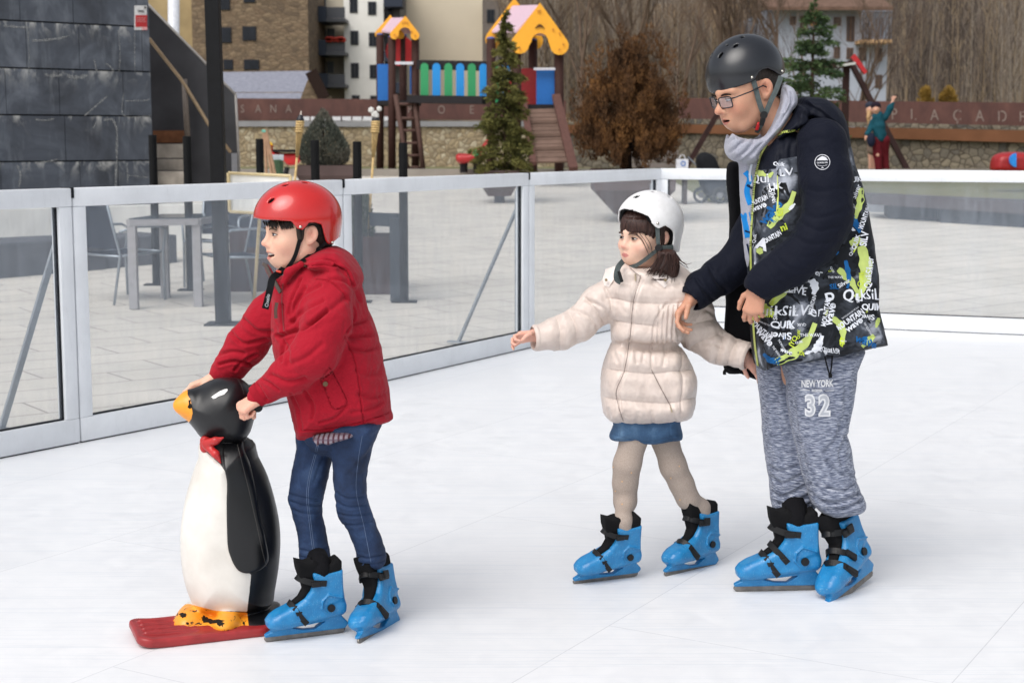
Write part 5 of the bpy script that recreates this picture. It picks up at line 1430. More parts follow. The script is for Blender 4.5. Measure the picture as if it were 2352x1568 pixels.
# ================================================================== teenager in the printed ski jacket
def make_teen():
    D = 4.87
    skA = (GP(1684, 1362), GP(1882, 1358), 2, .268, False); skB = (P(1902, 1408, 4.70), P(2005, 1325, 4.90), -15, .268, True)
    hf = head_frame((1757, 206), D - .078, EAR, 26, 21, 0, (.96, 1.08, .96))
    if os.environ.get('DBG'):
        for nm, c in dict(nose=(0, .119, -.028), chin=(0, .07, -.115), eyeN=(-.032, .09, .002), eyeF=(.032, .09, .002), mouth=(0, .098, -.063), crown=(0, -.01, .125)).items(): print('teen', nm, [round(float(v[0])) for v in UNP(hf.w(c))])
    S = SDF(); head_ops(S, hf, mouth=.0022, cheek=.024, jaw=.050, nose=1.12, chin=-.002)
    S.cap(hf.w((0, -.02, -.05)), P(1800, 300, D), .056, .060, .03)
    S.pchain([(1830, 330, D, 60), (1860, 480, D, 80), (1870, 650, D, 75), (1855, 800, D, 70), (1850, 850, D, 60)], .03)
    S.pchain([(1890, 340, D - .12, 36), (1893, 530, D - .19, 28), (1800, 620, D - .22, 22), (1735, 658, D - .20, 17)], .02)
    S.pchain([(1800, 350, D + .14, 34), (1720, 570, D + .16, 26), (1640, 640, D + .12, 20), (1590, 678, D + .05, 17)], .02)
    S.pchain([(1895, 850, D - .05, 46), (1890, 1000, D - .05, 34), (1925, 1140, D - .02, 26)], .02); S.chain([tuple(P(1925, 1140, D - .02)) + (.028,)] + ankle(skB, .022), .02)
    S.pchain([(1815, 850, D + .095, 34), (1806, 1000, D + .095, 24), (1822, 1140, D + .08, 18)], .02); S.chain([tuple(P(1822, 1140, D + .08)) + (.024,)] + ankle(skA, .020), .02)
    s = .92
    # near hand hanging in front of the jacket
    R = mkR((-.22, -.05, -1), (-.35, -.9, .1)) * np.array([-1, 1, 1]) * np.array([-1, 1, 1])
    h1 = Fr(P(1742, 660, D - .205), R, s * .84)
    hand_ops(S, h1, [(34, 34, 20), (40, 34, 22), (44, 36, 24), (46, 40, 26)], spread=(8, 2, -4, -10), thumb=((.95, .8, -.3), (.35, 1, -.35), (.1, 1, -.4)))
    # far hand resting by the girl's shoulder
    R = mkR((-.62, -.25, -.74), (-.78, .30, .55)) * np.array([-1, 1, 1])
    h2 = Fr(P(1590, 683, D + .06), R, s * .84)
    hand_ops(S, h2, [(26, 38, 22), (36, 44, 26), (44, 48, 28), (50, 50, 28)], spread=(6, 2, -3, -6), thumb=((.75, 1, -.35), (.45, 1, -.45), (.2, 1, -.5)))
    V, Q = S.mesh(.0025)
    body = mk('person', V, Q, M_SKIN, None, origin=GP(1880, 1375))
    tag(body, 'teenager with glasses, black helmet and graffiti print jacket looking down at the girl', 'person')
    hd = np.maximum(np.exp(-(np.linalg.norm(V - h1.w((0, .08, 0)), axis=1) / .09) ** 2), np.exp(-(np.linalg.norm(V - h2.w((0, .08, 0)), axis=1) / .09) ** 2))
    vattr(body, 'skin', skin_color(V, hf, C(198, 150, 124), C(160, 92, 86), C(190, 112, 92), False, .0015, hd * .5))
    eyes(body, hf, (.02, .012, .008), (-.05, 1, -.45), -.001, (.012, .009, .008), .55)
    bvb = bvh_of(body)
    # short hair
    S = SDF(); S.ell((0, -.016, .040), (.079, .099, .089), .01, fr=hf); S.ell((0, -.055, -.02), (.066, .052, .06), .02, fr=hf)
    S.prism([(.3, .05), (.07, .046), (.058, .02), (.030, .018), (.022, -.015), (.010, -.015), (.012, .010), (.004, .024), (-.030, .022), (-.036, -.02), (-.06, -.05), (-.3, -.06), (-.3, -.3), (.3, -.3)], .3, .001, .004, 's', hf)
    V, Q = S.mesh(.003); N = normals(V, Q); V = V + N * (.001 * fbm(V * 300, 1, 2))[:, None]; mk('hair', V, Q, M_HAIRB, body)
    # helmet
    hfr = Fr(P(1711, 167, D), hf.R @ rotm('X', 1))
    edge = [(1616, 226), (1626, 222), (1640, 218), (1655, 213), (1690, 202), (1715, 194), (1726, 190), (1735, 184), (1739, 176), (1743, 168), (1752, 161), (1764, 158), (1776, 163), (1786, 170), (1796, 174), (1803, 169), (1812, 165)]
    helmet(body, hfr, (.108, .127, .116), edge, [(1690, 105, .0072), (1655, 127, .0085), (1706, 85, .007), (1670, 104, .004)], [M_HELB, M_LINER], rivets=[(1727, 178), (1796, 164)], zlow=.55)
    # straps
    mb = MB(); zz = lambda a, b, d: P(1596.3 + .1977 * a, 68.9 + .1977 * b, D - d)
    strap3(mb, [zz(680, 590, .098), zz(715, 720, .096), zz(755, 870, .092), zz(800, 985, .085)], .0155, .002); strap3(mb, [zz(1000, 540, .085), zz(945, 690, .092), zz(880, 830, .094), zz(815, 985, .086)], .0155, .002)
    strap3(mb, [zz(800, 985, .088), zz(790, 1060, .08), zz(745, 1150, .05), zz(715, 1190, .03)], .013, .003); mb.build('chin_strap', M_WEB_GRY, body)
    mb = MB(); mb.tube([zz(800, 990, .086), zz(800, 990, .098)], [.012, .010], 16); mb.beam(zz(795, 1010, .095), zz(770, 1110, .08), .014, .008, (0, -1, 0), bev=.002); split_loose(mb.build('strap_buckle', M_BLKPL, body, smooth=False))
    mb = MB(); mb.beam(zz(745, 1080, .075), zz(715, 1160, .055), .010, .010, (0, -1, 0), bev=.003); mb.build('buckle_button', simple('red_plastic_button', C(190, 30, 34), .4), body)
    # glasses
    mb = MB(); lens = MB()
    for sx in (-1, 1):
        c = [];
        for k in range(28):
            a = 2 * math.pi * k / 28; ex = .35
            x = abs(math.cos(a)) ** ex * math.copysign(1, math.cos(a)) * .0255; z = abs(math.sin(a)) ** ex * math.copysign(1, math.sin(a)) * .0175
            c.append(hf.w((sx * .0335 + x, (.106) - abs(sx * .0335 + x) * .22 - .02 * max(0, abs(sx * .0335 + x) - .045), -.004 + z)))
        mb.tube(c + [c[0]], .0019, 6, caps=False)
        lens._add(c, [tuple(range(28))])
        mb.tube([hf.w((sx * .059, .093, .006)), hf.w((sx * .075, .085, .007)), hf.w((sx * .083, .04, .006)), hf.w((sx * .086, -.004, .008)), hf.w((sx * .086, -.026, -.012))], .0021, 6)
    mb.tube([hf.w((-.009, .104, .0)), hf.w((0, .107, .002)), hf.w((.009, .104, .0))], .0018, 6)
    g = mb.build('glasses', simple('dark_frames', C(26, 28, 34), .3, .1), body, smooth=True)
    t = NT('spectacle_lens'); n = t.n; tr = n.new('ShaderNodeBsdfTransparent'); tr.inputs[0].default_value = (.86, .84, .93, 1); gl = n.new('ShaderNodeBsdfGlossy'); gl.inputs['Roughness'].default_value = .02; mx = n.new('ShaderNodeMixShader'); mx.inputs[0].default_value = .22
    t.l.new(tr.outputs[0], mx.inputs[1]); t.l.new(gl.outputs[0], mx.inputs[2]); t.l.new(mx.outputs[0], t.out.inputs[0]); lens.build('lens', t.m, g)
    # ---------------- grey hooded sweater round the neck
    S = SDF()
    S.infl([(1793, 200), (1810, 198), (1823, 211), (1827, 238), (1812, 262), (1795, 292), (1768, 322), (1742, 350), (1732, 372), (1704, 374), (1682, 368), (1668, 350), (1667, 326), (1674, 303), (1692, 311), (1720, 316), (1745, 310), (1762, 286), (1781, 240)], D - .005, .098, 17, .006)
    S.infl([(1705, 330), (1760, 320), (1775, 340), (1760, 480), (1745, 600), (1726, 625), (1712, 590), (1704, 500), (1698, 400)], D + .03, .055, 14, .01)
    S.cap(P(1755, 235, D), P(1730, 320, D - .01), .060, .056, .010, 's'); S.ell(P(1712, 300, D), (.075, .07, .035), .01, 's')
    V, Q = S.mesh(.003); N = normals(V, Q)
    f = [([(1690, 365), (1715, 345), (1735, 318), (1745, 300)], 7, 3.5), ([(1676, 350), (1700, 330), (1722, 312)], 7, 3.5), ([(1705, 372), (1730, 350), (1755, 325)], 6, 3.5), ([(1672, 330), (1685, 318)], 5, 3), ([(1800, 205), (1808, 230), (1800, 255)], 6, 3), ([(1815, 215), (1818, 240), (1800, 268), (1780, 296)], 6, 3.5), ([(1792, 230), (1786, 262), (1765, 300)], 5, 3.5)]
    V = V + N * (folds(V, N, f) * 1.2 + .0015 * fbm(V * 40, 2, 3))[:, None]
    hood = mk('hooded_sweater', V, Q, M_GREYJ, body); bh = bvh_of(hood)
    mb = MB()
    for pl, w, m in (([(1712, 395), (1722, 410), (1716, 440), (1724, 470)], 12, 0), ([(1710, 480), (1716, 510), (1722, 545)], 20, 0), ([(1716, 425), (1728, 432)], 6, 1), ([(1712, 530), (1726, 535)], 4, 1), ([(1717, 560), (1724, 590)], 4, 1), ([(1728, 370), (1722, 400), (1726, 430)], 5, 2)):
        stick_line(mb, bh, pl, w, .0018, m)
    mb.build('shirt_print', [simple('print_blue', C(30, 130, 205), .7), simple('print_navy', C(20, 34, 66), .7), simple('print_white', C(205, 212, 225), .7)], hood)
    # ---------------- jacket
    tor = [(1848, 292), (1802, 300), (1770, 318), (1750, 343), (1738, 370), (1727, 440), (1719, 570), (1724, 672), (1730, 775), (1739, 843), (1770, 836), (1826, 828), (1893, 817), (1954, 802), (2019, 789), (2026, 781), (2016, 738), (2008, 700), (2005, 621), (1990, 519), (1971, 426), (1956, 372), (1947, 315), (1932, 270), (1900, 240), (1860, 232), (1846, 262)]
    S = SDF()
    hdf = lambda z: np.interp(z, [.70, .95, 1.2, 1.42], [.195, .185, .175, .12])
    S.infl(tor, D + .0, hdf, 32, 0)
    S.infl([(1834, 226), (1858, 221), (1895, 228), (1930, 260), (1945, 305), (1944, 330), (1918, 322), (1880, 305), (1850, 292), (1826, 272)], D + .01, .125, 30, .008)
    S.infl([(1824, 240), (1845, 250), (1850, 275), (1835, 296), (1800, 308), (1775, 325), (1765, 330), (1790, 298), (1812, 268)], D - .015, .125, 12, .008)
    S.infl([(1730, 345), (1760, 300), (1800, 250), (1815, 262), (1780, 318), (1752, 350), (1738, 372)], D + .0, .10, 10, .004, 's')
    V, Q = S.mesh(.0034); N = normals(V, Q)
    ft = [([(1834, 300), (1880, 314), (1920, 330), (1944, 345)], 7, 3), ([(1850, 240), (1890, 262), (1925, 300)], 6, 5), ([(1846, 262), (1880, 285), (1915, 318)], 5, 5), ([(1832, 262), (1830, 300), (1815, 345), (1822, 400)], 4, 5), ([(1800, 305), (1795, 360), (1800, 430)], 4, 6), ([(1842, 292), (1858, 302), (1870, 330)], 6, 4),
          ([(1745, 700), (1790, 690), (1850, 700)], 4, 8), ([(1880, 690), (1883, 760), (1890, 812)], 4, 2), ([(1760, 500), (1768, 560), (1758, 620)], 4, 7), ([(1740, 825), (1826, 815), (1893, 804), (1954, 789), (2022, 770)], 4, 2), ([(1960, 560), (1975, 640), (1985, 740)], 4, 8), ([(1920, 700), (1930, 760), (1925, 800)], 5, 8), ([(1790, 740), (1800, 780), (1790, 820)], 4, 8), ([(1850, 730), (1860, 775)], 4, 7), ([(1990, 700), (2000, 750), (2000, 775)], 4, 6), ([(1975, 470), (1968, 540)], 4, 5), ([(1785, 360), (1782, 470), (1790, 520)], 3, 2), ([(1762, 455), (1763, 500), (1760, 515)], 3, 2)]
    V = V + N * (folds(V, N, ft) + .0035 * fbm(V * (9, 9, 7), 3, 8) + .001 * fbm(V * 50, 2, 4))[:, None]
    jk = mk('jacket', V, Q, None, body); px, py = UNP(V)
    yoke = np.interp(px, [1700, 1782, 1790, 1830, 1900, 1945, 1990], [392, 388, 366, 360, 350, 338, 334])
    vattr(jk, 'pr', (py - yoke) / 10)
    t = NT('printed_softshell'); n1 = t.noise(t.coord(), 9, 4, .6, .5); n2 = t.noise(t.coord(), 17, 2, .5, 1.2); wv = t.noise(t.coord(), 700, 1)
    cl = t.ramp(n1, [(.42, C(26, 29, 34)), (.54, C(66, 71, 80)), (.66, C(160, 165, 176))]); cl = t.mix(t.ramp(n2, [(.58, (0, 0, 0)), (.60, (1, 1, 1))]), cl, C(19, 21, 25))
    c = t.mix(t.ramp(t.attr('pr'), [(0, (0, 0, 0)), (.02, (1, 1, 1))]), C(18, 21, 32), cl)
    jk.data.materials.append(t.set(c, .62, 0, t.bump(wv, .2, .001, t.bump(t.noise(t.coord(), 22, 4), .3, .012)), Specular_IOR_Level=.15)); bj = bvh_of(jk)
    # print
    white, lime, blue, limeY = 0, 1, 2, 3
    mats = [simple('print_white_ink', C(214, 218, 226), .6, .08, 60), simple('print_lime_ink', C(178, 194, 112), .6, .16, 25), simple('print_blue_ink', C(28, 92, 150), .6, .25, 40), simple('print_yellow_ink', C(190, 208, 70), .6, .1, 30)]
    rn = random.Random(9)
    mb = MB()
    wf = lambda e: .55 + .6 * math.sin(math.pi * min(1, e * 1.15 + .05)) * (.85 + .3 * math.sin(e * 23))
    for pl, w, m in (([(1766, 522), (1788, 494), (1812, 472), (1824, 440)], 19, 1), ([(1736, 402), (1748, 398), (1760, 404)], 13, 1), ([(1764, 408), (1776, 396)], 9, 1), ([(1742, 582), (1750, 570)], 16, 1), ([(1742, 700), (1760, 712), (1778, 722)], 22, 1), ([(1770, 700), (1796, 672), (1830, 628), (1840, 610)], 17, 1),
                     ([(1782, 832), (1822, 812), (1856, 778), (1872, 742)], 21, 1), ([(1977, 432), (1975, 465), (1962, 508)], 15, 1), ([(1952, 560), (1972, 552), (1982, 560)], 16, 1), ([(1978, 565), (1988, 610), (1982, 660), (1966, 684)], 26, 1), ([(1925, 618), (1950, 640), (1970, 672)], 17, 1), ([(1912, 730), (1934, 752), (1936, 790)], 16, 1), ([(2008, 770), (1980, 796)], 14, 1), ([(2018, 730), (2012, 752)], 9, 1), ([(1948, 366), (1950, 378)], 5, 3), ([(1992, 590), (1998, 650)], 8, 1),
                     ([(1754, 812), (1768, 824), (1786, 826), (1792, 818)], 9, 2), ([(1762, 828), (1780, 834)], 6, 2), ([(1762, 476), (1776, 486), (1770, 502), (1782, 512)], 9, 2), ([(1956, 500), (1966, 516), (1976, 534)], 13, 2), ([(1960, 520), (1952, 500)], 8, 2), ([(1942, 598), (1950, 640), (1946, 662)], 11, 2), ([(1974, 782), (1994, 776), (2002, 786)], 9, 2), ([(1918, 584), (1926, 578)], 8, 2), ([(1800, 780), (1806, 768)], 4, 2),
                     ([(1868, 808), (1880, 792), (1888, 770)], 17, 0), ([(1848, 812), (1866, 806)], 8, 0), ([(1812, 482), (1826, 468)], 8, 0), ([(1864, 642), (1872, 660), (1868, 676)], 18, 0), ([(1846, 628), (1842, 664)], 5, 0), ([(1852, 626), (1850, 650)], 4, 0), ([(2022, 700), (2026, 735)], 6, 0), ([(1806, 660), (1830, 654), (1846, 640)], 5, 0), ([(1802, 672), (1832, 664)], 3, 0), ([(1970, 560), (1960, 580)], 5, 3), ([(1812, 790), (1830, 800), (1848, 796)], 3, 3), ([(1935, 765), (1930, 790), (1936, 796)], 4, 3)):
        stick_line(mb, bj, pl, w, .0012 + .0003 * (m == 0) + .0001 * rn.random(), m, wfun=wf, step=2.5)
    T = lambda *a, **k: stick_text(mb, bj, *a, off=.0022, **k)
    for tx, c_, h, kw in (
        ('QUIK', (1800, 747), 20, dict(bold=.035, shear=.05, jit=.12)), ('Silver', (1792, 771), 17, dict(rot=180, bold=.02, jit=.1)), ('QuikSiLVer', (1806, 716), 27, dict(bold=.012, wid=1.15, jit=.15, shear=.15)), ('MOUNTAIN', (1750, 757), 12, dict(rot=-42, bold=.03, wid=.75, jit=.1)), ('wave', (1756, 775), 12, dict(rot=-48, bold=.03, jit=.1)),
        ('THE MOUNTAIN AND THE', (1749, 739), 3.6, dict(rot=-22, wid=.7)), ('THE MOUNTAIN', (1797, 795), 5, dict(rot=-58, wid=.7, bold=.01)), ('THE WAVE', (1783, 806), 5, dict(rot=-58, wid=.8, bold=.01)), ('LIVE', (1832, 667), 17, dict(rot=-8, jit=.12, bold=.01)), ('Silver', (1868, 622), 15, dict(rot=-18, bold=.015, jit=.12)),
        ('QUIK', (2002, 706), 19, dict(bold=.035, jit=.1, wid=.85)), ('Silver', (1992, 728), 13, dict(rot=180, bold=.015, wid=.8, jit=.1)), ('Qu', (1957, 680), 33, dict(bold=.015, jit=.1, shear=.1)), ('kSiL', (1998, 676), 26, dict(bold=.01, jit=.14, wid=.8)), ('MOUNTAIN', (1952, 734), 14, dict(rot=34, bold=.035, wid=.75, jit=.1)), ('wave', (1962, 747), 11, dict(rot=36, bold=.03, jit=.1)),
        ('THE MOUNTAIN AND THE WAVE', (1953, 718), 3.6, dict(rot=36, wid=.6)), ('MOUNTAIN', (1897, 716), 12, dict(rot=80, bold=.03, wid=.8, jit=.1)), ('wave', (1909, 722), 13, dict(rot=78, bold=.025, jit=.1)), ('D', (1906, 681), 20, dict(rot=15, bold=.05, wid=1.1)), ('THE MOUNTAIN', (1993, 755), 4.5, dict(rot=-60, wid=.7)),
        ('QUIKSILVER', (1905, 805), 11, dict(rot=-8, bold=.02, wid=.7, jit=.1)), ('LV', (1806, 396), 17, dict(bold=.02, wid=1.3, rot=6)), ('UK', (1782, 428), 16, dict(bold=.03, rot=8)), ('Qui', (1746, 412), 24, dict(bold=.012, jit=.12, rot=4)), ('MOUNTAIN', (1742, 462), 12, dict(rot=24, bold=.035, wid=.6, jit=.1)), ('wave', (1744, 477), 10, dict(rot=22, bold=.03, wid=.9, jit=.1)),
        ('Silver', (1777, 452), 12, dict(rot=-72, bold=.015, jit=.1)), ('THE WAVE', (1766, 440), 4, dict(rot=-75)), ('A', (1752, 560), 28, dict(rot=-18, bold=.05)), ('MOUNTAIN', (1772, 546), 12, dict(rot=30, bold=.035, wid=.6, jit=.1)), ('Quik', (1735, 548), 9, dict(rot=80, bold=.01)), ('QUIK', (1962, 414), 15, dict(rot=8, bold=.03, wid=.7)), ('Silver', (1966, 440), 11, dict(rot=70, bold=.01)),
        ('SILV', (1984, 548), 17, dict(rot=82, bold=.035, wid=.85)), ('QUIK', (1966, 556), 13, dict(rot=72, bold=.03)), ('A', (1948, 520), 26, dict(rot=14, bold=.045)), ('MOUNTAIN', (1985, 500), 11, dict(rot=72, bold=.03, wid=.7)), ('Quik', (1955, 577), 9, dict(rot=84, bold=.01)), ('THE MOUNTAIN', (1955, 462), 4, dict(rot=-62)), ('Silver', (1938, 650), 10, dict(rot=30, bold=.02)), ('QuikSilver', (1997, 626), 18, dict(rot=84, bold=.012, wid=.8, jit=.1)),
        ('Quik', (1790, 378), 11, dict(rot=-4, bold=.03)), ('Silver', (1735, 620), 13, dict(rot=82, bold=.02, jit=.1)), ('MOUNTAIN', (1865, 700), 9, dict(rot=75, bold=.02, wid=.7))):
        T(tx, c_, h, m=white, **kw)
    for tx, c_, h, kw in (('er', (1792, 484), 15, dict(rot=80, bold=.02)), ('ni', (1800, 522), 16, dict(rot=20, bold=.03)), ('Quik', (1758, 722), 17, dict(rot=-4, bold=.02, shear=.2)), ('YO', (1822, 782), 12, dict(rot=60, bold=.02)), ('9', (1934, 786), 20, dict(bold=.02)), ('Quik', (1978, 640), 16, dict(rot=82, bold=.01)), ('ER', (1842, 812), 9, dict(rot=-12, bold=.02))): T(tx, c_, h, m=limeY, **kw)
    for tx, c_, h, kw in (('SIL', (1915, 658), 14, dict(bold=.03, jit=.15, rot=4)), ('wave', (1772, 490), 16, dict(rot=50, bold=.03)), ('MAN', (1962, 508), 16, dict(rot=-55, bold=.03)), ('Quik', (1776, 828), 14, dict(rot=-20, bold=.02)), ('wave', (1988, 786), 13, dict(rot=-20, bold=.03))): T(tx, c_, h, m=blue, **kw)
    for i in range(26):
        px, py = rn.uniform(1745, 2005), rn.uniform(600, 815)
        T(rn.choice(['Quik', 'Silver', 'THE WAVE', 'wave', 'QUIK', 'Qs']), (px, py), rn.uniform(5, 9), m=rn.choice([0, 0, 0, 3]), rot=rn.choice([-60, -20, 0, 12, 75, 85, 180]), bold=.02, jit=.1)
    mb.build('jacket_print', mats, jk)
    # zip
    mb = MB(); zp = [(1844, 296), (1818, 300), (1796, 306), (1774, 322), (1756, 344), (1745, 370), (1735, 420), (1729, 500), (1725.5, 570), (1728.5, 672), (1734, 775), (1742, 840)]
    stick_line(mb, bj, zp, 4.4, .0025, 0, fb=D - .15)
    q = catmull(zp, 40, False); L = np.concatenate([[0], np.cumsum(np.linalg.norm(np.diff(q, axis=0), axis=1))]); 
    for s_ in np.arange(2, L[-1], 4.2):
        a = np.array([np.interp(s_, L, q[:, 0]), np.interp(s_, L, q[:, 1])]); b = np.array([np.interp(s_ + 1, L, q[:, 0]), np.interp(s_ + 1, L, q[:, 1])]); t_ = (b - a) / (np.linalg.norm(b - a) + 1e-9); nn = np.array([-t_[1], t_[0]])
        stick_line(mb, bj, [a - nn * 2.4, a + nn * 2.4], 1.5, .0035, 1, fb=D - .152, smooth=False)
    stick_line(mb, bj, [(1786, 404), (1787, 440), (1786, 470), (1784, 495)], 2.2, .003, 0)
    mb.build('zip', [simple('lime_zip', C(184, 196, 100), .5), simple('zip_gap', C(60, 66, 40), .6)], jk)
    # sleeves
    S = SDF()
    S.pchain([(1888, 330, D - .125, 58), (1898, 420, D - .165, 56), (1896, 500, D - .19, 55), (1868, 560, D - .205, 50), (1815, 606, D - .215, 45), (1765, 640, D - .21, 38), (1744, 655, D - .205, 35)], .035)
    S.cap(P(1738, 672, D - .20), P(1718, 690, D - .20), .036, .040, .004, 's')
    V, Q = S.mesh(.0034); N = normals(V, Q)
    f = [([(1832, 480), (1870, 500), (1920, 492), (1948, 478)], 7, 5), ([(1838, 510), (1880, 530), (1930, 520)], 7, 5), ([(1822, 540), (1860, 560), (1915, 556)], 6, 5), ([(1800, 560), (1840, 590), (1890, 588)], 5, 5), ([(1780, 585), (1810, 615), (1850, 622)], 5, 5), ([(1755, 610), (1775, 640), (1800, 655)], 4, 4), ([(1838, 420), (1880, 440), (1945, 428)], 5, 6), ([(1845, 330), (1880, 318), (1925, 330)], 4, 6), ([(1834, 370), (1850, 410), (1848, 450)], 4, 6), ([(1722, 650), (1740, 668), (1770, 680)], 4, 2), ([(1900, 560), (1885, 590), (1860, 610)], 5, 5), ([(1930, 400), (1938, 450)], 4, 6)]
    V = V + N * (folds(V, N, f) * .38 + .007 * fbm(V * (7, 7, 10), 3, 18))[:, None]
    slv = mk('sleeve', V, Q, M_NAVY, jk); bs = bvh_of(slv)
    mb = MB(); c0 = np.array([1889, 373.]); 
    stick_line(mb, bs, [c0 + 17 * np.array([math.cos(a), math.sin(a)]) for a in np.linspace(0, 2 * math.pi, 40)], 1.5, .0015, smooth=False)
    stick_poly(mb, bs, [(1876, 369), (1883, 362), (1886, 364), (1889, 359), (1894, 364), (1897, 362), (1902, 369)], .0015); stick_line(mb, bs, [(1878, 380), (1889, 382), (1900, 379.5)], .9, .0015); stick_poly(mb, bs, [(1886, 387), (1889, 383.5), (1893, 386.5)], .0015)
    stick_text(mb, bs, 'QUIKSILVER', (1889, 374.6), 3.6, off=.0016, bold=.03, wid=1.15, rot=1); mb.build('sleeve_badge', simple('badge_grey', C(190, 192, 198), .6), slv)
    S = SDF()
    S.pchain([(1790, 380, D + .13, 50), (1735, 540, D + .17, 48), (1700, 600, D + .155, 44), (1655, 632, D + .13, 40), (1610, 662, D + .085, 35), (1592, 680, D + .06, 33)], .035)
    S.cap(P(1584, 690, D + .05), P(1568, 706, D + .04), .036, .040, .004, 's')
    V, Q = S.mesh(.0036); N = normals(V, Q); V = V + N * (folds(V, N, [([(1600, 640), (1620, 670), (1640, 690)], 6, 4), ([(1630, 612), (1650, 650), (1668, 668)], 6, 5), ([(1570, 655), (1588, 680), (1605, 706)], 4, 2)]) + .003 * fbm(V * 14, 3, 18))[:, None]
    mk('sleeve', V, Q, M_NAVY, jk)
    # far front panel hanging open
    S = SDF(); S.infl([(1672, 375), (1700, 372), (1745, 380), (1760, 600), (1750, 850), (1700, 856), (1664, 852), (1662, 790), (1668, 700), (1667, 672), (1672, 580), (1675, 493), (1668, 420)], D + .21, .045, 12)
    V, Q = S.mesh(.004); N = normals(V, Q); V = V + N * (.002 * fbm(V * (20, 20, 8), 2, 3))[:, None]; mk('front_panel', V, Q, simple('black_lining', C(13, 13, 16), .9, .15, 80), jk)
    mb = MB(); strap3(mb, [P(1735, 850, D + .17), P(1700, 854, D + .17), P(1668, 850, D + .17), P(1664, 860, D + .17)], .010, .006); mb.build('hem_band', M_WEB_BLK, jk)
    # ---------------- joggers
    S = SDF()
    S.infl([(1736, 790), (1736, 840), (1747, 937), (1752, 1000), (1759, 1058), (1766, 1094), (1768, 1125), (1771, 1150), (1782, 1176), (1817, 1184), (1850, 1174), (1872, 1162), (1880, 1100), (1880, 900), (1850, 790)], D + .08, lambda z: np.interp(z, [.25, .5, .8], [.085, .09, .105]), 44, .01)
    S.infl([(1806, 790), (1806, 880), (1814, 960), (1826, 1018), (1838, 1070), (1848, 1108), (1858, 1140), (1873, 1165), (1906, 1186), (1945, 1184), (1979, 1174), (1987, 1154), (1976, 1126), (1966, 1100), (1962, 1078), (1955, 1030), (1944, 995), (1952, 950), (1960, 917), (1968, 850), (1974, 790)], D - .045, lambda z: np.interp(z, [.25, .5, .8], [.088, .095, .115]), 52, .004)
    V, Q = S.mesh(.0034); N = normals(V, Q)
    f = [([(1770, 1095), (1800, 1110), (1850, 1085)], 6, 4), ([(1768, 1125), (1800, 1140), (1860, 1110)], 8, 4), ([(1772, 1148), (1810, 1160), (1862, 1135)], 8, 4), ([(1785, 1168), (1820, 1174), (1860, 1156)], 6, 3), ([(1765, 1070), (1790, 1082), (1830, 1070)], 5, 4),
         ([(1900, 1168), (1940, 1168), (1982, 1148)], 7, 4), ([(1880, 1150), (1930, 1152), (1978, 1132)], 7, 4), ([(1900, 1120), (1940, 1128), (1968, 1108)], 6, 4), ([(1900, 1060), (1930, 1090), (1962, 1092)], 5, 5), ([(1930, 985), (1920, 1010), (1895, 1040)], 5, 5), ([(1945, 1000), (1930, 1040), (1935, 1070)], 5, 4), ([(1900, 900), (1925, 960), (1935, 1000)], 5, 6), ([(1815, 900), (1830, 1000), (1850, 1080)], 3, 7), ([(1940, 850), (1945, 920), (1935, 980)], 4, 6), ([(1780, 900), (1790, 1000), (1800, 1060)], 4, 8), ([(1860, 1130), (1890, 1152), (1920, 1158)], 5, 4), ([(1800, 850), (1798, 900)], 4, 5), ([(1870, 850), (1875, 900)], 3, 6)]
    V = V + N * (folds(V, N, f) * 1.35 + .0025 * fbm(V * (14, 14, 18), 3, 5))[:, None]
    jg = mk('joggers', V, Q, M_MEL, body); bg_ = bvh_of(jg)
    mb = MB(); stick_text(mb, bg_, 'NEW YORK', (1878, 880), 17, off=.002, bold=.035, wid=.62, rot=1); stick_text(mb, bg_, 'FIGHTER', (1877, 896.5), 6, off=.002, bold=.03, wid=.8, rot=1)
    stick_line(mb, bg_, [(1839, 895), (1860, 895.5)], 1.4, .002, smooth=False); stick_line(mb, bg_, [(1894, 896.5), (1915, 896)], 1.4, .002, smooth=False)
    stick_text(mb, bg_, '3', (1861, 930.5), 52, off=.002, bold=.07, wid=.78, rot=1); stick_text(mb, bg_, '2', (1893, 930), 52, off=.002, bold=.07, wid=.78, rot=1)
    mb.build('trouser_print', simple('white_print', C(206, 208, 212), .7, .08, 90), jg)
    mb = MB(); stick_text(mb, bg_, '3', (1861, 930.5), 45, off=.0028, bold=.0, wid=.74, rot=1); stick_text(mb, bg_, '2', (1893, 930), 45, off=.0028, bold=.0, wid=.74, rot=1); mb.build('trouser_print', simple('grey_print', C(168, 172, 180), .7, .08, 90), jg)
    mb = MB(); strap3(mb, [P(1893, 812, D - .19), P(1899, 838, D - .175), P(1906, 862, D - .17)], .004, .004); strap3(mb, [P(1912, 812, D - .185), P(1910, 838, D - .175), P(1907, 862, D - .17)], .004, .004); mb.beam(P(1907, 858, D - .172), P(1907, 867, D - .17), .011, .008, (0, -1, 0), bev=.002); mb.build('hem_cord', M_WEB_BLK, jk)
    for sk, l0 in ((skA, P(1824, 1150, D + .05)), (skB, P(1932, 1155, D - .02))):
        mb = MB(); cc_ = catmull([l0] + [np.array(c[:3]) for c in ankle(sk, 0)], 4, False); mb.tube(cc_, list(np.interp(np.arange(len(cc_)), [0, 4, len(cc_) - 1], [.042, .036, .020])), 20); mb.build('sock', M_SOCK, body, smooth=True); place_skate(body, *sk, True)
    return body
t = NT('grey_jersey'); n = t.noise(t.coord(), 500, 2); M_GREYJ = t.set(t.ramp(n, [(.3, C(140, 142, 156)), (.7, C(172, 174, 186))]), .95, 0, t.bump(n, .3, .001), Sheen_Weight=.2)
M_NAVY = cloth('navy_shell', C(18, 21, 33), .7, 600, (18, .4), .15, .02)
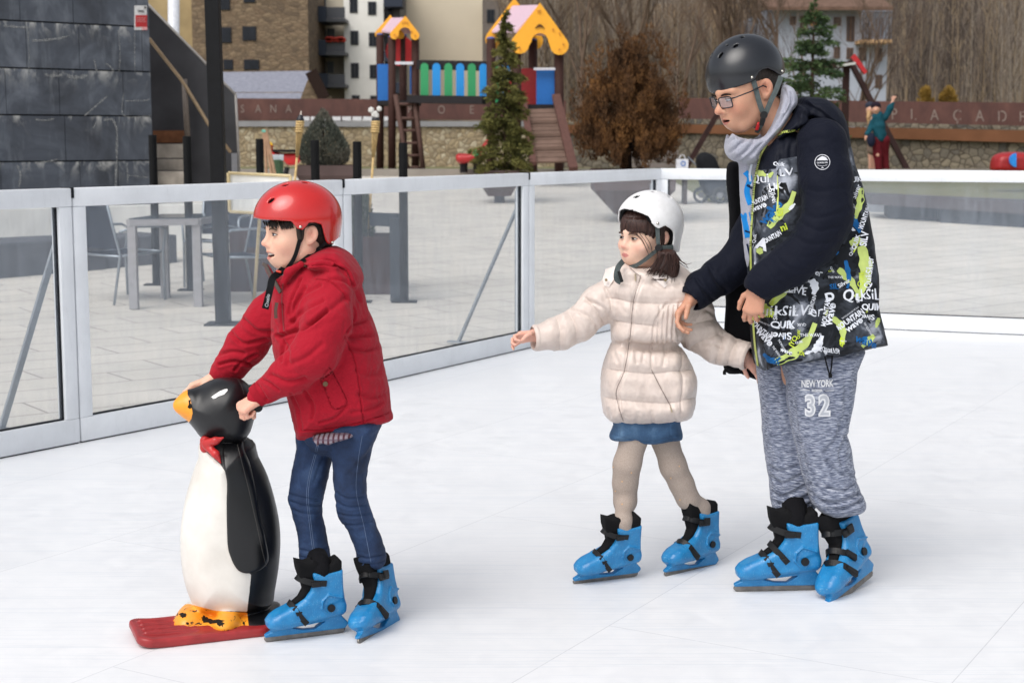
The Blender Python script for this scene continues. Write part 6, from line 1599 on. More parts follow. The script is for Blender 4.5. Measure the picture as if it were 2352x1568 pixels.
t = NT('black_helmet'); n = t.noise(t.coord(), 400, 2); M_HELB = t.set(C(24, 27, 33), .27, 0, t.bump(n, .05, .0006), Specular_IOR_Level=.6)
t = NT('melange_jersey'); a = t.noise(t.coord('Object', (48, 48, 500), (0, rad(2), 0)), 1.0, 3, .6, .25); b = t.noise(t.coord('Object', (70, 70, 900)), 1.0, 2)
c = t.ramp(a, [(.33, C(52, 60, 82)), (.46, C(104, 112, 132)), (.56, C(150, 157, 174)), (.70, C(206, 209, 216))]); c = t.mix(.5, c, t.ramp(b, [(.3, C(120, 126, 150)), (.7, C(255))]), 'MULTIPLY')
M_MEL = t.set(c, .92, 0, t.bump(b, .2, .001), Sheen_Weight=.15)
if want('teen'): make_teen(); log('teen')
# ================================================================== left side: slate wall, stairs, cafe terrace
def left_side():
    # slate clad wall
    A = P(-90, 200, 16.75); B = P(345, 200, 18.1); A[2] = B[2] = 0; x = (B - A) / np.linalg.norm(B - A); L = np.linalg.norm(B - A); y = np.array([-x[1], x[0], 0])
    R = np.stack([x, y, [0, 0, 1]], 1)
    root = empty('slate_wall', A, 'tall wall clad in dark weathered slate slabs at the left edge', 'wall')
    t = NT('slate'); ob = t.coord(); n1 = t.noise(ob, 1.6, 5, .65, .6); n2 = t.noise(t.world((6, 6, 1.1)), 1.0, 5, .7); n3 = t.noise(t.world((1, 1, .5)), 5, 5, .7, 1.0)
    c = t.ramp(n1, [(.3, C(46, 50, 58)), (.5, C(70, 76, 86)), (.7, C(104, 110, 120))]); c = t.mix(t.math('MULTIPLY', t.ramp(n2, [(.55, (0, 0, 0)), (.72, (1, 1, 1))]), .35), c, C(128, 134, 142))
    sp = t.n.new('ShaderNodeSeparateXYZ'); g_ = t.n.new('ShaderNodeNewGeometry'); t.l.new(g_.outputs['Position'], sp.inputs[0])
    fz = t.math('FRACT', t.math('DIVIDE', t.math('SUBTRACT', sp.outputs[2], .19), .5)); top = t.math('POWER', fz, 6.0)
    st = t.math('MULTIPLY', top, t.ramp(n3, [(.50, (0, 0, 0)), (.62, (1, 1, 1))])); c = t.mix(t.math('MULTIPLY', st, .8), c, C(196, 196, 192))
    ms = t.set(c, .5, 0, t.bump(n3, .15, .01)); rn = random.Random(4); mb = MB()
    z0 = .69
    for r in range(7):
        xx = -.3 * rn.random()
        while xx < L:
            w = rn.choice([.45, .6, .75, .9]); a = max(0, xx); b = min(L, xx + w)
            if b - a > .04: mb.box((a + .003, -.02 - .006 * rn.random(), z0 + r * .5 + .008), (b - .003, .02, z0 + (r + 1) * .5 - .008), R, A)
            xx += w
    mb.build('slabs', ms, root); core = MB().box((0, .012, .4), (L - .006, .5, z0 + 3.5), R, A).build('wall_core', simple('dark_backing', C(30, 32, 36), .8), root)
    bw = bvh_of(core); mb = MB()
    for pl, w in (([(191, 266), (215, 245), (243, 221)], 4), ([(256, 276), (262, 290), (265, 308), (264, 370), (262, 428)], 5), ([(235, 275), (256, 274)], 5), ([(218, 280), (210, 295)], 4), ([(36, 380), (44, 400), (40, 428)], 5), ([(62, 172), (64, 160), (62, 100), (60, 62)], 2), ([(280, 215), (281, 266), (343, 266)], 2.2), ([(284, 232), (330, 231), (343, 226)], 2.5), ([(213, 138), (219, 168)], 3.5), ([(240, 146), (254, 158), (257, 167)], 3), ([(288, 372), (290, 420)], 3), ([(290, 402), (338, 408)], 2.5), ([(5, 60), (30, 62), (62, 64)], 5), ([(100, 172), (120, 175), (140, 172)], 6), ([(150, 174), (175, 179), (198, 173)], 8), ([(78, 274), (100, 277), (120, 273)], 4), ([(75, 374), (100, 372), (130, 366)], 4), ([(268, 70), (272, 120), (270, 166)], 2), ([(305, 75), (306, 168)], 2), ([(70, 94), (110, 92), (155, 84)], 5)):
        stick_line(mb, bw, pl, w, .042, wfun=lambda e: .5 + .7 * abs(math.sin(e * 9 + 1)))
    t = NT('lime_stain'); n = t.noise(t.coord(), 60, 4, .7); t.set(C(150, 152, 152), .8, Alpha=t.ramp(n, [(.35, (.1,) * 3), (.65, (.8,) * 3)])); mb.build('lime_stains', t.m, root)
    # notice
    sg = empty('notice_sign', P(320, 42, 17.9), 'small white and red notice fixed near the edge of the slate wall', 'sign')
    q = lambda px, py: tuple(hit(bw, px, py, .03)[0])
    def plate(nm, x0, y0, x1, y1, col, o):
        pts = [np.array(hit(bw, a, b, o + .036)[0]) for a, b in ((x0, y0), (x1, y0), (x1, y1), (x0, y1))]; mb = MB(); vs = pts + [p + y * .01 for p in pts]; mb._add(vs, [(0, 1, 2, 3), (7, 6, 5, 4), (0, 4, 5, 1), (1, 5, 6, 2), (2, 6, 7, 3), (3, 7, 4, 0)]); mb.build(nm, simple(nm + '_mat', col, .5), sg)
    plate('plate', 305, 14, 333, 70, C(205, 205, 205), .012); plate('red_field', 307, 36, 333, 63, C(176, 36, 40), .018)
    for k, (a, b, c_, d_) in enumerate(((312, 25, 325, 26), (313, 27.5, 327, 28.5), (327, 16, 330, 21), (309, 42, 330, 43), (309, 46, 328, 47), (309, 50, 330, 51), (322, 63, 333, 70))): plate('line', a, b, c_, d_, C(60, 60, 60) if k < 3 else C(212, 150, 150), .022)
    # plinth and low dark ledge
    mb = MB(); mb.box((-1, -.35, .0), (L + .55, .3, .69), R, A); pl = mb.build('plinth_wall', simple('pale_render', C(240, 238, 232), .8, .1, 3), None, origin=(0, 0, 0)); tag(pl, 'pale rendered plinth running under the slate wall behind the cafe table', 'wall')
    a = GP(-60, 662); b = GP(414, 630); x2 = (b - a) / np.linalg.norm(b - a); y2 = np.array([-x2[1], x2[0], 0]); R2 = np.stack([x2, y2, [0, 0, 1]], 1); L2 = np.linalg.norm(b - a)
    mb = MB(); mb.box((0, 0, 0), (L2 * .62, .9, .42), R2, a, bev=.01); mb.box((L2 * .62 + .01, .05, 0), (L2, .8, .42), R2, a, bev=.01); le = mb.build('stone_ledge', simple('dark_ledge', C(88, 90, 96), .7, .2, 5), None, origin=(0, 0, 0)); tag(le, 'long low grey stone ledge behind the cafe table', 'ledge')
    # metal stair
    st = empty('metal_staircase', P(430, 400, 18.6), 'dark metal staircase with sloping side plate and pale handrail beside the slate wall', 'staircase')
    D = 19.2; msd = simple('dark_steel', C(46, 46, 50), .45, .35, 3, .05, 8)
    W = lambda l, d: [(P(a, b, d)[0], P(a, b, d)[2]) for a, b in l]
    mb = MB(); mb.prism(W([(325, -2), (334, 4), (476, 149), (512, 188), (541, 217), (551, 430), (325, 430)], D), D, D + .05); mb.build('side_plate', msd, st)
    mb = MB()
    for l in ([(330, 0), (476, 149), (512, 188), (541, 217)], [(541, 217), (545, 290), (551, 430)]): mb.tube([P(a, b, D - .0) for a, b in l], .016, 6)
    mb.build('edge_trim', simple('pale_edge', C(150, 146, 142), .5), st, smooth=True)
    mb = MB(); mb.tube([P(a, b, D - .35) for a, b in ((330, 78), (345, 92), (420, 188), (480, 287), (530, 350))], .021, 8); mb.build('handrail', simple('tan_rail', C(150, 128, 100), .5), st, smooth=True)
    mb = MB(); mb.tube([P(423, 182, D - .33), P(431, 318, D - .33)], .035, 8); mb.build('rail_post', simple('grey_brown', C(104, 94, 86), .5), st, smooth=True)
    ms2 = simple('rusty_riser', C(152, 144, 134), .7, .3, 6)
    for k, (y0, y1) in enumerate(((300, 328), (331, 363), (366, 391), (394, 425))):
        d = D - .15 - .25 * k; a = P(352, y1, d); b = P(422, y0, d); MB().box((a[0], d, a[2]), (b[0], d + .25, b[2])).build('step', ms2 if k else simple('rust_brown', C(100, 66, 46), .8, .3, 9), st)
    mb = MB(); a = P(518, 430, D - .1); b = P(548, 352, D - .1); mb.box((a[0] + .08, D - .1, a[2]), (b[0] - .02, D - .05, b[2])); mb.build('end_plate', simple('zinc_plate', C(128, 128, 132), .4, metal=.4), st)
    # pole, column
    o = MB().tube([P(399, 430, 26), P(399, -60, 26)], .095, 16).build('white_pole', simple('white_pole_paint', C(205, 208, 214), .4), None, origin=P(399, 430, 26), smooth=True); tag(o, 'tall white pole rising behind the sloping side of the metal staircase', 'pole')
    cb = GP(513.5, 745); ct = P(486, -60, 12.2); mb = MB(); mb.beam(cb, ct, .108, .108, (0, 1, 0), bev=.004); o = empty('steel_column', cb, 'thick black steel column standing beside the cafe table', 'column'); mb.build('shaft', simple('black_steel', C(14, 15, 18), .6, .2, Specular_IOR_Level=.2), o)
    MB().box((cb[0] - .13, cb[1] - .12, .0), (cb[0] + .13, cb[1] + .12, .014)).build('base_plate', simple('black_steel2', C(26, 27, 30), .5), o)
    # black posts of the terrace edge
    mp = simple('matt_black_tube', C(13, 14, 16), .7, .15, Specular_IOR_Level=.2); txt = ['leftmost short black post, in front of the slate wall edge', 'short black post in front of the stair handrail post', 'short black post beside the bamboo stake tripod', 'short black post in front of the dark conical bush', 'short black post right of the dark conical bush', 'short black post in front of the ladder of the smaller play tower']
    for (px, py, d), tx in zip(((350, 310, 14.8), (429, 313, 14.4), (596, 319, 15.4), (723, 322, 13.6), (820, 325, 13.6), (925.5, 328, 13.6)), txt):
        tp = P(px, py, d); b = np.array([tp[0], d, terrain(d) if d > 13 else 0.]); root = empty('short_post', b, tx, 'post', 'short black posts round the terrace')
        mb = MB(); r = .038; mb.tube([b, tp - [0, 0, .004], tp], [r, r, r * .85], 20); mb.build('tube', mp, root, smooth=True, sharp=40); MB().box((b[0] - .11, d - .07, b[2]), (b[0] + .11, d + .07, b[2] + .012)).build('foot_plate', mp, root)
    # windbreak frame by the last post
    fr = empty('windbreak_frame', GP(915, 700), 'dark framed windbreak panel joined to the short black post beside the planter', 'windbreak')
    mb = MB(); a = P(897, 690, 13.7); b = P(917, 532, 13.7); mb.box((a[0], 13.66, .02), (P(934, 690, 13.7)[0], 13.70, P(900, 500, 13.7)[2])); mb.build('panel', simple('dark_panel', C(44, 52, 62), .4), fr)
    mb = MB(); mb.beam(P(852, 503, 14.2), P(917, 506, 13.75), .03, .12); mb.build('cross_bar', simple('dark_bar', C(50, 58, 68), .4), fr)
    # planters with shrubs
    mc = simple('corten_planter_mat', C(72, 56, 54), .7, .25, 4, .1, 60)
    for k, (x0, x1, d, zt) in enumerate(((528, 690, 14.3, .60), (700, 897, 14.1, .56))):
        a = P(x0, 600, d)[0]; b = P(x1, 600, d)[0]; root = empty('box_planter', ((a + b) / 2, d, terrain(d)), ['long brown steel box planter behind the steel column', 'long brown steel box planter holding an upright green shrub'][k], 'planter', 'brown steel box planters')
        mb = MB(); z0 = terrain(d)
        mb.box((a, d, z0), (b, d + .03, zt)); mb.box((a, d + .57, z0), (b, d + .6, zt)); mb.box((a, d + .03, z0), (a + .03, d + .57, zt)); mb.box((b - .03, d + .03, z0), (b, d + .57, zt)); mb.build('box', mc, root)
        MB().box((a + .03, d + .03, zt - .08), (b - .03, d + .57, zt - .05)).build('soil', simple('soil', C(52, 42, 34), .95, .3, 40), root)
    return bw
def make_chair(name='terrace_chair'):
    r = empty(name, (0, 0, 0)); al = simple('brushed_aluminium', C(150, 158, 166), .32, .1, metal=.6); tx = simple('charcoal_mesh', C(44, 50, 62), .75, .1, 80)
    hw = .27
    mb = MB()
    for s in (-1, 1):
        mb.tube([(s * hw, .24, 0), (s * hw, .23, .42), (s * hw, .26, .62), (s * hw, .20, .655), (s * hw, -.05, .66), (s * hw, -.22, .62)], .012, 8)
        mb.tube([(s * hw, -.30, 0), (s * hw, -.22, .42), (s * .25, -.26, .62), (s * .25, -.34, .92)], .012, 8); mb.tube([(s * .25, .24, .43), (s * .25, -.22, .41)], .011, 8)
    mb.tube([(-hw, .24, .43), (hw, .24, .43)], .011, 8); mb.tube([(-.25, -.34, .92), (.25, -.34, .92)], .012, 8); mb.tube([(-hw, -.22, .41), (hw, -.22, .41)], .010, 8); mb.build('frame', al, r, smooth=True)
    MB().grid([[(x_, y_, .435 - .02 * math.cos(x_ * 5)) for x_ in np.linspace(-.25, .25, 7)] for y_ in np.linspace(-.21, .24, 4)]).build('seat', tx, r, smooth=True)
    MB().grid([[(x_, y_ - .02 * math.cos(x_ * 5), z_) for x_ in np.linspace(-.25, .25, 7)] for y_, z_ in ((-.225, .47), (-.26, .62), (-.30, .77), (-.34, .905))]).build('backrest', tx, r, smooth=True)
    return r
def cafe():
    t0 = empty('cafe_table', (-2.93, 13.6, .02), 'square cafe table with a dark glass top and pale square legs', 'table')
    M1 = simple('pale_grey_metal', C(150, 148, 150), .5, .1); cs = [np.array(c) for c in ((-3.20, 13.12), (-2.66, 13.3), (-2.56, 14.05), (-3.10, 13.92))]
    mb = MB(); n = 4
    for i in range(4):
        a, b = cs[i], cs[(i + 1) % 4]; mb.beam((a[0], a[1], .735), (b[0], b[1], .735), .05, .055)
    mb.build('table_frame', M1, t0)
    mb = MB(); mb.prism([tuple(c) for c in cs], .764, .772, 'xy'); mb.build('table_top', simple('dark_glass', C(60, 72, 80), .06, .05), t0)
    for c in cs:
        d = (np.array([-2.88, 13.6]) - c); d /= np.linalg.norm(d); p = c + d * .03; MB().box((p[0] - .036, p[1] - .036, .01), (p[0] + .036, p[1] + .036, .71), bev=.004).build('leg', M1, t0)
    c0 = make_chair(); tag(c0, 'charcoal mesh chair at the left side of the cafe table', 'chair', 'charcoal terrace chairs')
    c0.location = (-3.42, 13.75, .02); c0.rotation_euler = (0, 0, rad(-40))
    for (x_, y_, a, l) in ((-2.36, 13.45, 128, 'charcoal mesh chair at the right side of the cafe table'), (-2.75, 14.75, 172, 'charcoal mesh chair behind the cafe table, facing the rink'), (-2.55, 15.6, 120, 'charcoal mesh chair right of the steel column, partly behind the menu board')):
        dup(c0, (x_, y_, terrain(y_) + .002), rad(a), l)
    # menu board
    b = empty('menu_board', GP(583, 700), 'cream framed menu board on a bamboo pole beside the red helmet', 'board')
    D = 12.4; c = [P(a, y_, D) for a, y_ in ((525, 397), (668, 404), (664, 494), (528, 486))]
    mb = MB(); mb._add(c + [p + [0, .03, 0] for p in c], [(0, 1, 2, 3), (7, 6, 5, 4), (0, 4, 5, 1), (1, 5, 6, 2), (2, 6, 7, 3), (3, 7, 4, 0)]); mb.build('board_panel', simple('white_sheet', C(248, 248, 244), .5, .04), b)
    mb = MB()
    for i in range(4): mb.beam(c[i] - [0, .012, 0], c[(i + 1) % 4] - [0, .012, 0], .035, .022, (0, 1, 0)) if False else mb.tube([c[i] - [0, .01, 0], c[(i + 1) % 4] - [0, .01, 0]], .013, 6)
    mb.build('board_frame', simple('cream_wood', C(216, 196, 150), .5, .1), b); mb = MB(); mb.tube([P(597, 490, D + .04), GP(583, 700)], .014, 8); mb.build('pole', simple('bamboo', C(196, 176, 132), .6, .15, 30), b, smooth=True)
    for k in range(7):
        pass
    # torches
    mbm = simple('bamboo_cane', C(196, 168, 118), .6, .2, 40, .2, 200); dk = simple('torch_metal', C(24, 26, 34), .4)
    for k, (tx, ty, bx, by, d, l) in enumerate(((691, 262, 668, 520, 14.9, 'bamboo garden torch standing beside the dark conical bush'), (864, 262, 845, 545, 14.3, 'bamboo garden torch with white paper caught on its top'))):
        top = P(tx, ty, d); bot = P(bx, by, d); r = empty('garden_torch', bot, l, 'torch', 'bamboo garden torches'); ax = (top - bot) / np.linalg.norm(top - bot); s = M(d)
        mb = MB(); mb.tube([bot, bot + ax * (np.linalg.norm(top - bot) - 95 * s)], .011, 10); mb.build('pole', mbm, r, smooth=True)
        mb = MB()
        for j in range(9):
            a = 2 * math.pi * j / 9; o = np.array([math.cos(a), math.sin(a), 0]); mb.tube([top - ax * 98 * s + o * .010, top - ax * 42 * s + o * 6.5 * s, top - ax * 17 * s + o * 8.5 * s], .005, 5)
        for h in np.linspace(40, 18, 5): mb.tube([top - ax * h * s + 8.2 * s * np.array([math.cos(a), math.sin(a), 0]) for a in np.linspace(0, 2 * math.pi, 16)], .010, 5)
        mb.build('basket', mbm, r, smooth=True)
        mb = MB(); mb.tube([top - ax * 20 * s, top - ax * 12 * s, top - ax * 4 * s, top - ax * 2 * s], [8.5 * s, 9 * s, 5 * s, 2.5 * s], 16); mb.build('oil_can', dk, r, smooth=True)
        mb = MB(); mb.tube([top - ax * 4 * s, top + ax * 7 * s], [.010, .004], 6); mb.build('wick', simple('wick_white', C(200, 190, 180), .9), r)
        if k: mb = MB(); rn = random.Random(2); [mb.ball(top + np.array([rn.uniform(-.05, .03), -.02, rn.uniform(-.04, .05)]), rn.uniform(.015, .035), 3, sc=(1, .6, 1)) for _ in range(7)]; mb.build('paper_scrap', simple('paper_white', C(205, 204, 200), .8), r)
if want('left'): left_side(); cafe(); log('left')
# ================================================================== far side: walls, houses, playground, trees
def W3(l, d): return [(P(a, b, d)[0], P(a, b, d)[2]) for a, b in l]
def pbox(mb, x0, y0, x1, y1, d, th, m=0):
    a = P(x0, y1, d); b = P(x1, y0, d); return mb.box((a[0], d, a[2]), (b[0], d + th, b[2]), m=m)
def stone_mat(name, c0, c1, c2, mort, sc=3.0, stretch=1.4):
    t = NT(name); v = t.world((1, 1, stretch)); dist = t.noise(t.world(), 3, 2); 
    vo = t.n.new('ShaderNodeTexVoronoi'); vo.feature = 'F1'; t.l.new(v, vo.inputs[0]); vo.inputs['Scale'].default_value = sc
    ve = t.vor(v, sc, 'DISTANCE_TO_EDGE'); sp = t.n.new('ShaderNodeSeparateColor'); t.l.new(vo.outputs['Color'], sp.inputs[0])
    c = t.ramp(sp.outputs[0], [(.0, c0), (.35, c1), (.6, c2), (.8, c1), (1, c0)], 'LINEAR'); n = t.noise(t.world(), 14, 4, .6); c = t.mix(.5, c, t.ramp(n, [(.3, C(170)), (.7, C(255))]), 'MULTIPLY')
    m = t.ramp(ve, [(.02, (0, 0, 0)), (.07, (1, 1, 1))]); c = t.mix(m, mort, c)
    return t.set(c, .9, 0, t.bump(ve, .8, .05))
def back_walls():
    grey = stone_mat('rubble_left', C(178, 160, 128), C(150, 134, 108), C(196, 184, 158), C(118, 104, 84), 6.5, 1.25)
    grr = stone_mat('rubble_right', C(112, 104, 92), C(134, 124, 106), C(92, 88, 82), C(66, 58, 48), 5.0, 1.15)
    t = NT('corten'); n = t.noise(t.world((1, 1, .6)), 2.2, 5, .65, .4); c = t.ramp(n, [(.3, C(74, 48, 43)), (.55, C(92, 60, 53)), (.75, C(108, 74, 64))]); ct = t.set(c, .8)
    cop = simple('coping_stone', C(140, 140, 142), .8, .12, 3); wood = simple('corten_ledge', C(112, 76, 54), .7, .2, 1.5)
    def wall(nm, lab, cat, pts, th, mat, struct=None):
        """pts: (px, y top, y bottom, d) stations left to right"""
        mb = MB()
        for (x0, t0, b0, d0), (x1, t1, b1, d1) in zip(pts[:-1], pts[1:]):
            f = [P(x0, b0, d0), P(x1, b1, d1), P(x1, t1, d1), P(x0, t0, d0)]; bk = [p + np.array([0, th, 0]) for p in f]
            mb._add(f + bk, [(0, 1, 2, 3), (7, 6, 5, 4), (3, 2, 6, 7), (0, 4, 5, 1), (1, 5, 6, 2), (0, 3, 7, 4)])
        return mb
    r = empty('park_wall', P(900, 395, 40), 'pale rubble stone wall with grey coping behind the smaller play tower', 'wall')
    wall('', '', '', [(500, 292, 420, 40), (1290, 292, 410, 40)], .5, grey).build('masonry', grey, r); wall('', '', '', [(500, 278, 291, 39.93), (1290, 279, 291, 39.93)], .7, cop).build('coping', cop, r)
    mb = MB(); rn = random.Random(5)
    for k in range(9): pbox(mb, 690 + 24 * k, 268, 710 + 24 * k, 277, 40.4, .2)
    mb.build('white_boxes', simple('white_box', C(205, 205, 205), .7), r)
    r = empty('park_wall', P(1900, 395, 36), 'dark rubble stone wall behind the swing and the waving visitors', 'wall')
    wall('', '', '', [(1290, 306, 415, 39), (1590, 306, 415, 39), (3000, 347, 425, 30.4)], .5, grr).build('masonry', grr, r)
    wall('', '', '', [(1290, 287, 306, 38.9), (1590, 286, 306, 38.9), (3000, 311, 346, 30.2)], .6, wood).build('ledge', wood, r)
    wall('', '', '', [(1290, 274, 286, 40), (1590, 273, 285, 40), (3000, 303, 310, 31)], .3, grr).build('upper_masonry', grr, r)
    lm = simple('cut_letters', C(168, 158, 150), .6)
    for lab, pts, words in (('rust red steel fence with cut out letters behind the smaller play tower', [(540, 226, 277, 41), (870, 228, 274, 41), (1300, 231, 277, 41)], (('S', 557, 250, 18), ('A', 593, 250, 18), ('N', 628, 250, 18), ('A', 663, 250, 18), ('P', 942, 251, 17), ('O', 1014, 252, 19), ('E', 1084, 252, 19))),
                            ('rust red steel fence with letters behind the waving visitors', [(1560, 225, 273, 40.6), (2055, 233, 284, 37.6), (3000, 243, 311, 31.6)], (('P', 2055, 262, 25), ('L', 2099, 263, 25), ('A', 2147, 264, 25), ('Ç', 2199, 268, 32), ('A', 2251, 266, 26), ('D', 2303, 267, 26), ('E', 2349, 268, 26)))):
        r = empty('steel_fence', P(pts[0][0], 280, 40), lab, 'fence', 'rust red steel fences'); mb = wall('', '', '', pts, .06, ct); f = mb.build('sheet', ct, r); bf = bvh_of(f)
        mb = MB()
        for tx, x, y, h in words: stick_text(mb, bf, tx, (x, y), h, off=.012, step=9, wid=.8, bold=.0)
        split_loose(mb.build('cut_letter', simple('letter_grey', C(134, 120, 112), .6), r))
    k = MB().box((-30, 33.0, .5), (40, 33.3, .82)).build('kerb_wall', simple('low_concrete', C(140, 134, 126), .9, .15, 2), None); tag(k, 'low concrete kerb between plaza paving and park grass', 'kerb')
    A = np.array([[(x, y, terrain(y) + .006) for x in np.linspace(3.2, 40, 5)] for y in (25.5, 29, 32.99)]); g = MB().grid(A).build('grass_ground', M_GRASS); tag(g, kind='structure')

def building(name, lab, cat, x0, x1, y0, y1, d, depth, mat, wins=(), wm=None, frame=None, base=None):
    a = P(x0, y1, d); b = P(x1, y0, d); r = empty(name, (a[0], d, min(a[2], terrain(d))), lab, cat)
    MB().box((a[0], d, base if base is not None else terrain(d) - .5), (b[0], d + depth, b[2])).build('wall', mat, r)
    for (wx0, wy0, wx1, wy1) in wins:
        f = pbox(MB(), wx0, wy0, wx1, wy1, d - .04, .08).build('window', frame or simple('frame', C(70, 70, 72), .6), r)
        pbox(MB(), wx0 + 1.5, wy0 + 1.5, (wx0 + wx1) / 2 - .6, wy1 - 1.5, d - .055, .05).build('pane', wm or M_PANE, f); pbox(MB(), (wx0 + wx1) / 2 + .6, wy0 + 1.5, wx1 - 1.5, wy1 - 1.5, d - .055, .05).build('pane', wm or M_PANE, f)
    return r
M_PANE = simple('window_pane', C(30, 34, 42), .2, .3, 2, Specular_IOR_Level=.25)
def houses():
    st = stone_mat('tower_stone', C(120, 100, 80), C(142, 122, 98), C(104, 88, 72), C(92, 78, 62), 3.2, 2.0)
    fr = simple('dark_frame', C(58, 56, 58), .6)
    building('apartment_block', 'tall brown stone apartment block left of the balconies', 'building', 445, 706, -60, 225, 70, 12, st, [(506, -4, 528, 24), (559, -10, 586, 7), (507, 63, 531, 99), (557, 61, 588, 94), (513, 137, 535, 161), (560, 137, 595, 161)], frame=fr)
    building('apartment_block', 'ochre rough wall behind the white pole, far left', 'building', 300, 444, -60, 235, 72, 10, simple('ochre_wall', C(168, 148, 112), .9, .25, .8))
    wh = simple('white_render', C(238, 236, 230), .85, .03, 2); bg = simple('beige_render', C(188, 180, 164), .85, .05, 2)
    r = building('apartment_block', 'white apartment block with small dark windows and dark balconies', 'building', 792, 880, -60, 232, 75, 10, wh, [(803, -6, 821, 30), (845, 4, 864, 35), (805, 71, 823, 104), (847, 75, 866, 107), (806, 145, 824, 180), (849, 149, 868, 181), (808, 219, 826, 230), (850, 220, 869, 231)], frame=simple('grey_frame', C(92, 92, 96), .6))
    pbox(MB(), 706, -60, 791.5, 232, 76.2, 8).build('recess_wall', bg, r); dk = simple('balcony_slate', C(56, 62, 74), .6, .1)
    for x0, y0, x1, y1 in ((704, 15, 748, 50), (706, 92, 748, 127), (721, 169, 752, 201)):
        b = pbox(MB(), x0, y0, x1, y1, 73.5, 2.5).build('balcony', dk, r); mb = MB(); pbox(mb, x1 + .5, y0 + 2, 792, y1 - 8, 73.7, .06); pbox(mb, x1 + .5, y1 - 7.5, 793, y1, 73.5, 2.4)
        mb.build('balcony_rail', simple('rail_dark', C(70, 72, 78), .5), b)
    for q_ in ((720, 64, 748, 91), (752, 66, 768, 91), (722, 141, 748, 168), (720, -10, 748, 14), (752, 142, 766, 168)): pbox(MB(), *q_, 76.1, .08).build('door', simple('glass_door', C(74, 80, 86), .3, .2), r)
    mb = MB(); rn = random.Random(1); [mb.ball(P(750 + 40 * rn.random(), 90 + 3 * rn.random(), 73.6), .12, 3) for _ in range(22)]; mb.build('flowers', simple('red_flowers', C(170, 60, 50), .8), r)
    pbox(MB(), 880.5, -60, 918, 232, 75.5, 8).build('side_wall', simple('grey_side', C(120, 118, 114), .85), r)
    for y0 in (-8, 48, 118, 190): pbox(MB(), 882, y0, 924, y0 + 24, 73.8, 1.6).build('balcony', dk, r); 
    for y0 in (18, 84, 150): pbox(MB(), 884, y0, 900, y0 + 30, 75.4, .08).build('window', M_PANE, r)
    building('apartment_block', 'blank cream gable wall behind the play bridge', 'building', 918.5, 1108, -60, 236, 80, 12, simple('cream_gable', C(212, 200, 178), .9, .03, 1))
    building('stone_house', 'narrow grey stone house right of the cream gable wall', 'house', 1108.5, 1146, 2, 236, 78, 8, simple('grey_house', C(112, 104, 98), .9, .15, 2), [(1118, 22, 1136, 52), (1120, 80, 1136, 106), (1120, 140, 1136, 165)])
    building('apartment_block', 'ochre building half hidden by bare trees on the hillside', 'building', 1500, 1766, 10, 236, 76, 8, simple('brown_ochre', C(164, 138, 106), .9, .2, .7), [(1520 + 42 * i, 40 + 52 * j, 1536 + 42 * i, 66 + 52 * j) for i in range(6) for j in range(3)], wm=simple('warm_pane', C(92, 78, 66), .4, .3, 3, Specular_IOR_Level=.2), frame=simple('tan_frame', C(140, 116, 92), .7))
    r = building('country_house', 'pale blue house with brown tiled roof and wooden shutters', 'house', 1772, 2041, 14, 236, 60, 8, simple('pale_blue_render', C(170, 176, 188), .85, .06, 1.5),
             [(1814, 38, 1829, 58), (1838, 37, 1855, 66), (1870, 100, 1884, 124), (1915, 40, 1932, 60), (1944, 38, 1964, 95), (1980, 46, 2005, 90), (2013, 42, 2028, 88), (1944, 110, 1960, 136), (1972, 110, 1990, 140), (2010, 111, 2027, 141), (2010, 172, 2027, 202), (1915, 108, 1930, 134), (1838, 150, 1852, 176)], frame=simple('timber_shutter', C(120, 92, 72), .7, .2, 4), wm=simple('brown_pane', C(72, 58, 54), .4, .3, 3))
    mb = MB(); a = P(1760, 16, 59.2); b = P(2052, 16, 59.2); c = P(2052, -20, 63); mb._add([a, b, (b[0], 64, c[2] + .3), (a[0], 64, c[2] + .3), a - [0, 0, .12], b - [0, 0, .12], (b[0], 64, c[2] + .1), (a[0], 64, c[2] + .1)], [(0, 1, 2, 3), (7, 6, 5, 4), (0, 4, 5, 1), (1, 5, 6, 2), (3, 2, 6, 7), (0, 3, 7, 4)])
    mb.build('roof', simple('brown_tiles', C(110, 88, 76), .9, .2, 4), r); b_ = pbox(MB(), 1978, 91, 2049, 99, 58.9, 1.1).build('balcony', simple('pale_timber', C(196, 160, 120), .7), r)
    mb = MB()
    for k in range(12): a = P(1980 + 6 * k, 91, 58.95); mb.tube([a, a + [0, 0, 1.0]], .03, 4)
    mb.tube([P(1979, 91, 58.95) + [0, 0, 1.0], P(2048, 91, 58.95) + [0, 0, 1.0]], .04, 4); mb.build('balcony_rail', simple('rail_grey', C(110, 112, 120), .6), b_); pbox(MB(), 1862, 20, 1880, 60, 59.9, .06).build('timber_panel', simple('warm_timber', C(206, 160, 110), .7), r)
    # slate roofed stone cottage
    d = 48; r = empty('stone_cottage', P(620, 300, d), 'low stone cottage with a grey slate roof below the brown apartment block', 'house')
    MB().box((P(520, 0, d)[0], d + .6, .5), (P(716, 0, d)[0], d + 5, P(0, 226, d)[2] + .2)).build('wall', st, r)
    tl = NT('slate_tiles'); n = tl.noise(tl.world((1, 1, 1)), 9, 5, .7); tl.set(tl.ramp(n, [(.3, C(112, 114, 126)), (.7, C(146, 148, 160))]), .8, 0, tl.bump(n, .4, .05))
    mb = MB(); q = [P(505, 227, d), P(706, 227, d), P(716, 163, d + 3), P(500, 166, d + 3)]; mb._add(q + [p - [0, 0, .15] for p in q], [(0, 1, 2, 3), (7, 6, 5, 4), (0, 4, 5, 1), (1, 5, 6, 2), (3, 2, 6, 7), (0, 3, 7, 4)]); mb.build('roof', tl.m, r)
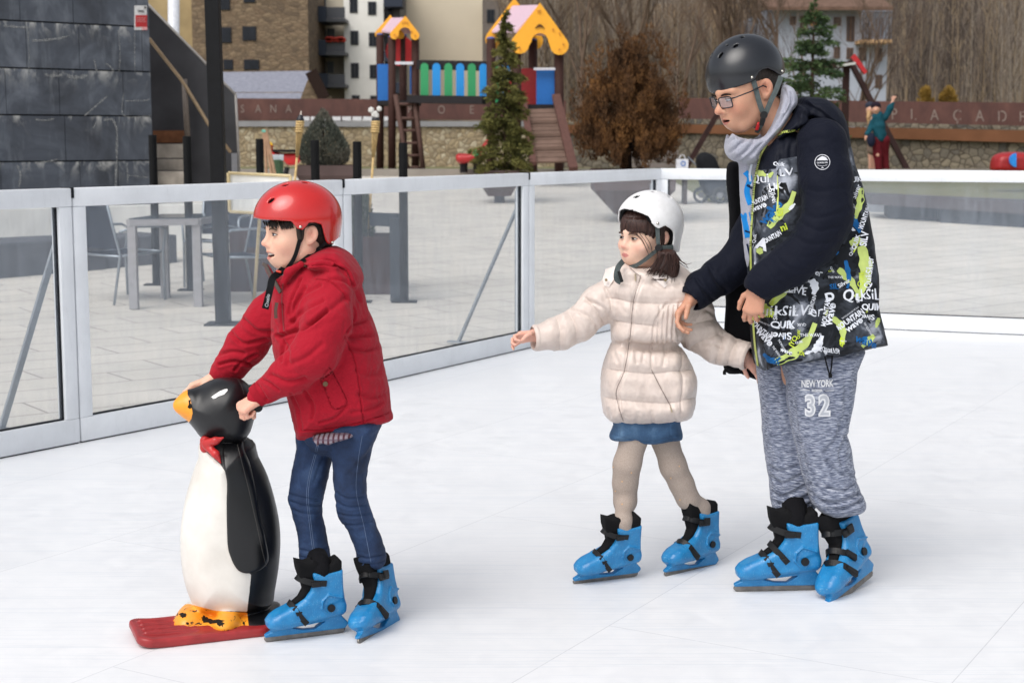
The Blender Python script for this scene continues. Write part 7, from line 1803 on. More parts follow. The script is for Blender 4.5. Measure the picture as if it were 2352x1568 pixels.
    mb = MB(); mb.prism(W3([(690, 227), (704, 190), (716, 165), (726, 190), (740, 227)], d - .3), d - .3, d - .1); mb.build('gable', st, r); mb = MB(); mb.beam(P(714, 164, d - .5), P(745, 227, d - .5), .35, .16, (0, 1, 0)); mb.build('barge_board', simple('dark_timber', C(44, 32, 28), .8), r)

def tube_px(mb, l, d, r, n=8): return mb.tube([P(a, b, d) for a, b in l], r, n)
def gable_poly(ax, ay, lx, ly, rx, ry, r, inner):
    """px outline of the arched play-house gable"""
    pts = [(ax, ay)]
    for a in np.linspace(-35, 175, 9): pts.append((rx + r * math.cos(rad(a)), ry + r * math.sin(rad(a))))
    ix, iy, ir = inner
    for a in np.linspace(0, -180, 9): pts.append((ix + ir * math.cos(rad(a)), iy + ir * math.sin(rad(a))))
    for a in np.linspace(5, 215, 9): pts.append((lx + r * math.cos(rad(a)), ly + r * math.sin(rad(a))))
    return pts
def playground():
    Z = lambda x, y: (689 + .3419 * x, .3419 * y)
    post = simple('brown_post', C(62, 42, 38), .6, .15); yel = simple('yellow_board', C(238, 168, 40), .45, .04); pink = simple('pink_board', C(206, 176, 190), .5, .05); blu = simple('blue_board', C(20, 102, 180), .45, .05)
    grn = simple('green_board', C(46, 148, 92), .45, .05); lb = simple('bright_blue_board', C(26, 138, 214), .45, .05); redm = simple('dark_red_board', C(140, 26, 30), .5); cap = simple('blue_cap', C(60, 84, 150), .5); dkm = simple('dark_rail', C(40, 38, 40), .6); wb = simple('white_bar', C(205, 206, 214), .5); wd = simple('weathered_boards', C(112, 92, 82), .85, .2, 3, .1, 20)
    # small tower
    d = 34.0; r = empty('play_tower', P(912, 403, d), 'small play tower with a yellow arched gable, pink roof and ladder', 'play tower', 'playground towers')
    for x, y0, y1, dd in ((538, 235, 1182, 35.1), (618, 250, 1178, 34), (693, 240, 1172, 35.3), (775, 262, 1172, 34.1)):
        a, b = Z(x, y0), Z(x, y1); p = MB(); p.tube([P(a[0], b[1] + 6, dd), P(*a, dd)], .085, 10); o = p.build('post', post, r, smooth=True); MB().ball(P(*a, dd), .082, 6, sc=(1, 1, .5)).build('cap', cap, o, smooth=True)
    gp = gable_poly(*Z(708, 108), *Z(634, 236), *Z(773, 240), 10.2, (*Z(705, 226), 14)); mb = MB(); mb.prism(W3(gp, 33.86), 33.84, 33.89); o = mb.build('gable', yel, r)
    mb = MB()
    for a, b in ((634, 236), (650, 250), (773, 240), (705, 150), (690, 155), (722, 155), (750, 215)): p = P(*Z(a, b), 33.83); mb.tube([p, p - [0, .02, 0]], .02, 6)
    mb.build('bolt', simple('bolt_tan', C(196, 130, 40), .5), o)
    mb = MB(); mb.prism([(x - .33, z + .02) for x, z in W3(gp, 35.2)], 35.2, 35.25); mb.build('gable', yel, r)
    ap, al, ar = P(*Z(705, 118), 33.9), P(*Z(612, 215), 33.9), P(*Z(795, 220), 33.9); ap2, al2, ar2 = P(*Z(612, 122), 35.2), P(*Z(548, 205), 35.2), P(*Z(700, 215), 35.2)
    mb = MB()
    for q in ([ap, al, al2, ap2], [ap, ar, ar2, ap2]): mb._add(q + [np.array(p) - [0, 0, .04] for p in q], [(0, 1, 2, 3), (7, 6, 5, 4), (0, 4, 5, 1), (1, 5, 6, 2), (2, 6, 7, 3), (3, 7, 4, 0)])
    mb.build('roof', pink, r)
    p = lambda mb, x0, y0, x1, y1, dd, th: pbox(mb, *Z(x0, y0), *Z(x1, y1), dd, th)
    p(MB(), 521, 432, 604, 680, 34.6, .04).build('side_panel', blu, r); p(MB(), 738, 445, 757, 632, 35, .04).build('side_panel', blu, r); p(MB(), 635, 416, 760, 434, 33.95, .05).build('top_bar', wb, r); p(MB(), 521, 676, 790, 706, 33.95, 1.3).build('platform', dkm, r)
    c = P(*Z(675, 345), 35.3); mb = MB(); mb.tube([c, c - [0, .06, 0]], .33, 18); mb.build('red_wheel', simple('red_disc', C(190, 30, 34), .5), r)
    mb = MB()
    for l in ([(643, 636), (695, 965), (724, 1172)], [(765, 636), (800, 900), (831, 1176)]): mb.tube([P(*Z(*q), 33.7 - .05 * i) for i, q in enumerate(l)], .055, 6)
    for y in (700, 795, 877, 962, 1045, 1125): t_ = (y - 636) / 540; mb.tube([P(*Z(643 + 84 * t_, y), 33.68), P(*Z(765 + 66 * t_, y), 33.68)], .035, 6)
    mb.build('ladder', simple('ladder_wood', C(86, 66, 60), .7, .15), r, smooth=True)
    # bridge
    r = empty('play_bridge', P(1040, 300, 34), 'play bridge with alternating green and blue rounded slats between the towers', 'play bridge')
    mb = MB(); mb.beam(P(*Z(790, 436), 34), P(*Z(1290, 446), 33.2), .08, .20); mb.beam(P(*Z(790, 668), 34), P(*Z(1290, 676), 33.2), .9, .16); mb.build('beam', dkm, r)
    for i, x in enumerate((838, 918, 998, 1077, 1155, 1232, 1308, 1384)):
        dd = 33.85 - .11 * i; w_ = 9.2; cx, _ = Z(x, 0); y0 = 145.5 + 9 + i * .3; y1 = 234.5 - 9 + i * .4; pts = [(cx + w_ * math.cos(a), y0 + 9 * math.sin(a)) for a in np.linspace(math.pi, 2 * math.pi, 9)] + [(cx + w_ * math.cos(a), y1 + 9 * math.sin(a)) for a in np.linspace(0, math.pi, 9)]
        mb = MB(); mb.prism(W3(pts, dd), dd - .1, dd - .06); mb.build('slat', lb if i % 2 else grn, r)
    # big tower
    d = 31.0; r = empty('play_tower', P(1250, 403, d), 'large play tower with a wide yellow arched gable, pink roof and wooden ramp', 'play tower', 'playground towers')
    for x, y0, y1, dd in ((1283, 262, 1178, 32.4), (1565, 272, 1165, 32.2), (1741, 300, 1172, 31.1), (1455, 300, 1170, 31.0)):
        a, b = Z(x, y0), Z(x, y1); q = MB(); q.tube([P(a[0], b[1] + 6, dd), P(*a, dd)], .092, 10); o = q.build('post', post, r, smooth=True); MB().ball(P(*a, dd), .09, 6, sc=(1, 1, .5)).build('cap', cap, o, smooth=True)
    gp = gable_poly(*Z(1612, 20), *Z(1478, 300), *Z(1743, 308), 21.5, (*Z(1612, 282), 19.5)); mb = MB(); mb.prism(W3(gp, 30.85), 30.83, 30.89); o = mb.build('gable', yel, r)
    mb = MB(); sm = [Z(1580 + 62 * k / 8, 190 - 26 * math.sin(math.pi * k / 8)) for k in range(9)] + [Z(1642 - 62 * k / 8, 192 - 10 * math.sin(math.pi * k / 8)) for k in range(9)]; mb.prism(W3(sm, 30.82), 30.80, 30.828); mb.build('slot', simple('slot_dark', C(90, 62, 40), .7), o)
    mb = MB()
    for a, b in ((1478, 330), (1440, 290), (1743, 335), (1770, 300), (1612, 75), (1600, 78), (1700, 200), (1745, 225)): q = P(*Z(a, b), 30.81); mb.tube([q, q - [0, .02, 0]], .022, 6)
    mb.build('bolt', simple('bolt_tan2', C(196, 130, 40), .5), o)
    mb = MB(); mb.prism([(x - .52, z + .10) for x, z in W3(gp, 32.5)], 32.5, 32.55); mb.build('gable', yel, r)
    ap, al, ar = P(*Z(1606, 34), 30.9), P(*Z(1455, 208), 30.9), P(*Z(1768, 235), 30.9); ap2, al2, ar2 = P(*Z(1428, 40), 32.5), P(*Z(1290, 208), 32.5), P(*Z(1575, 225), 32.5)
    mb = MB()
    for q in ([ap, al, al2, ap2], [ap, ar, ar2, ap2]): mb._add(q + [np.array(p_) - [0, 0, .04] for p_ in q], [(0, 1, 2, 3), (7, 6, 5, 4), (0, 4, 5, 1), (1, 5, 6, 2), (2, 6, 7, 3), (3, 7, 4, 0)])
    mb.build('roof', pink, r)
    p(MB(), 1588, 468, 1728, 702, 31.2, .05).build('side_panel', blu, r); p(MB(), 1570, 456, 1732, 472, 31.05, .05).build('top_bar', wb, r); p(MB(), 1480, 702, 1745, 728, 31.0, 1.3).build('platform', dkm, r)
    c = P(*Z(1525, 600), 32.1); MB().tube([c, c - [0, .08, 0]], .42, 18).build('red_wheel', redm, r)
    mb = MB(); n = 12
    for k in range(n):
        t0, t1 = k / n + .004, (k + 1) / n - .004; a = P(*Z(1515 + 55 * t0, 732 + 356 * t0), 31 - 1.6 * t0); b = P(*Z(1722 + 78 * t0, 728 + 356 * t0), 31 - 1.6 * t0); c_ = P(*Z(1722 + 78 * t1, 728 + 356 * t1), 31 - 1.6 * t1); e = P(*Z(1515 + 55 * t1, 732 + 356 * t1), 31 - 1.6 * t1)
        mb._add([a, b, c_, e] + [q_ + [0, .05, -.03] for q_ in (a, b, c_, e)], [(0, 1, 2, 3), (7, 6, 5, 4), (0, 4, 5, 1), (1, 5, 6, 2), (2, 6, 7, 3), (3, 7, 4, 0)])
    for k in (3, 6, 9): t0 = k / n; mb.beam(P(*Z(1515 + 55 * t0, 732 + 356 * t0), 30.95 - 1.6 * t0), P(*Z(1722 + 78 * t0, 728 + 356 * t0), 30.95 - 1.6 * t0), .06, .06)
    mb.build('ramp', wd, r); mb = MB(); mb.beam(P(*Z(1720, 645), 31), P(*Z(1838, 1136), 29.2), .09, .16, (1, 0, 0)); mb.beam(P(*Z(1505, 700), 31), P(*Z(1568, 1100), 29.3), .08, .12, (1, 0, 0)); mb.build('ramp_rail', simple('rail_wood', C(92, 66, 60), .7, .15), r)
    # red slide
    r = empty('slide', P(1090, 395, 32), 'red plastic slide with a green bolt left of the conifer', 'slide'); S = SDF()
    q = [Z(*a) for a in ((1050, 1036), (1062, 1096), (1150, 1092), (1215, 1060), (1262, 1010), (1290, 940), (1262, 925), (1225, 975), (1180, 1012), (1130, 1030))]
    S.infl(q, 32.6, .32, 6); V, Q = S.mesh(.03); mk('chute', V, Q, simple('red_plastic', C(168, 34, 36), .4), r, True)
    mb = MB(); [tube_px(mb, [Z(x, 1080), Z(x, 1160)], 32.6, .08, 6) for x in (1100, 1190)]; mb.build('leg', dkm, r); c = P(*Z(1182, 1030), 32.2); MB().tube([c, c - [0, .05, 0]], .07, 10).build('bolt', grn, r)

def swing():
    r = empty('swing_frame', P(1940, 400, 34.2), 'brown timber swing frame with a red cap, behind the teenager', 'swing')
    pm = simple('swing_timber', C(52, 36, 34), .7, .2, 5); mb = MB(); mb.beam(P(1944, 146, 34.2), P(1938, 402, 34.2), .13, .13, (0, 1, 0)); mb.build('leg', pm, r)
    for a, b in (((1952, 140, 34.6), (2090, 402, 33.6)), ((1716, 146, 35.1), (1566, 402, 34.3)), ((1716, 146, 35.1), (1800, 402, 35.4))): MB().beam(P(*a), P(*b), .11, .12, (0, 1, 0)).build('leg', pm, r)
    MB().beam(P(1700, 150, 35.1), P(1955, 150, 34.4), .14, .14).build('beam', pm, r); MB().prism(W3([(1953, 133), (1961, 125), (1989, 165), (1983, 172)], 34), 33.86, 33.98).build('cap', simple('red_cap', C(176, 28, 34), .5), r)
    MB().beam(P(1925, 152, 34.0), P(1962, 146, 34.0), .3, .05).build('top_plate', simple('pale_plate', C(190, 190, 186), .5), r)
    # spring toys
    r = empty('spring_rocker', P(2320, 395, 28), 'red spring toy with a blue half disc at the far right', 'rocking toy'); S = SDF(); S.infl([(2278, 372), (2286, 356), (2306, 350), (2350, 350), (2370, 362), (2372, 398), (2284, 398)], 28, .25, 14); V, Q = S.mesh(.03); mk('body', V, Q, simple('toy_red', C(150, 24, 28), .4), r)
    MB().prism(W3([(2334, 352)] + [(2334 - 16 * math.sin(a), 368 - 16 * math.cos(a)) for a in np.linspace(0, math.pi, 10)] + [(2334, 384)], 27.7), 27.68, 27.73).build('half_disc', simple('toy_blue', C(30, 130, 214), .4), r)
    r = empty('spring_rocker', P(640, 400, 30), 'red horse shaped spring rocker behind the bamboo stakes', 'rocking toy'); S = SDF(); S.infl([(607, 330), (612, 324), (622, 326), (628, 334), (628, 346), (650, 352), (686, 352), (692, 366), (682, 378), (662, 380), (648, 368), (620, 364), (612, 350)], 30, .10, 8); V, Q = S.mesh(.02); mk('body', V, Q, simple('rocker_red', C(196, 34, 36), .4), r)
    mb = MB(); c = P(618, 334, 29.88); mb.tube([c + .055 * np.array([math.cos(a), 0, math.sin(a)]) for a in np.linspace(0, 5.5, 12)], .018, 6); mb.build('ear', simple('rocker_yellow', C(226, 180, 40), .5), r); mb = MB(); pbox(mb, 626, 344, 690, 350, 29.8, .4); mb.build('seat', simple('rocker_black', C(26, 24, 26), .6), r)
    mb = MB(); [mb.tube([P(660, 384, 30), P(656, 402, 30)], .05, 8)]; mb.build('spring', M_BLKPL, r)
    r = empty('plant_label', P(634, 400, 24), 'small pale plant label above a curled green plant by the red rocker', 'label'); pbox(MB(), 624, 355, 651, 369, 24, .02).build('card', simple('label_card', C(176, 184, 190), .5), r)
    mb = MB(); [mb.tube([P(636 + 12 * math.cos(a), 372 + 4.4 * k + 2 * math.sin(a), 24 + .08 * math.sin(a)) for a in np.linspace(0, 6.28, 12)], .022, 5) for k in range(7)]; mb.build('stem', simple('leaf_green', C(70, 92, 70), .7, .2), r)
    r = empty('bamboo_stakes', P(612, 400, 19), 'tripod of bamboo stakes tied at the top beside a short black post', 'plant support'); mb = MB()
    for b in ((600, 405), (612, 410), (624, 405), (633, 408)): mb.tube([P(608 + (b[0] - 612) * .08, 296, 19), P(*b, 19)], .018, 5)
    mb.build('stake', simple('stake_bamboo', C(176, 142, 116), .7, .2), r); mb = MB(); mb.tube([P(607, 298, 19), P(607, 304, 19)], .03, 6); mb.build('tie', simple('mint_tie', C(120, 190, 170), .6), r)

def leafmesh(name, mat, parent, pts, size, seed=1, elong=2.2):
    """cloud of small leaf-like blades; pts: (x,y,z, dirx,diry,dirz)"""
    rg = np.random.default_rng(seed); n = len(pts); p = pts[:, :3]; d = pts[:, 3:6] + rg.normal(0, .35, (n, 3)); d /= np.linalg.norm(d, axis=1)[:, None]
    r_ = rg.normal(0, 1, (n, 3)); s_ = np.cross(d, r_); s_ /= np.linalg.norm(s_, axis=1)[:, None]; sz = size * rg.uniform(.6, 1.3, n)[:, None]
    V = np.stack([p - s_ * sz * .5, p + s_ * sz * .5, p + d * sz * elong + s_ * sz * .12, p + d * sz * elong - s_ * sz * .12], 1).reshape(-1, 3)
    return mk(name, V, np.arange(n * 4).reshape(n, 4), mat, parent, False)
def foliage_mat(name, c0, c1, c2):
    t = NT(name); n = t.noise(t.world(), 3.0, 4, .6); n2 = t.noise(t.world(), 24, 2); c = t.ramp(n, [(.3, c0), (.5, c1), (.72, c2)]); c = t.mix(.6, c, t.ramp(n2, [(.3, C(150)), (.7, C(255))]), 'MULTIPLY'); return t.set(c, .8, Specular_IOR_Level=.2)
def conifer(base, H, Rm, lab, fm, name, seed, tiers=16, droop=-.15, leaf=.035, sparse=1.0, trunkr=.05, prof=None, nl=26, start=.12):
    r = empty(name, base, lab, 'tree'); rn = random.Random(seed); base = np.array(base, float)
    mb = MB(); mb.tube([base, base + [0, 0, H * .5], base + [.01, 0, H]], [trunkr, trunkr * .6, .006], 8); mb.build('trunk', simple('bark', C(76, 62, 52), .9, .2), r, smooth=True)
    mb = MB(); pts = []
    for i in range(tiers):
        t = i / (tiers - 1); z = H * (start + (1 - start) * t ** .92); R_ = Rm * (prof(t) if prof else (1 - t) ** .8 + .03) 
        nb = max(4, int((9 - 4 * t) * sparse))
        for k in range(nb):
            a = rn.random() * 6.28 + k * 6.28 / nb; rr = R_ * rn.uniform(.65, 1.12); zz = z + rn.uniform(-.03, .03) * H
            e = np.array([math.cos(a) * rr, math.sin(a) * rr, rr * (droop + rn.uniform(-.12, .12))]); o = base + [0, 0, zz]
            mb.tube([o, o + e * .6 + [0, 0, .04 * rr], o + e], [.010, .006, .002], 4, caps=False)
            m = int(nl * (.35 + rr / Rm)); 
            for j in range(m):
                s = rn.random() ** .7; q = o + e * s + [0, 0, .05 * rr * math.sin(math.pi * s)]; sw = rr * .32 * (1 - s * .6)
                q = q + np.array([-math.sin(a), math.cos(a), 0]) * rn.gauss(0, sw * .5) + [0, 0, rn.gauss(0, .02 * H * .5)]
                pts.append((*q, e[0] / rr * .9 + rn.gauss(0, .3), e[1] / rr * .9 + rn.gauss(0, .3), rn.uniform(-.35, .25)))
    mb.build('limbs', simple('twig_bark', C(78, 64, 52), .9), r); leafmesh('crown', fm, r, np.array(pts), leaf, seed); return r
def bushy(base, crown_px, d, depth, lab, fm, name, n, leaf, seed, trunk, up=1.0, cat='tree', gap=-.12):
    r = empty(name, base, lab, cat); rg = np.random.default_rng(seed); pl = catmull(crown_px, 4); w = np.array([P(a, b, d) for a, b in pl])[:, [0, 2]]; lo, hi = w.min(0), w.max(0); out = []; cnt = 0
    while cnt < n:
        q = rg.uniform(lo, hi, (n * 2, 2)); sd = poly_sd(q, w); ok = sd < 0; q = q[ok]; sd = -sd[ok]
        yh = depth * np.minimum(1, sd / (.35 * (hi - lo).min())) ** .5 + .02; y = d + rg.uniform(-1, 1, len(q)) * yh
        nz = fbm(np.stack([q[:, 0] * 5.5, y * 5.5, q[:, 1] * 3.2], 1), 2, seed); k = nz > gap + .22 * rg.random(len(q)); P3 = np.stack([q[:, 0], y, q[:, 1]], 1)[k]
        out.append(P3); cnt += len(P3)
    p = np.concatenate(out)[:n]; c = p.mean(0); dr = (p - c); dr /= np.linalg.norm(dr, axis=1)[:, None]; dr[:, 2] = dr[:, 2] * .5 + up; dr += rg.normal(0, .25, dr.shape)
    leafmesh('crown', fm, r, np.concatenate([p, dr], 1), leaf, seed); mb = MB(); [mb.tube([P(*q) for q in tr], rs, 7) for tr, rs in trunk]; mb.build('trunk', simple('dark_bark', C(50, 38, 32), .9, .2), r, smooth=True); return r
def bare_tree(base, H, lab, seed, r0=.12, spread=.45, group='bare winter trees on the slope', depth=5, name='bare_tree', lean=0):
    r = empty(name, base, lab, 'tree', group); rn = random.Random(seed); tk = MB(); br = MB()
    def grow(p, d, L, rad_, lev):
        pts = [p]; n = 3; dd = np.array(d)
        for i in range(n):
            dd = dd + np.array([rn.gauss(0, .10), rn.gauss(0, .10), .05]); dd /= np.linalg.norm(dd); pts.append(pts[-1] + dd * L / n)
        (tk if lev == 0 else br).tube(pts, [rad_ * (1 - .45 * i / n) for i in range(n + 1)], 6 if lev < 2 else 3, caps=False)
        if lev >= depth: return
        for k in range(rn.choice((3, 4)) if lev else 5):
            s = pts[rn.choice((1, 2, 3))] if k else pts[-1]; a = rn.random() * 6.28; t = rn.uniform(.35, 1.0) * spread * (1.6 if lev else 1)
            nd = dd + t * np.array([math.cos(a), math.sin(a), .1]); nd /= np.linalg.norm(nd); grow(s, nd, L * rn.uniform(.55, .8), rad_ * .5, lev + 1)
    grow(np.array(base, float), (lean, 0, 1), H * .38, r0, 0); tk.build('trunk', M_BARK, r, smooth=True, fixn=False); br.build('crown', M_BARK, r, smooth=True, fixn=False); return r
M_BARK = simple('winter_bark', C(104, 88, 76), .9, .25, 2)
def trees():
    gy = foliage_mat('cedar_green', C(70, 74, 40), C(102, 102, 54), C(140, 134, 76)); sg = foliage_mat('spruce_green', C(48, 66, 46), C(72, 94, 60), C(108, 124, 78)); dk = foliage_mat('dark_bush', C(74, 80, 72), C(96, 100, 90), C(124, 118, 106))
    ru = foliage_mat('rust_foliage', C(62, 46, 34), C(100, 70, 44), C(136, 96, 56))
    # cedar in planter
    d = 25.5; b = P(1161, 398, d); conifer(b, P(0, 40, d)[2] - b[2], .53, 'slender yellow green conifer in a planter in front of the play bridge', gy, 'conifer_tree', 3, 20, -.22, .030, 1.1, .04, lambda t: (1.0 - t) ** .9 * (.7 + .6 * abs(math.sin(t * 15))) + .05, 95, .02)
    pm = simple('planter_steel', C(92, 78, 76), .7, .2, 3)
    def planter(lab, cx, yt, wt, yb, wb_, d, foot=True):
        zb = terrain(d); zt = P(0, yt, d)[2]; xc = P(cx, yt, d)[0]; a = wt * M(d); c = wb_ * M(d); z1 = P(0, yb, d)[2]; r = empty('bowl_planter', (xc, d, zb), lab, 'planter', 'steel bowl planters')
        mb = MB(); V = []
        for z, h in ((z1, c), (zt - (zt - z1) * .45, a * .98), (zt, a)): V.append([(xc - h, d - h, z), (xc + h, d - h, z), (xc + h, d + h, z), (xc - h, d + h, z), (xc - h, d - h, z)])
        mb.grid(V); mb.quad(*V[0][:4]); mb.build('bowl', pm, r); MB().box((xc - a + .01, d - a + .01, zt - .05), (xc + a - .01, d + a - .01, zt - .03)).build('soil', simple('planter_soil', C(54, 44, 36), .95), r)
        if foot: MB().box((xc - c * .45, d - c * .45, zb), (xc + c * .45, d + c * .45, z1 - .002)).build('foot', simple('foot_steel', C(84, 84, 90), .7), r)
    planter('steel bowl planter under the slender yellow green conifer', 1147, 391, 46, 450, 26, 25.5); planter('large inverted pyramid planter behind the white helmet, under the rust coloured conifer', 1452, 388, 92, 492, 38, 22.0); planter('brown steel planter under the dark conical bush', 754, 379, 66, 430, 50, 20, False)
    # rust conifer
    d = 22.0
    r = empty('conifer_tree', P(1440, 395, d), 'big rust coloured conifer with several pointed tops in front of the stone wall', 'tree'); rg = np.random.default_rng(4); L = []
    tips = [(1352, 128), (1375, 98), (1428, 56), (1446, 84), (1492, 56), (1470, 76), (1530, 92), (1545, 118), (1565, 165), (1576, 215), (1578, 262), (1335, 158), (1316, 205), (1312, 250), (1330, 290), (1360, 320), (1560, 300), (1535, 325), (1400, 92), (1512, 80)]
    for i in range(320):
        t_ = rg.random(); px = 1444 + rg.uniform(-1, 1) * (118 * math.sin(math.pi * min(.93, .22 + t_ * .78)) ** .7); tips.append((px, 330 - 235 * t_ * (1 - .25 * abs(px - 1444) / 120)))
    for i, (px, py) in enumerate(tips):
        ln = rg.uniform(.30, .46) if i < 20 else rg.uniform(.22, .40); wd_ = ln * rg.uniform(.20, .28); w0 = .62 * math.sqrt(max(.05, 1 - ((px - 1444) / 135) ** 2)) * min(1, (py - 30) / 130)
        tip = P(px, py, d); tip[1] += rg.uniform(-1, 1) * w0; ax_ = np.array([(px - 1444) * .0022 + rg.normal(0, .08), (tip[1] - d) * .25, 1.0]); ax_ /= np.linalg.norm(ax_); n_ = int(120 + 60 * rg.random())
        s_ = rg.random(n_) ** .8; ra = wd_ * np.sin(math.pi * np.clip(s_ * .82 + .06, 0, 1)) ** .7 * np.sqrt(rg.random(n_)); an = rg.uniform(0, 6.28, n_)
        q = tip - ax_ * (s_ * ln)[:, None]; q[:, 0] += ra * np.cos(an); q[:, 1] += ra * np.sin(an); dr = np.stack([np.cos(an) * .6, np.sin(an) * .6, np.full(n_, 1.0)], 1) + ax_ * .4; L.append(np.concatenate([q, dr], 1))
    leafmesh('crown', ru, r, np.concatenate(L), .018, 4, 2.6); mb = MB()
    for tr, rs in (([(1438, 398, d), (1440, 340, d), (1446, 250, d), (1450, 150, d)], [.09, .07, .05, .02]), ([(1440, 345, d), (1410, 300, d + .1), (1380, 210, d)], [.05, .035, .012]), ([(1442, 330, d), (1490, 280, d - .1), (1530, 190, d)], [.05, .035, .012]), ([(1440, 352, d), (1470, 325, d - .2), (1500, 300, d - .3)], [.035, .02, .01])): mb.tube([P(*q) for q in tr], rs, 7)
    mb.build('trunk', simple('dark_bark2', C(50, 38, 32), .9, .2), r, smooth=True)
    bushy(P(744, 385, 20), [(700, 378), (689, 362), (690, 335), (702, 308), (718, 284), (731, 262), (742, 252), (754, 264), (771, 290), (790, 318), (802, 342), (801, 364), (790, 378), (745, 384)], 20, .3, 'dark conical bush in a brown planter behind the terrace', dk, 'conical_bush', 9000, .014, 8, [([(744, 390, 20), (744, 300, 20)], [.03, .01])], 1.6, 'bush', -1)
    bushy(P(818, 560, 14.35), [(788, 548), (786, 480), (796, 430), (814, 412), (838, 428), (852, 480), (858, 548), (820, 556)], 14.35, .14, 'upright grey green shrub growing in the box planter behind the boy', foliage_mat('shrub_green', C(60, 72, 58), C(84, 96, 78), C(112, 120, 98)), 'upright_shrub', 4500, .012, 8, [([(820, 560, 14.35), (820, 460, 14.35)], [.02, .006])], 1.5, 'shrub', -1)
    d = 27; b = P(1862, 330, d); conifer(b, P(0, 8, d)[2] - b[2], .72, 'green spruce rising between the black helmet and the pale blue house', sg, 'spruce_tree', 12, 13, -.02, .030, 1.15, .05, lambda t: (1.0 - t) ** .7 * (.85 + .3 * abs(math.sin(t * 11))) + .04, 95, .10)
    bs = [((1330, 260, 58), 9.5, 21, .13, 'bare tree behind the left side of the rust coloured conifer'), ((1468, 250, 52), 9.0, 5, .14, 'forked bare tree rising behind the rust coloured conifer'), ((1560, 262, 56), 9.5, 8, .12, 'bare tree just right of the rust coloured conifer'), ((1650, 262, 50), 9.0, 14, .12, 'bare tree behind the face of the teenager'), ((1225, 262, 62), 9.0, 17, .12, 'bare tree behind the large play tower'), ((1790, 262, 50), 8, 31, .10, 'bare tree between the black helmet and the pale blue house'), ((1980, 262, 50), 6.5, 36, .09, 'bare tree in front of the pale blue house'), ((1710, 262, 54), 9, 41, .1, 'bare tree directly behind the black helmet')]
    for (px, py, d), H, sd, r0, lab in bs:
        b = P(px, py, d); bare_tree((b[0], d, terrain(d) - .2), H, lab, sd, r0)
    ym = foliage_mat('yellow_shrub', C(120, 96, 44), C(160, 128, 62), C(182, 150, 78))
    for px, lab in ((2128, 'rounded yellow shrub just above the steel fence, left one'), (2178, 'rounded yellow shrub just above the steel fence, right one')):
        bushy(P(px, 240, 44), [(px - 16, 238), (px - 15, 214), (px, 200), (px + 15, 214), (px + 16, 238)], 44, .2, lab, ym, 'yellow_shrub', 1500, .03, px, [([(px, 240, 44), (px, 225, 44)], [.02, .01])], .6, 'shrub')
    # hillside
    t = NT('hill_litter'); n = t.noise(t.world((.5, .5, .12)), 1, 5, .7, .5); n2 = t.noise(t.world((1.6, 1.6, .25)), 1, 4, .7); c = t.ramp(n, [(.3, C(92, 82, 72)), (.5, C(126, 112, 96)), (.7, C(156, 138, 110))]); c = t.mix(.6, c, t.ramp(n2, [(.3, C(130)), (.7, C(255))]), 'MULTIPLY'); t.set(c, 1.0)
    ys = [60, 75, 90, 110, 130, 170, 230, 400]; xs = np.linspace(-150, 150, 31); A = np.array([[(x, y, terrain(y) + (0 if y < 80 else 2.0 * math.sin(x * .06) * min(1, (y - 80) / 60))) for x in xs] for y in ys]); g = MB().grid(A).build('hillside', t.m, None, smooth=True); tag(g, kind='structure')
    # far wood as one mass
    rg = np.random.default_rng(6); mats = [simple('pale_trunk', C(146, 136, 124), .9, .2), simple('brown_trunk', C(112, 101, 92), .9, .2), simple('ochre_trunk', C(140, 122, 98), .9, .2), simple('dark_trunk', C(74, 66, 62), .9, .2)]; vs = []; fs = []; mi = []
    def stick(b, t_, w0, w1, m):
        k = len(vs) ; s = np.array([1., 0, 0]); dp = np.array([0, 1., 0])
        for p_, w_ in ((b, w0), (t_, w1)): vs.extend([p_ - s * w_ - dp * w_ * .6, p_ + s * w_ - dp * w_ * .6, p_ + dp * w_])
        fs.extend([(k, k + 1, k + 4, k + 3), (k + 1, k + 2, k + 5, k + 4), (k + 2, k, k + 3, k + 5)]); mi.extend([m] * 3)
    for i in range(8500):
        y = 72 + 120 * rg.random() ** 1.3; px = rg.uniform(1100, 2480) if rg.random() < .9 else rg.uniform(300, 1100); x = (px - CX) * y / F0
        near = 1180 < px < 1775 and rg.random() < .34
        if near: y = rg.uniform(60, 74); x = (px - CX) * y / F0
        if (1760 < px < 2050 and y < 76) or (px < 1160 and y < 96) or (1490 < px < 1780 and y < 90 and not near): continue
        z = terrain(y); H = rg.uniform(4, 9); zone = vnoise(np.array([[px * .012, y * .05, 1.0]]), 3)[0]; m = rg.choice([0, 1, 2, 3], p=[.30, .34, .24, .12] if zone > -.2 else [.08, .34, .10, .48])
        b = np.array([x, y, z - .3]); l = rg.normal(0, .05, 2); t_ = b + [l[0] * H, l[1] * H, H]; stick(b, t_, .017, .005, m)
        for k in range(9):
            s = rg.uniform(.12, .95); o = b + (t_ - b) * s; a = rg.uniform(-1, 1); L_ = H * rg.uniform(.10, .28) * (1.1 - s * .6); stick(o, o + [a * L_ * .7, rg.normal(0, .3), L_], .010, .004, m)
    wd = mk('distant_wood', np.array(vs), fs, mats, None, False, (0, 0, 0), mi); tag(wd, 'brown leafless winter wood covering the hillside', 'wood', kind='stuff')

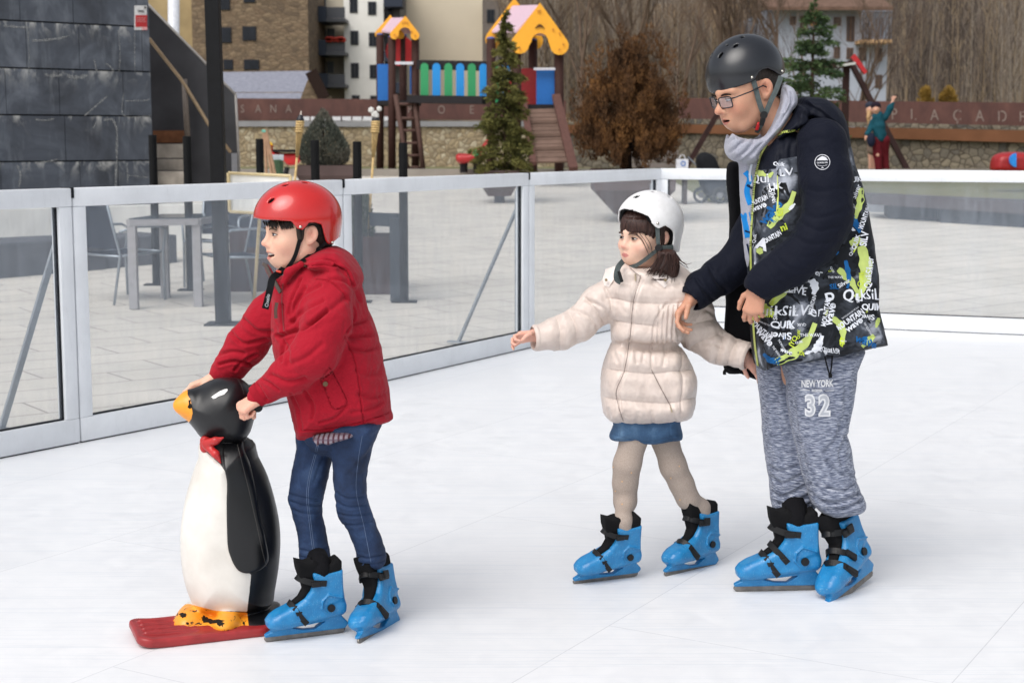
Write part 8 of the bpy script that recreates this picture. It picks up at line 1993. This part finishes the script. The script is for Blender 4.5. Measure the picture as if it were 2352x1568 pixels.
def plaza_things():
    # bench behind the barrier, pushchair, bag
    wm = simple('dark_bench_wood', C(70, 58, 52), .8, .2, 4); d = 25
    r = empty('slatted_bench', P(1500, 420, d), 'dark slatted bench beside the rust coloured conifer, carrying the white bag', 'bench'); mb = MB(); z = P(0, 404, d)[2]
    x0, x1 = P(1440, 0, d)[0], P(1600, 0, d)[0]
    for k in range(4): mb.box((x0, d + .1 * k, z - .03), (x1, d + .1 * k + .08, z))
    mb.build('seat', wm, r); mb = MB()
    for k in range(3): mb.box((x0, d + .42, z + .12 + .1 * k), (x1 - .2, d + .45, z + .20 + .1 * k))
    mb.build('backrest', simple('grey_bench_wood', C(120, 112, 106), .8, .2, 4), r)
    for x in (x0 + .1, x1 - .15): MB().box((x, d + .04, terrain(d)), (x + .05, d + .40, z - .031)).build('leg', wm, r)
    a = P(1556, 381, d); b = P(1583, 366, d); bg = empty('paper_bag', P(1570, 400, d), 'white paper bag with a blue ring mark standing on the slatted bench', 'bag'); MB().box((a[0], d + .12, z + .001), (b[0], d + .24, b[2])).build('bag_body', simple('white_paper', C(214, 216, 222), .6), bg)
    mb = MB()
    for yy in (.13, .23): mb.tube([(a[0] + .05 + .045 * (1 - math.cos(t_)) , d + yy, b[2] + .07 * math.sin(t_)) for t_ in np.linspace(0, math.pi, 9)], .004, 5)
    mb.build('bag_handle', simple('paper_cord', C(200, 200, 204), .7), bg); c = P(1571, 376, d); mb = MB(); mb.tube([(c[0] + .035 * math.cos(t_), d + .115, c[2] + .035 * math.sin(t_)) for t_ in np.linspace(0, 6.28, 16)], .008, 5); mb.build('bag_logo', simple('blue_ink', C(70, 120, 190), .6), bg)
    # pushchair
    d = 25.4; g0 = terrain(d); r = empty('pushchair', P(1630, 470, d), 'dark three wheeled pushchair with a black hood parked beyond the barrier', 'pushchair'); X = lambda px: P(px, 400, d)[0]
    S = SDF(); S.infl([(1600, 385), (1598, 365), (1608, 352), (1624, 350), (1642, 362), (1652, 385), (1656, 405), (1630, 408), (1604, 404)], d, .2, 16); V, Q = S.mesh(.02); mk('hood', V, Q, simple('black_canvas', C(30, 31, 34), .85), r)
    S = SDF(); S.infl([(1606, 404), (1660, 400), (1668, 430), (1650, 448), (1618, 446)], d, .18, 10); V, Q = S.mesh(.02); mk('seat', V, Q, simple('dark_canvas', C(44, 50, 60), .85), r)
    for px, yy in ((1611, -.0), (1650, -.22), (1650, .25), (1684, .2)):
        mb = MB(); c = np.array([X(px), d + yy, g0 + .13]); mb.tube([c + .11 * np.array([math.cos(t_), 0, math.sin(t_)]) for t_ in np.linspace(0, 6.28, 20)], .022, 8, caps=False); w_ = mb.build('wheel', M_BLKPL, r, smooth=True); MB().tube([c - [0, .02, 0], c + [0, .02, 0]], .05, 12).build('rim', simple('rim_grey', C(110, 112, 116), .5), w_)
    mb = MB()
    for a, b in (((1611, 465), (1640, 420)), ((1650, 465), (1625, 425)), ((1640, 420), (1580, 360)), ((1684, 465), (1640, 430)), ((1600, 440), (1685, 412))): mb.tube([P(*a, d - .05), P(*b, d + .05)], .014, 6)
    mb.build('frame', simple('frame_grey', C(92, 98, 106), .4), r, smooth=True)
    # long low bench on the right
    r = empty('long_plank_bench', P(2180, 520, 21.5), 'long low dark plank bench on a dark plinth beyond the barrier, right side', 'bench'); bm_ = simple('dark_plank', C(78, 72, 74), .7, .15, 3); pm = simple('dark_plinth', C(52, 56, 64), .7, .15, 3)
    def slab(x0, t0, b0, d0, x1, t1, b1, d1, th, mat, nm):
        mb = MB(); f = [P(x0, b0, d0), P(x1, b1, d1), P(x1, t1, d1), P(x0, t0, d0)]; bk = [p + np.array([.1, th, 0]) for p in f]; mb._add(f + bk, [(0, 1, 2, 3), (7, 6, 5, 4), (3, 2, 6, 7), (0, 4, 5, 1), (1, 5, 6, 2), (0, 3, 7, 4)]); return mb.build(nm, mat, r)
    slab(2002, 447, 470, 22.3, 2480, 468, 500, 20.3, .9, bm_, 'plank'); slab(2041, 470, 506, 22.35, 2160, 476, 514, 21.9, .7, pm, 'plinth'); slab(2160, 476, 518, 21.7, 2480, 500, 532, 20.4, .8, pm, 'plinth')
    r = empty('concrete_kerb', P(1990, 490, 24), 'pale concrete kerb left of the long plank bench', 'kerb'); slab(1700, 466, 486, 24.5, 2045, 468, 496, 23.4, .4, simple('kerb_grey', C(128, 132, 138), .8), 'kerb_block')

def far_people():
    d = 33.0
    S = SDF(); pc = lambda l, k=.03: S.pchain([(a, b, d + c, r) for a, b, c, r in l], k)
    S.ell(P(2012, 250, d), (.085, .10, .115), .02); S.ell(P(2011, 254, d - .1), (.015, .02, .02), .01); pc([(2014, 262, 0, 5), (2018, 285, 0, 11), (2020, 318, 0, 11)]); pc([(2006, 270, .0, 5), (1998, 295, .0, 5), (1990, 314, -.1, 4)]); pc([(2034, 268, 0, 5), (2045, 245, 0, 4.5), (2051, 232, 0, 3)])
    for k in range(5): pc([(2051, 230, 0, 2.2), (2047 + 3.2 * k, 220 + abs(k - 2) * 1.3, 0, 1.1)], .005)
    pc([(1990, 314, -.1, 3.2), (1988, 321, -.1, 3)], .01)
    pc([(2014, 325, 0, 9), (2016, 355, -.02, 8), (2019, 398, 0, 6)]); pc([(2030, 325, 0, 9), (2030, 355, .1, 8), (2036, 402, .1, 6)])
    V, Q = S.mesh(.018); b = mk('person', V, Q, M_SKIN, None, origin=P(2025, 405, d)); tag(b, 'distant visitor in a teal coat and dark red trousers waving one arm', 'person', 'distant visitors'); col = np.tile(C(206, 158, 136)[:3], (len(V), 1)); vattr(b, 'skin', col)
    S = SDF(); pc = lambda l, k=.03: S.pchain([(a, b_, d + c, r) for a, b_, c, r in l], k)
    pc([(2019, 266, 0, 9), (2019, 290, 0, 14), (2021, 316, 0, 14)]); pc([(2008, 268, 0, 6.5), (2000, 294, 0, 5.5), (1992, 308, -.08, 6)]); pc([(2034, 270, 0, 8), (2045, 248, 0, 7), (2050, 237, 0, 5)]); V, Q = S.mesh(.016); N = normals(V, Q); V = V + N * (.012 * fbm(V * 9, 2, 3))[:, None]; mk('coat', V, Q, simple('teal_quilt', C(24, 70, 82), .8, .2, 6), b)
    S = SDF(); S.pchain([(2014, 322, d, 12), (2016, 355, d, 10), (2019, 392, d, 8)], .03); S.pchain([(2032, 322, d, 12), (2031, 355, d + .1, 10), (2036, 396, d + .1, 8)], .03); V, Q = S.mesh(.018); mk('trousers', V, Q, simple('dark_red_cloth', C(92, 26, 34), .85), b)
    S = SDF(); S.ell(P(2012, 244, d + .02), (.105, .12, .095), .01); S.ell(P(2011, 254, d - .13), (.075, .09, .09), .01, 's'); V, Q = S.mesh(.015); mk('beanie', V, Q, simple('dark_wool', C(38, 30, 40), .95), b)
    mb = MB(); mb.ball(P(2001, 322, d - .15), .10, 6, sc=(.9, .5, 1.5)); mb.build('shoulder_bag', simple('navy_bag', C(30, 34, 52), .7), b, smooth=True)
    mb = MB(); [mb.tube([P(x, 402, d), P(x - 4, 405, d - .12)], .05, 6) for x in (2020, 2037)]; mb.build('shoe', simple('dark_shoe', C(34, 30, 34), .7), b)
    d = 33.5; S = SDF(); S.ell(P(1998, 252, d), (.08, .10, .11), .02); S.pchain([(1999, 262, d, 5), (2002, 300, d, 10), (2004, 330, d, 10)], .03); S.pchain([(2000, 330, d, 7), (2000, 400, d, 5)], .03); S.pchain([(2008, 330, d, 7), (2009, 400, d, 5)], .03); V, Q = S.mesh(.018)
    b = mk('person', V, Q, M_SKIN, None, origin=P(2003, 405, d)); tag(b, 'distant visitor in a dark beanie half hidden behind the waving one', 'person', 'distant visitors'); vattr(b, 'skin', np.tile(C(206, 158, 136)[:3], (len(V), 1)))
    S = SDF(); S.pchain([(2000, 272, d, 9), (2004, 300, d, 12), (2004, 345, d, 13)], .03); V, Q = S.mesh(.018); mk('coat', V, Q, simple('beige_coat', C(120, 104, 92), .8), b)
    S = SDF(); S.pchain([(1996, 256, d - .06, 5), (1995, 270, d - .1, 5), (1997, 288, d - .1, 3)], .02); V, Q = S.mesh(.014); mk('hair', V, Q, simple('blond', C(176, 142, 104), .6, .2, 10), b)
    S = SDF(); S.ell(P(1998, 243, d + .02), (.10, .115, .09), .01); S.ell(P(1997, 253, d - .12), (.07, .09, .08), .01, 's'); V, Q = S.mesh(.015); mk('beanie', V, Q, simple('slate_wool', C(52, 54, 66), .95), b)
if want('back'):
    back_walls(); houses(); log('houses'); playground(); swing(); log('play'); trees(); log('trees'); plaza_things(); far_people(); log('far')
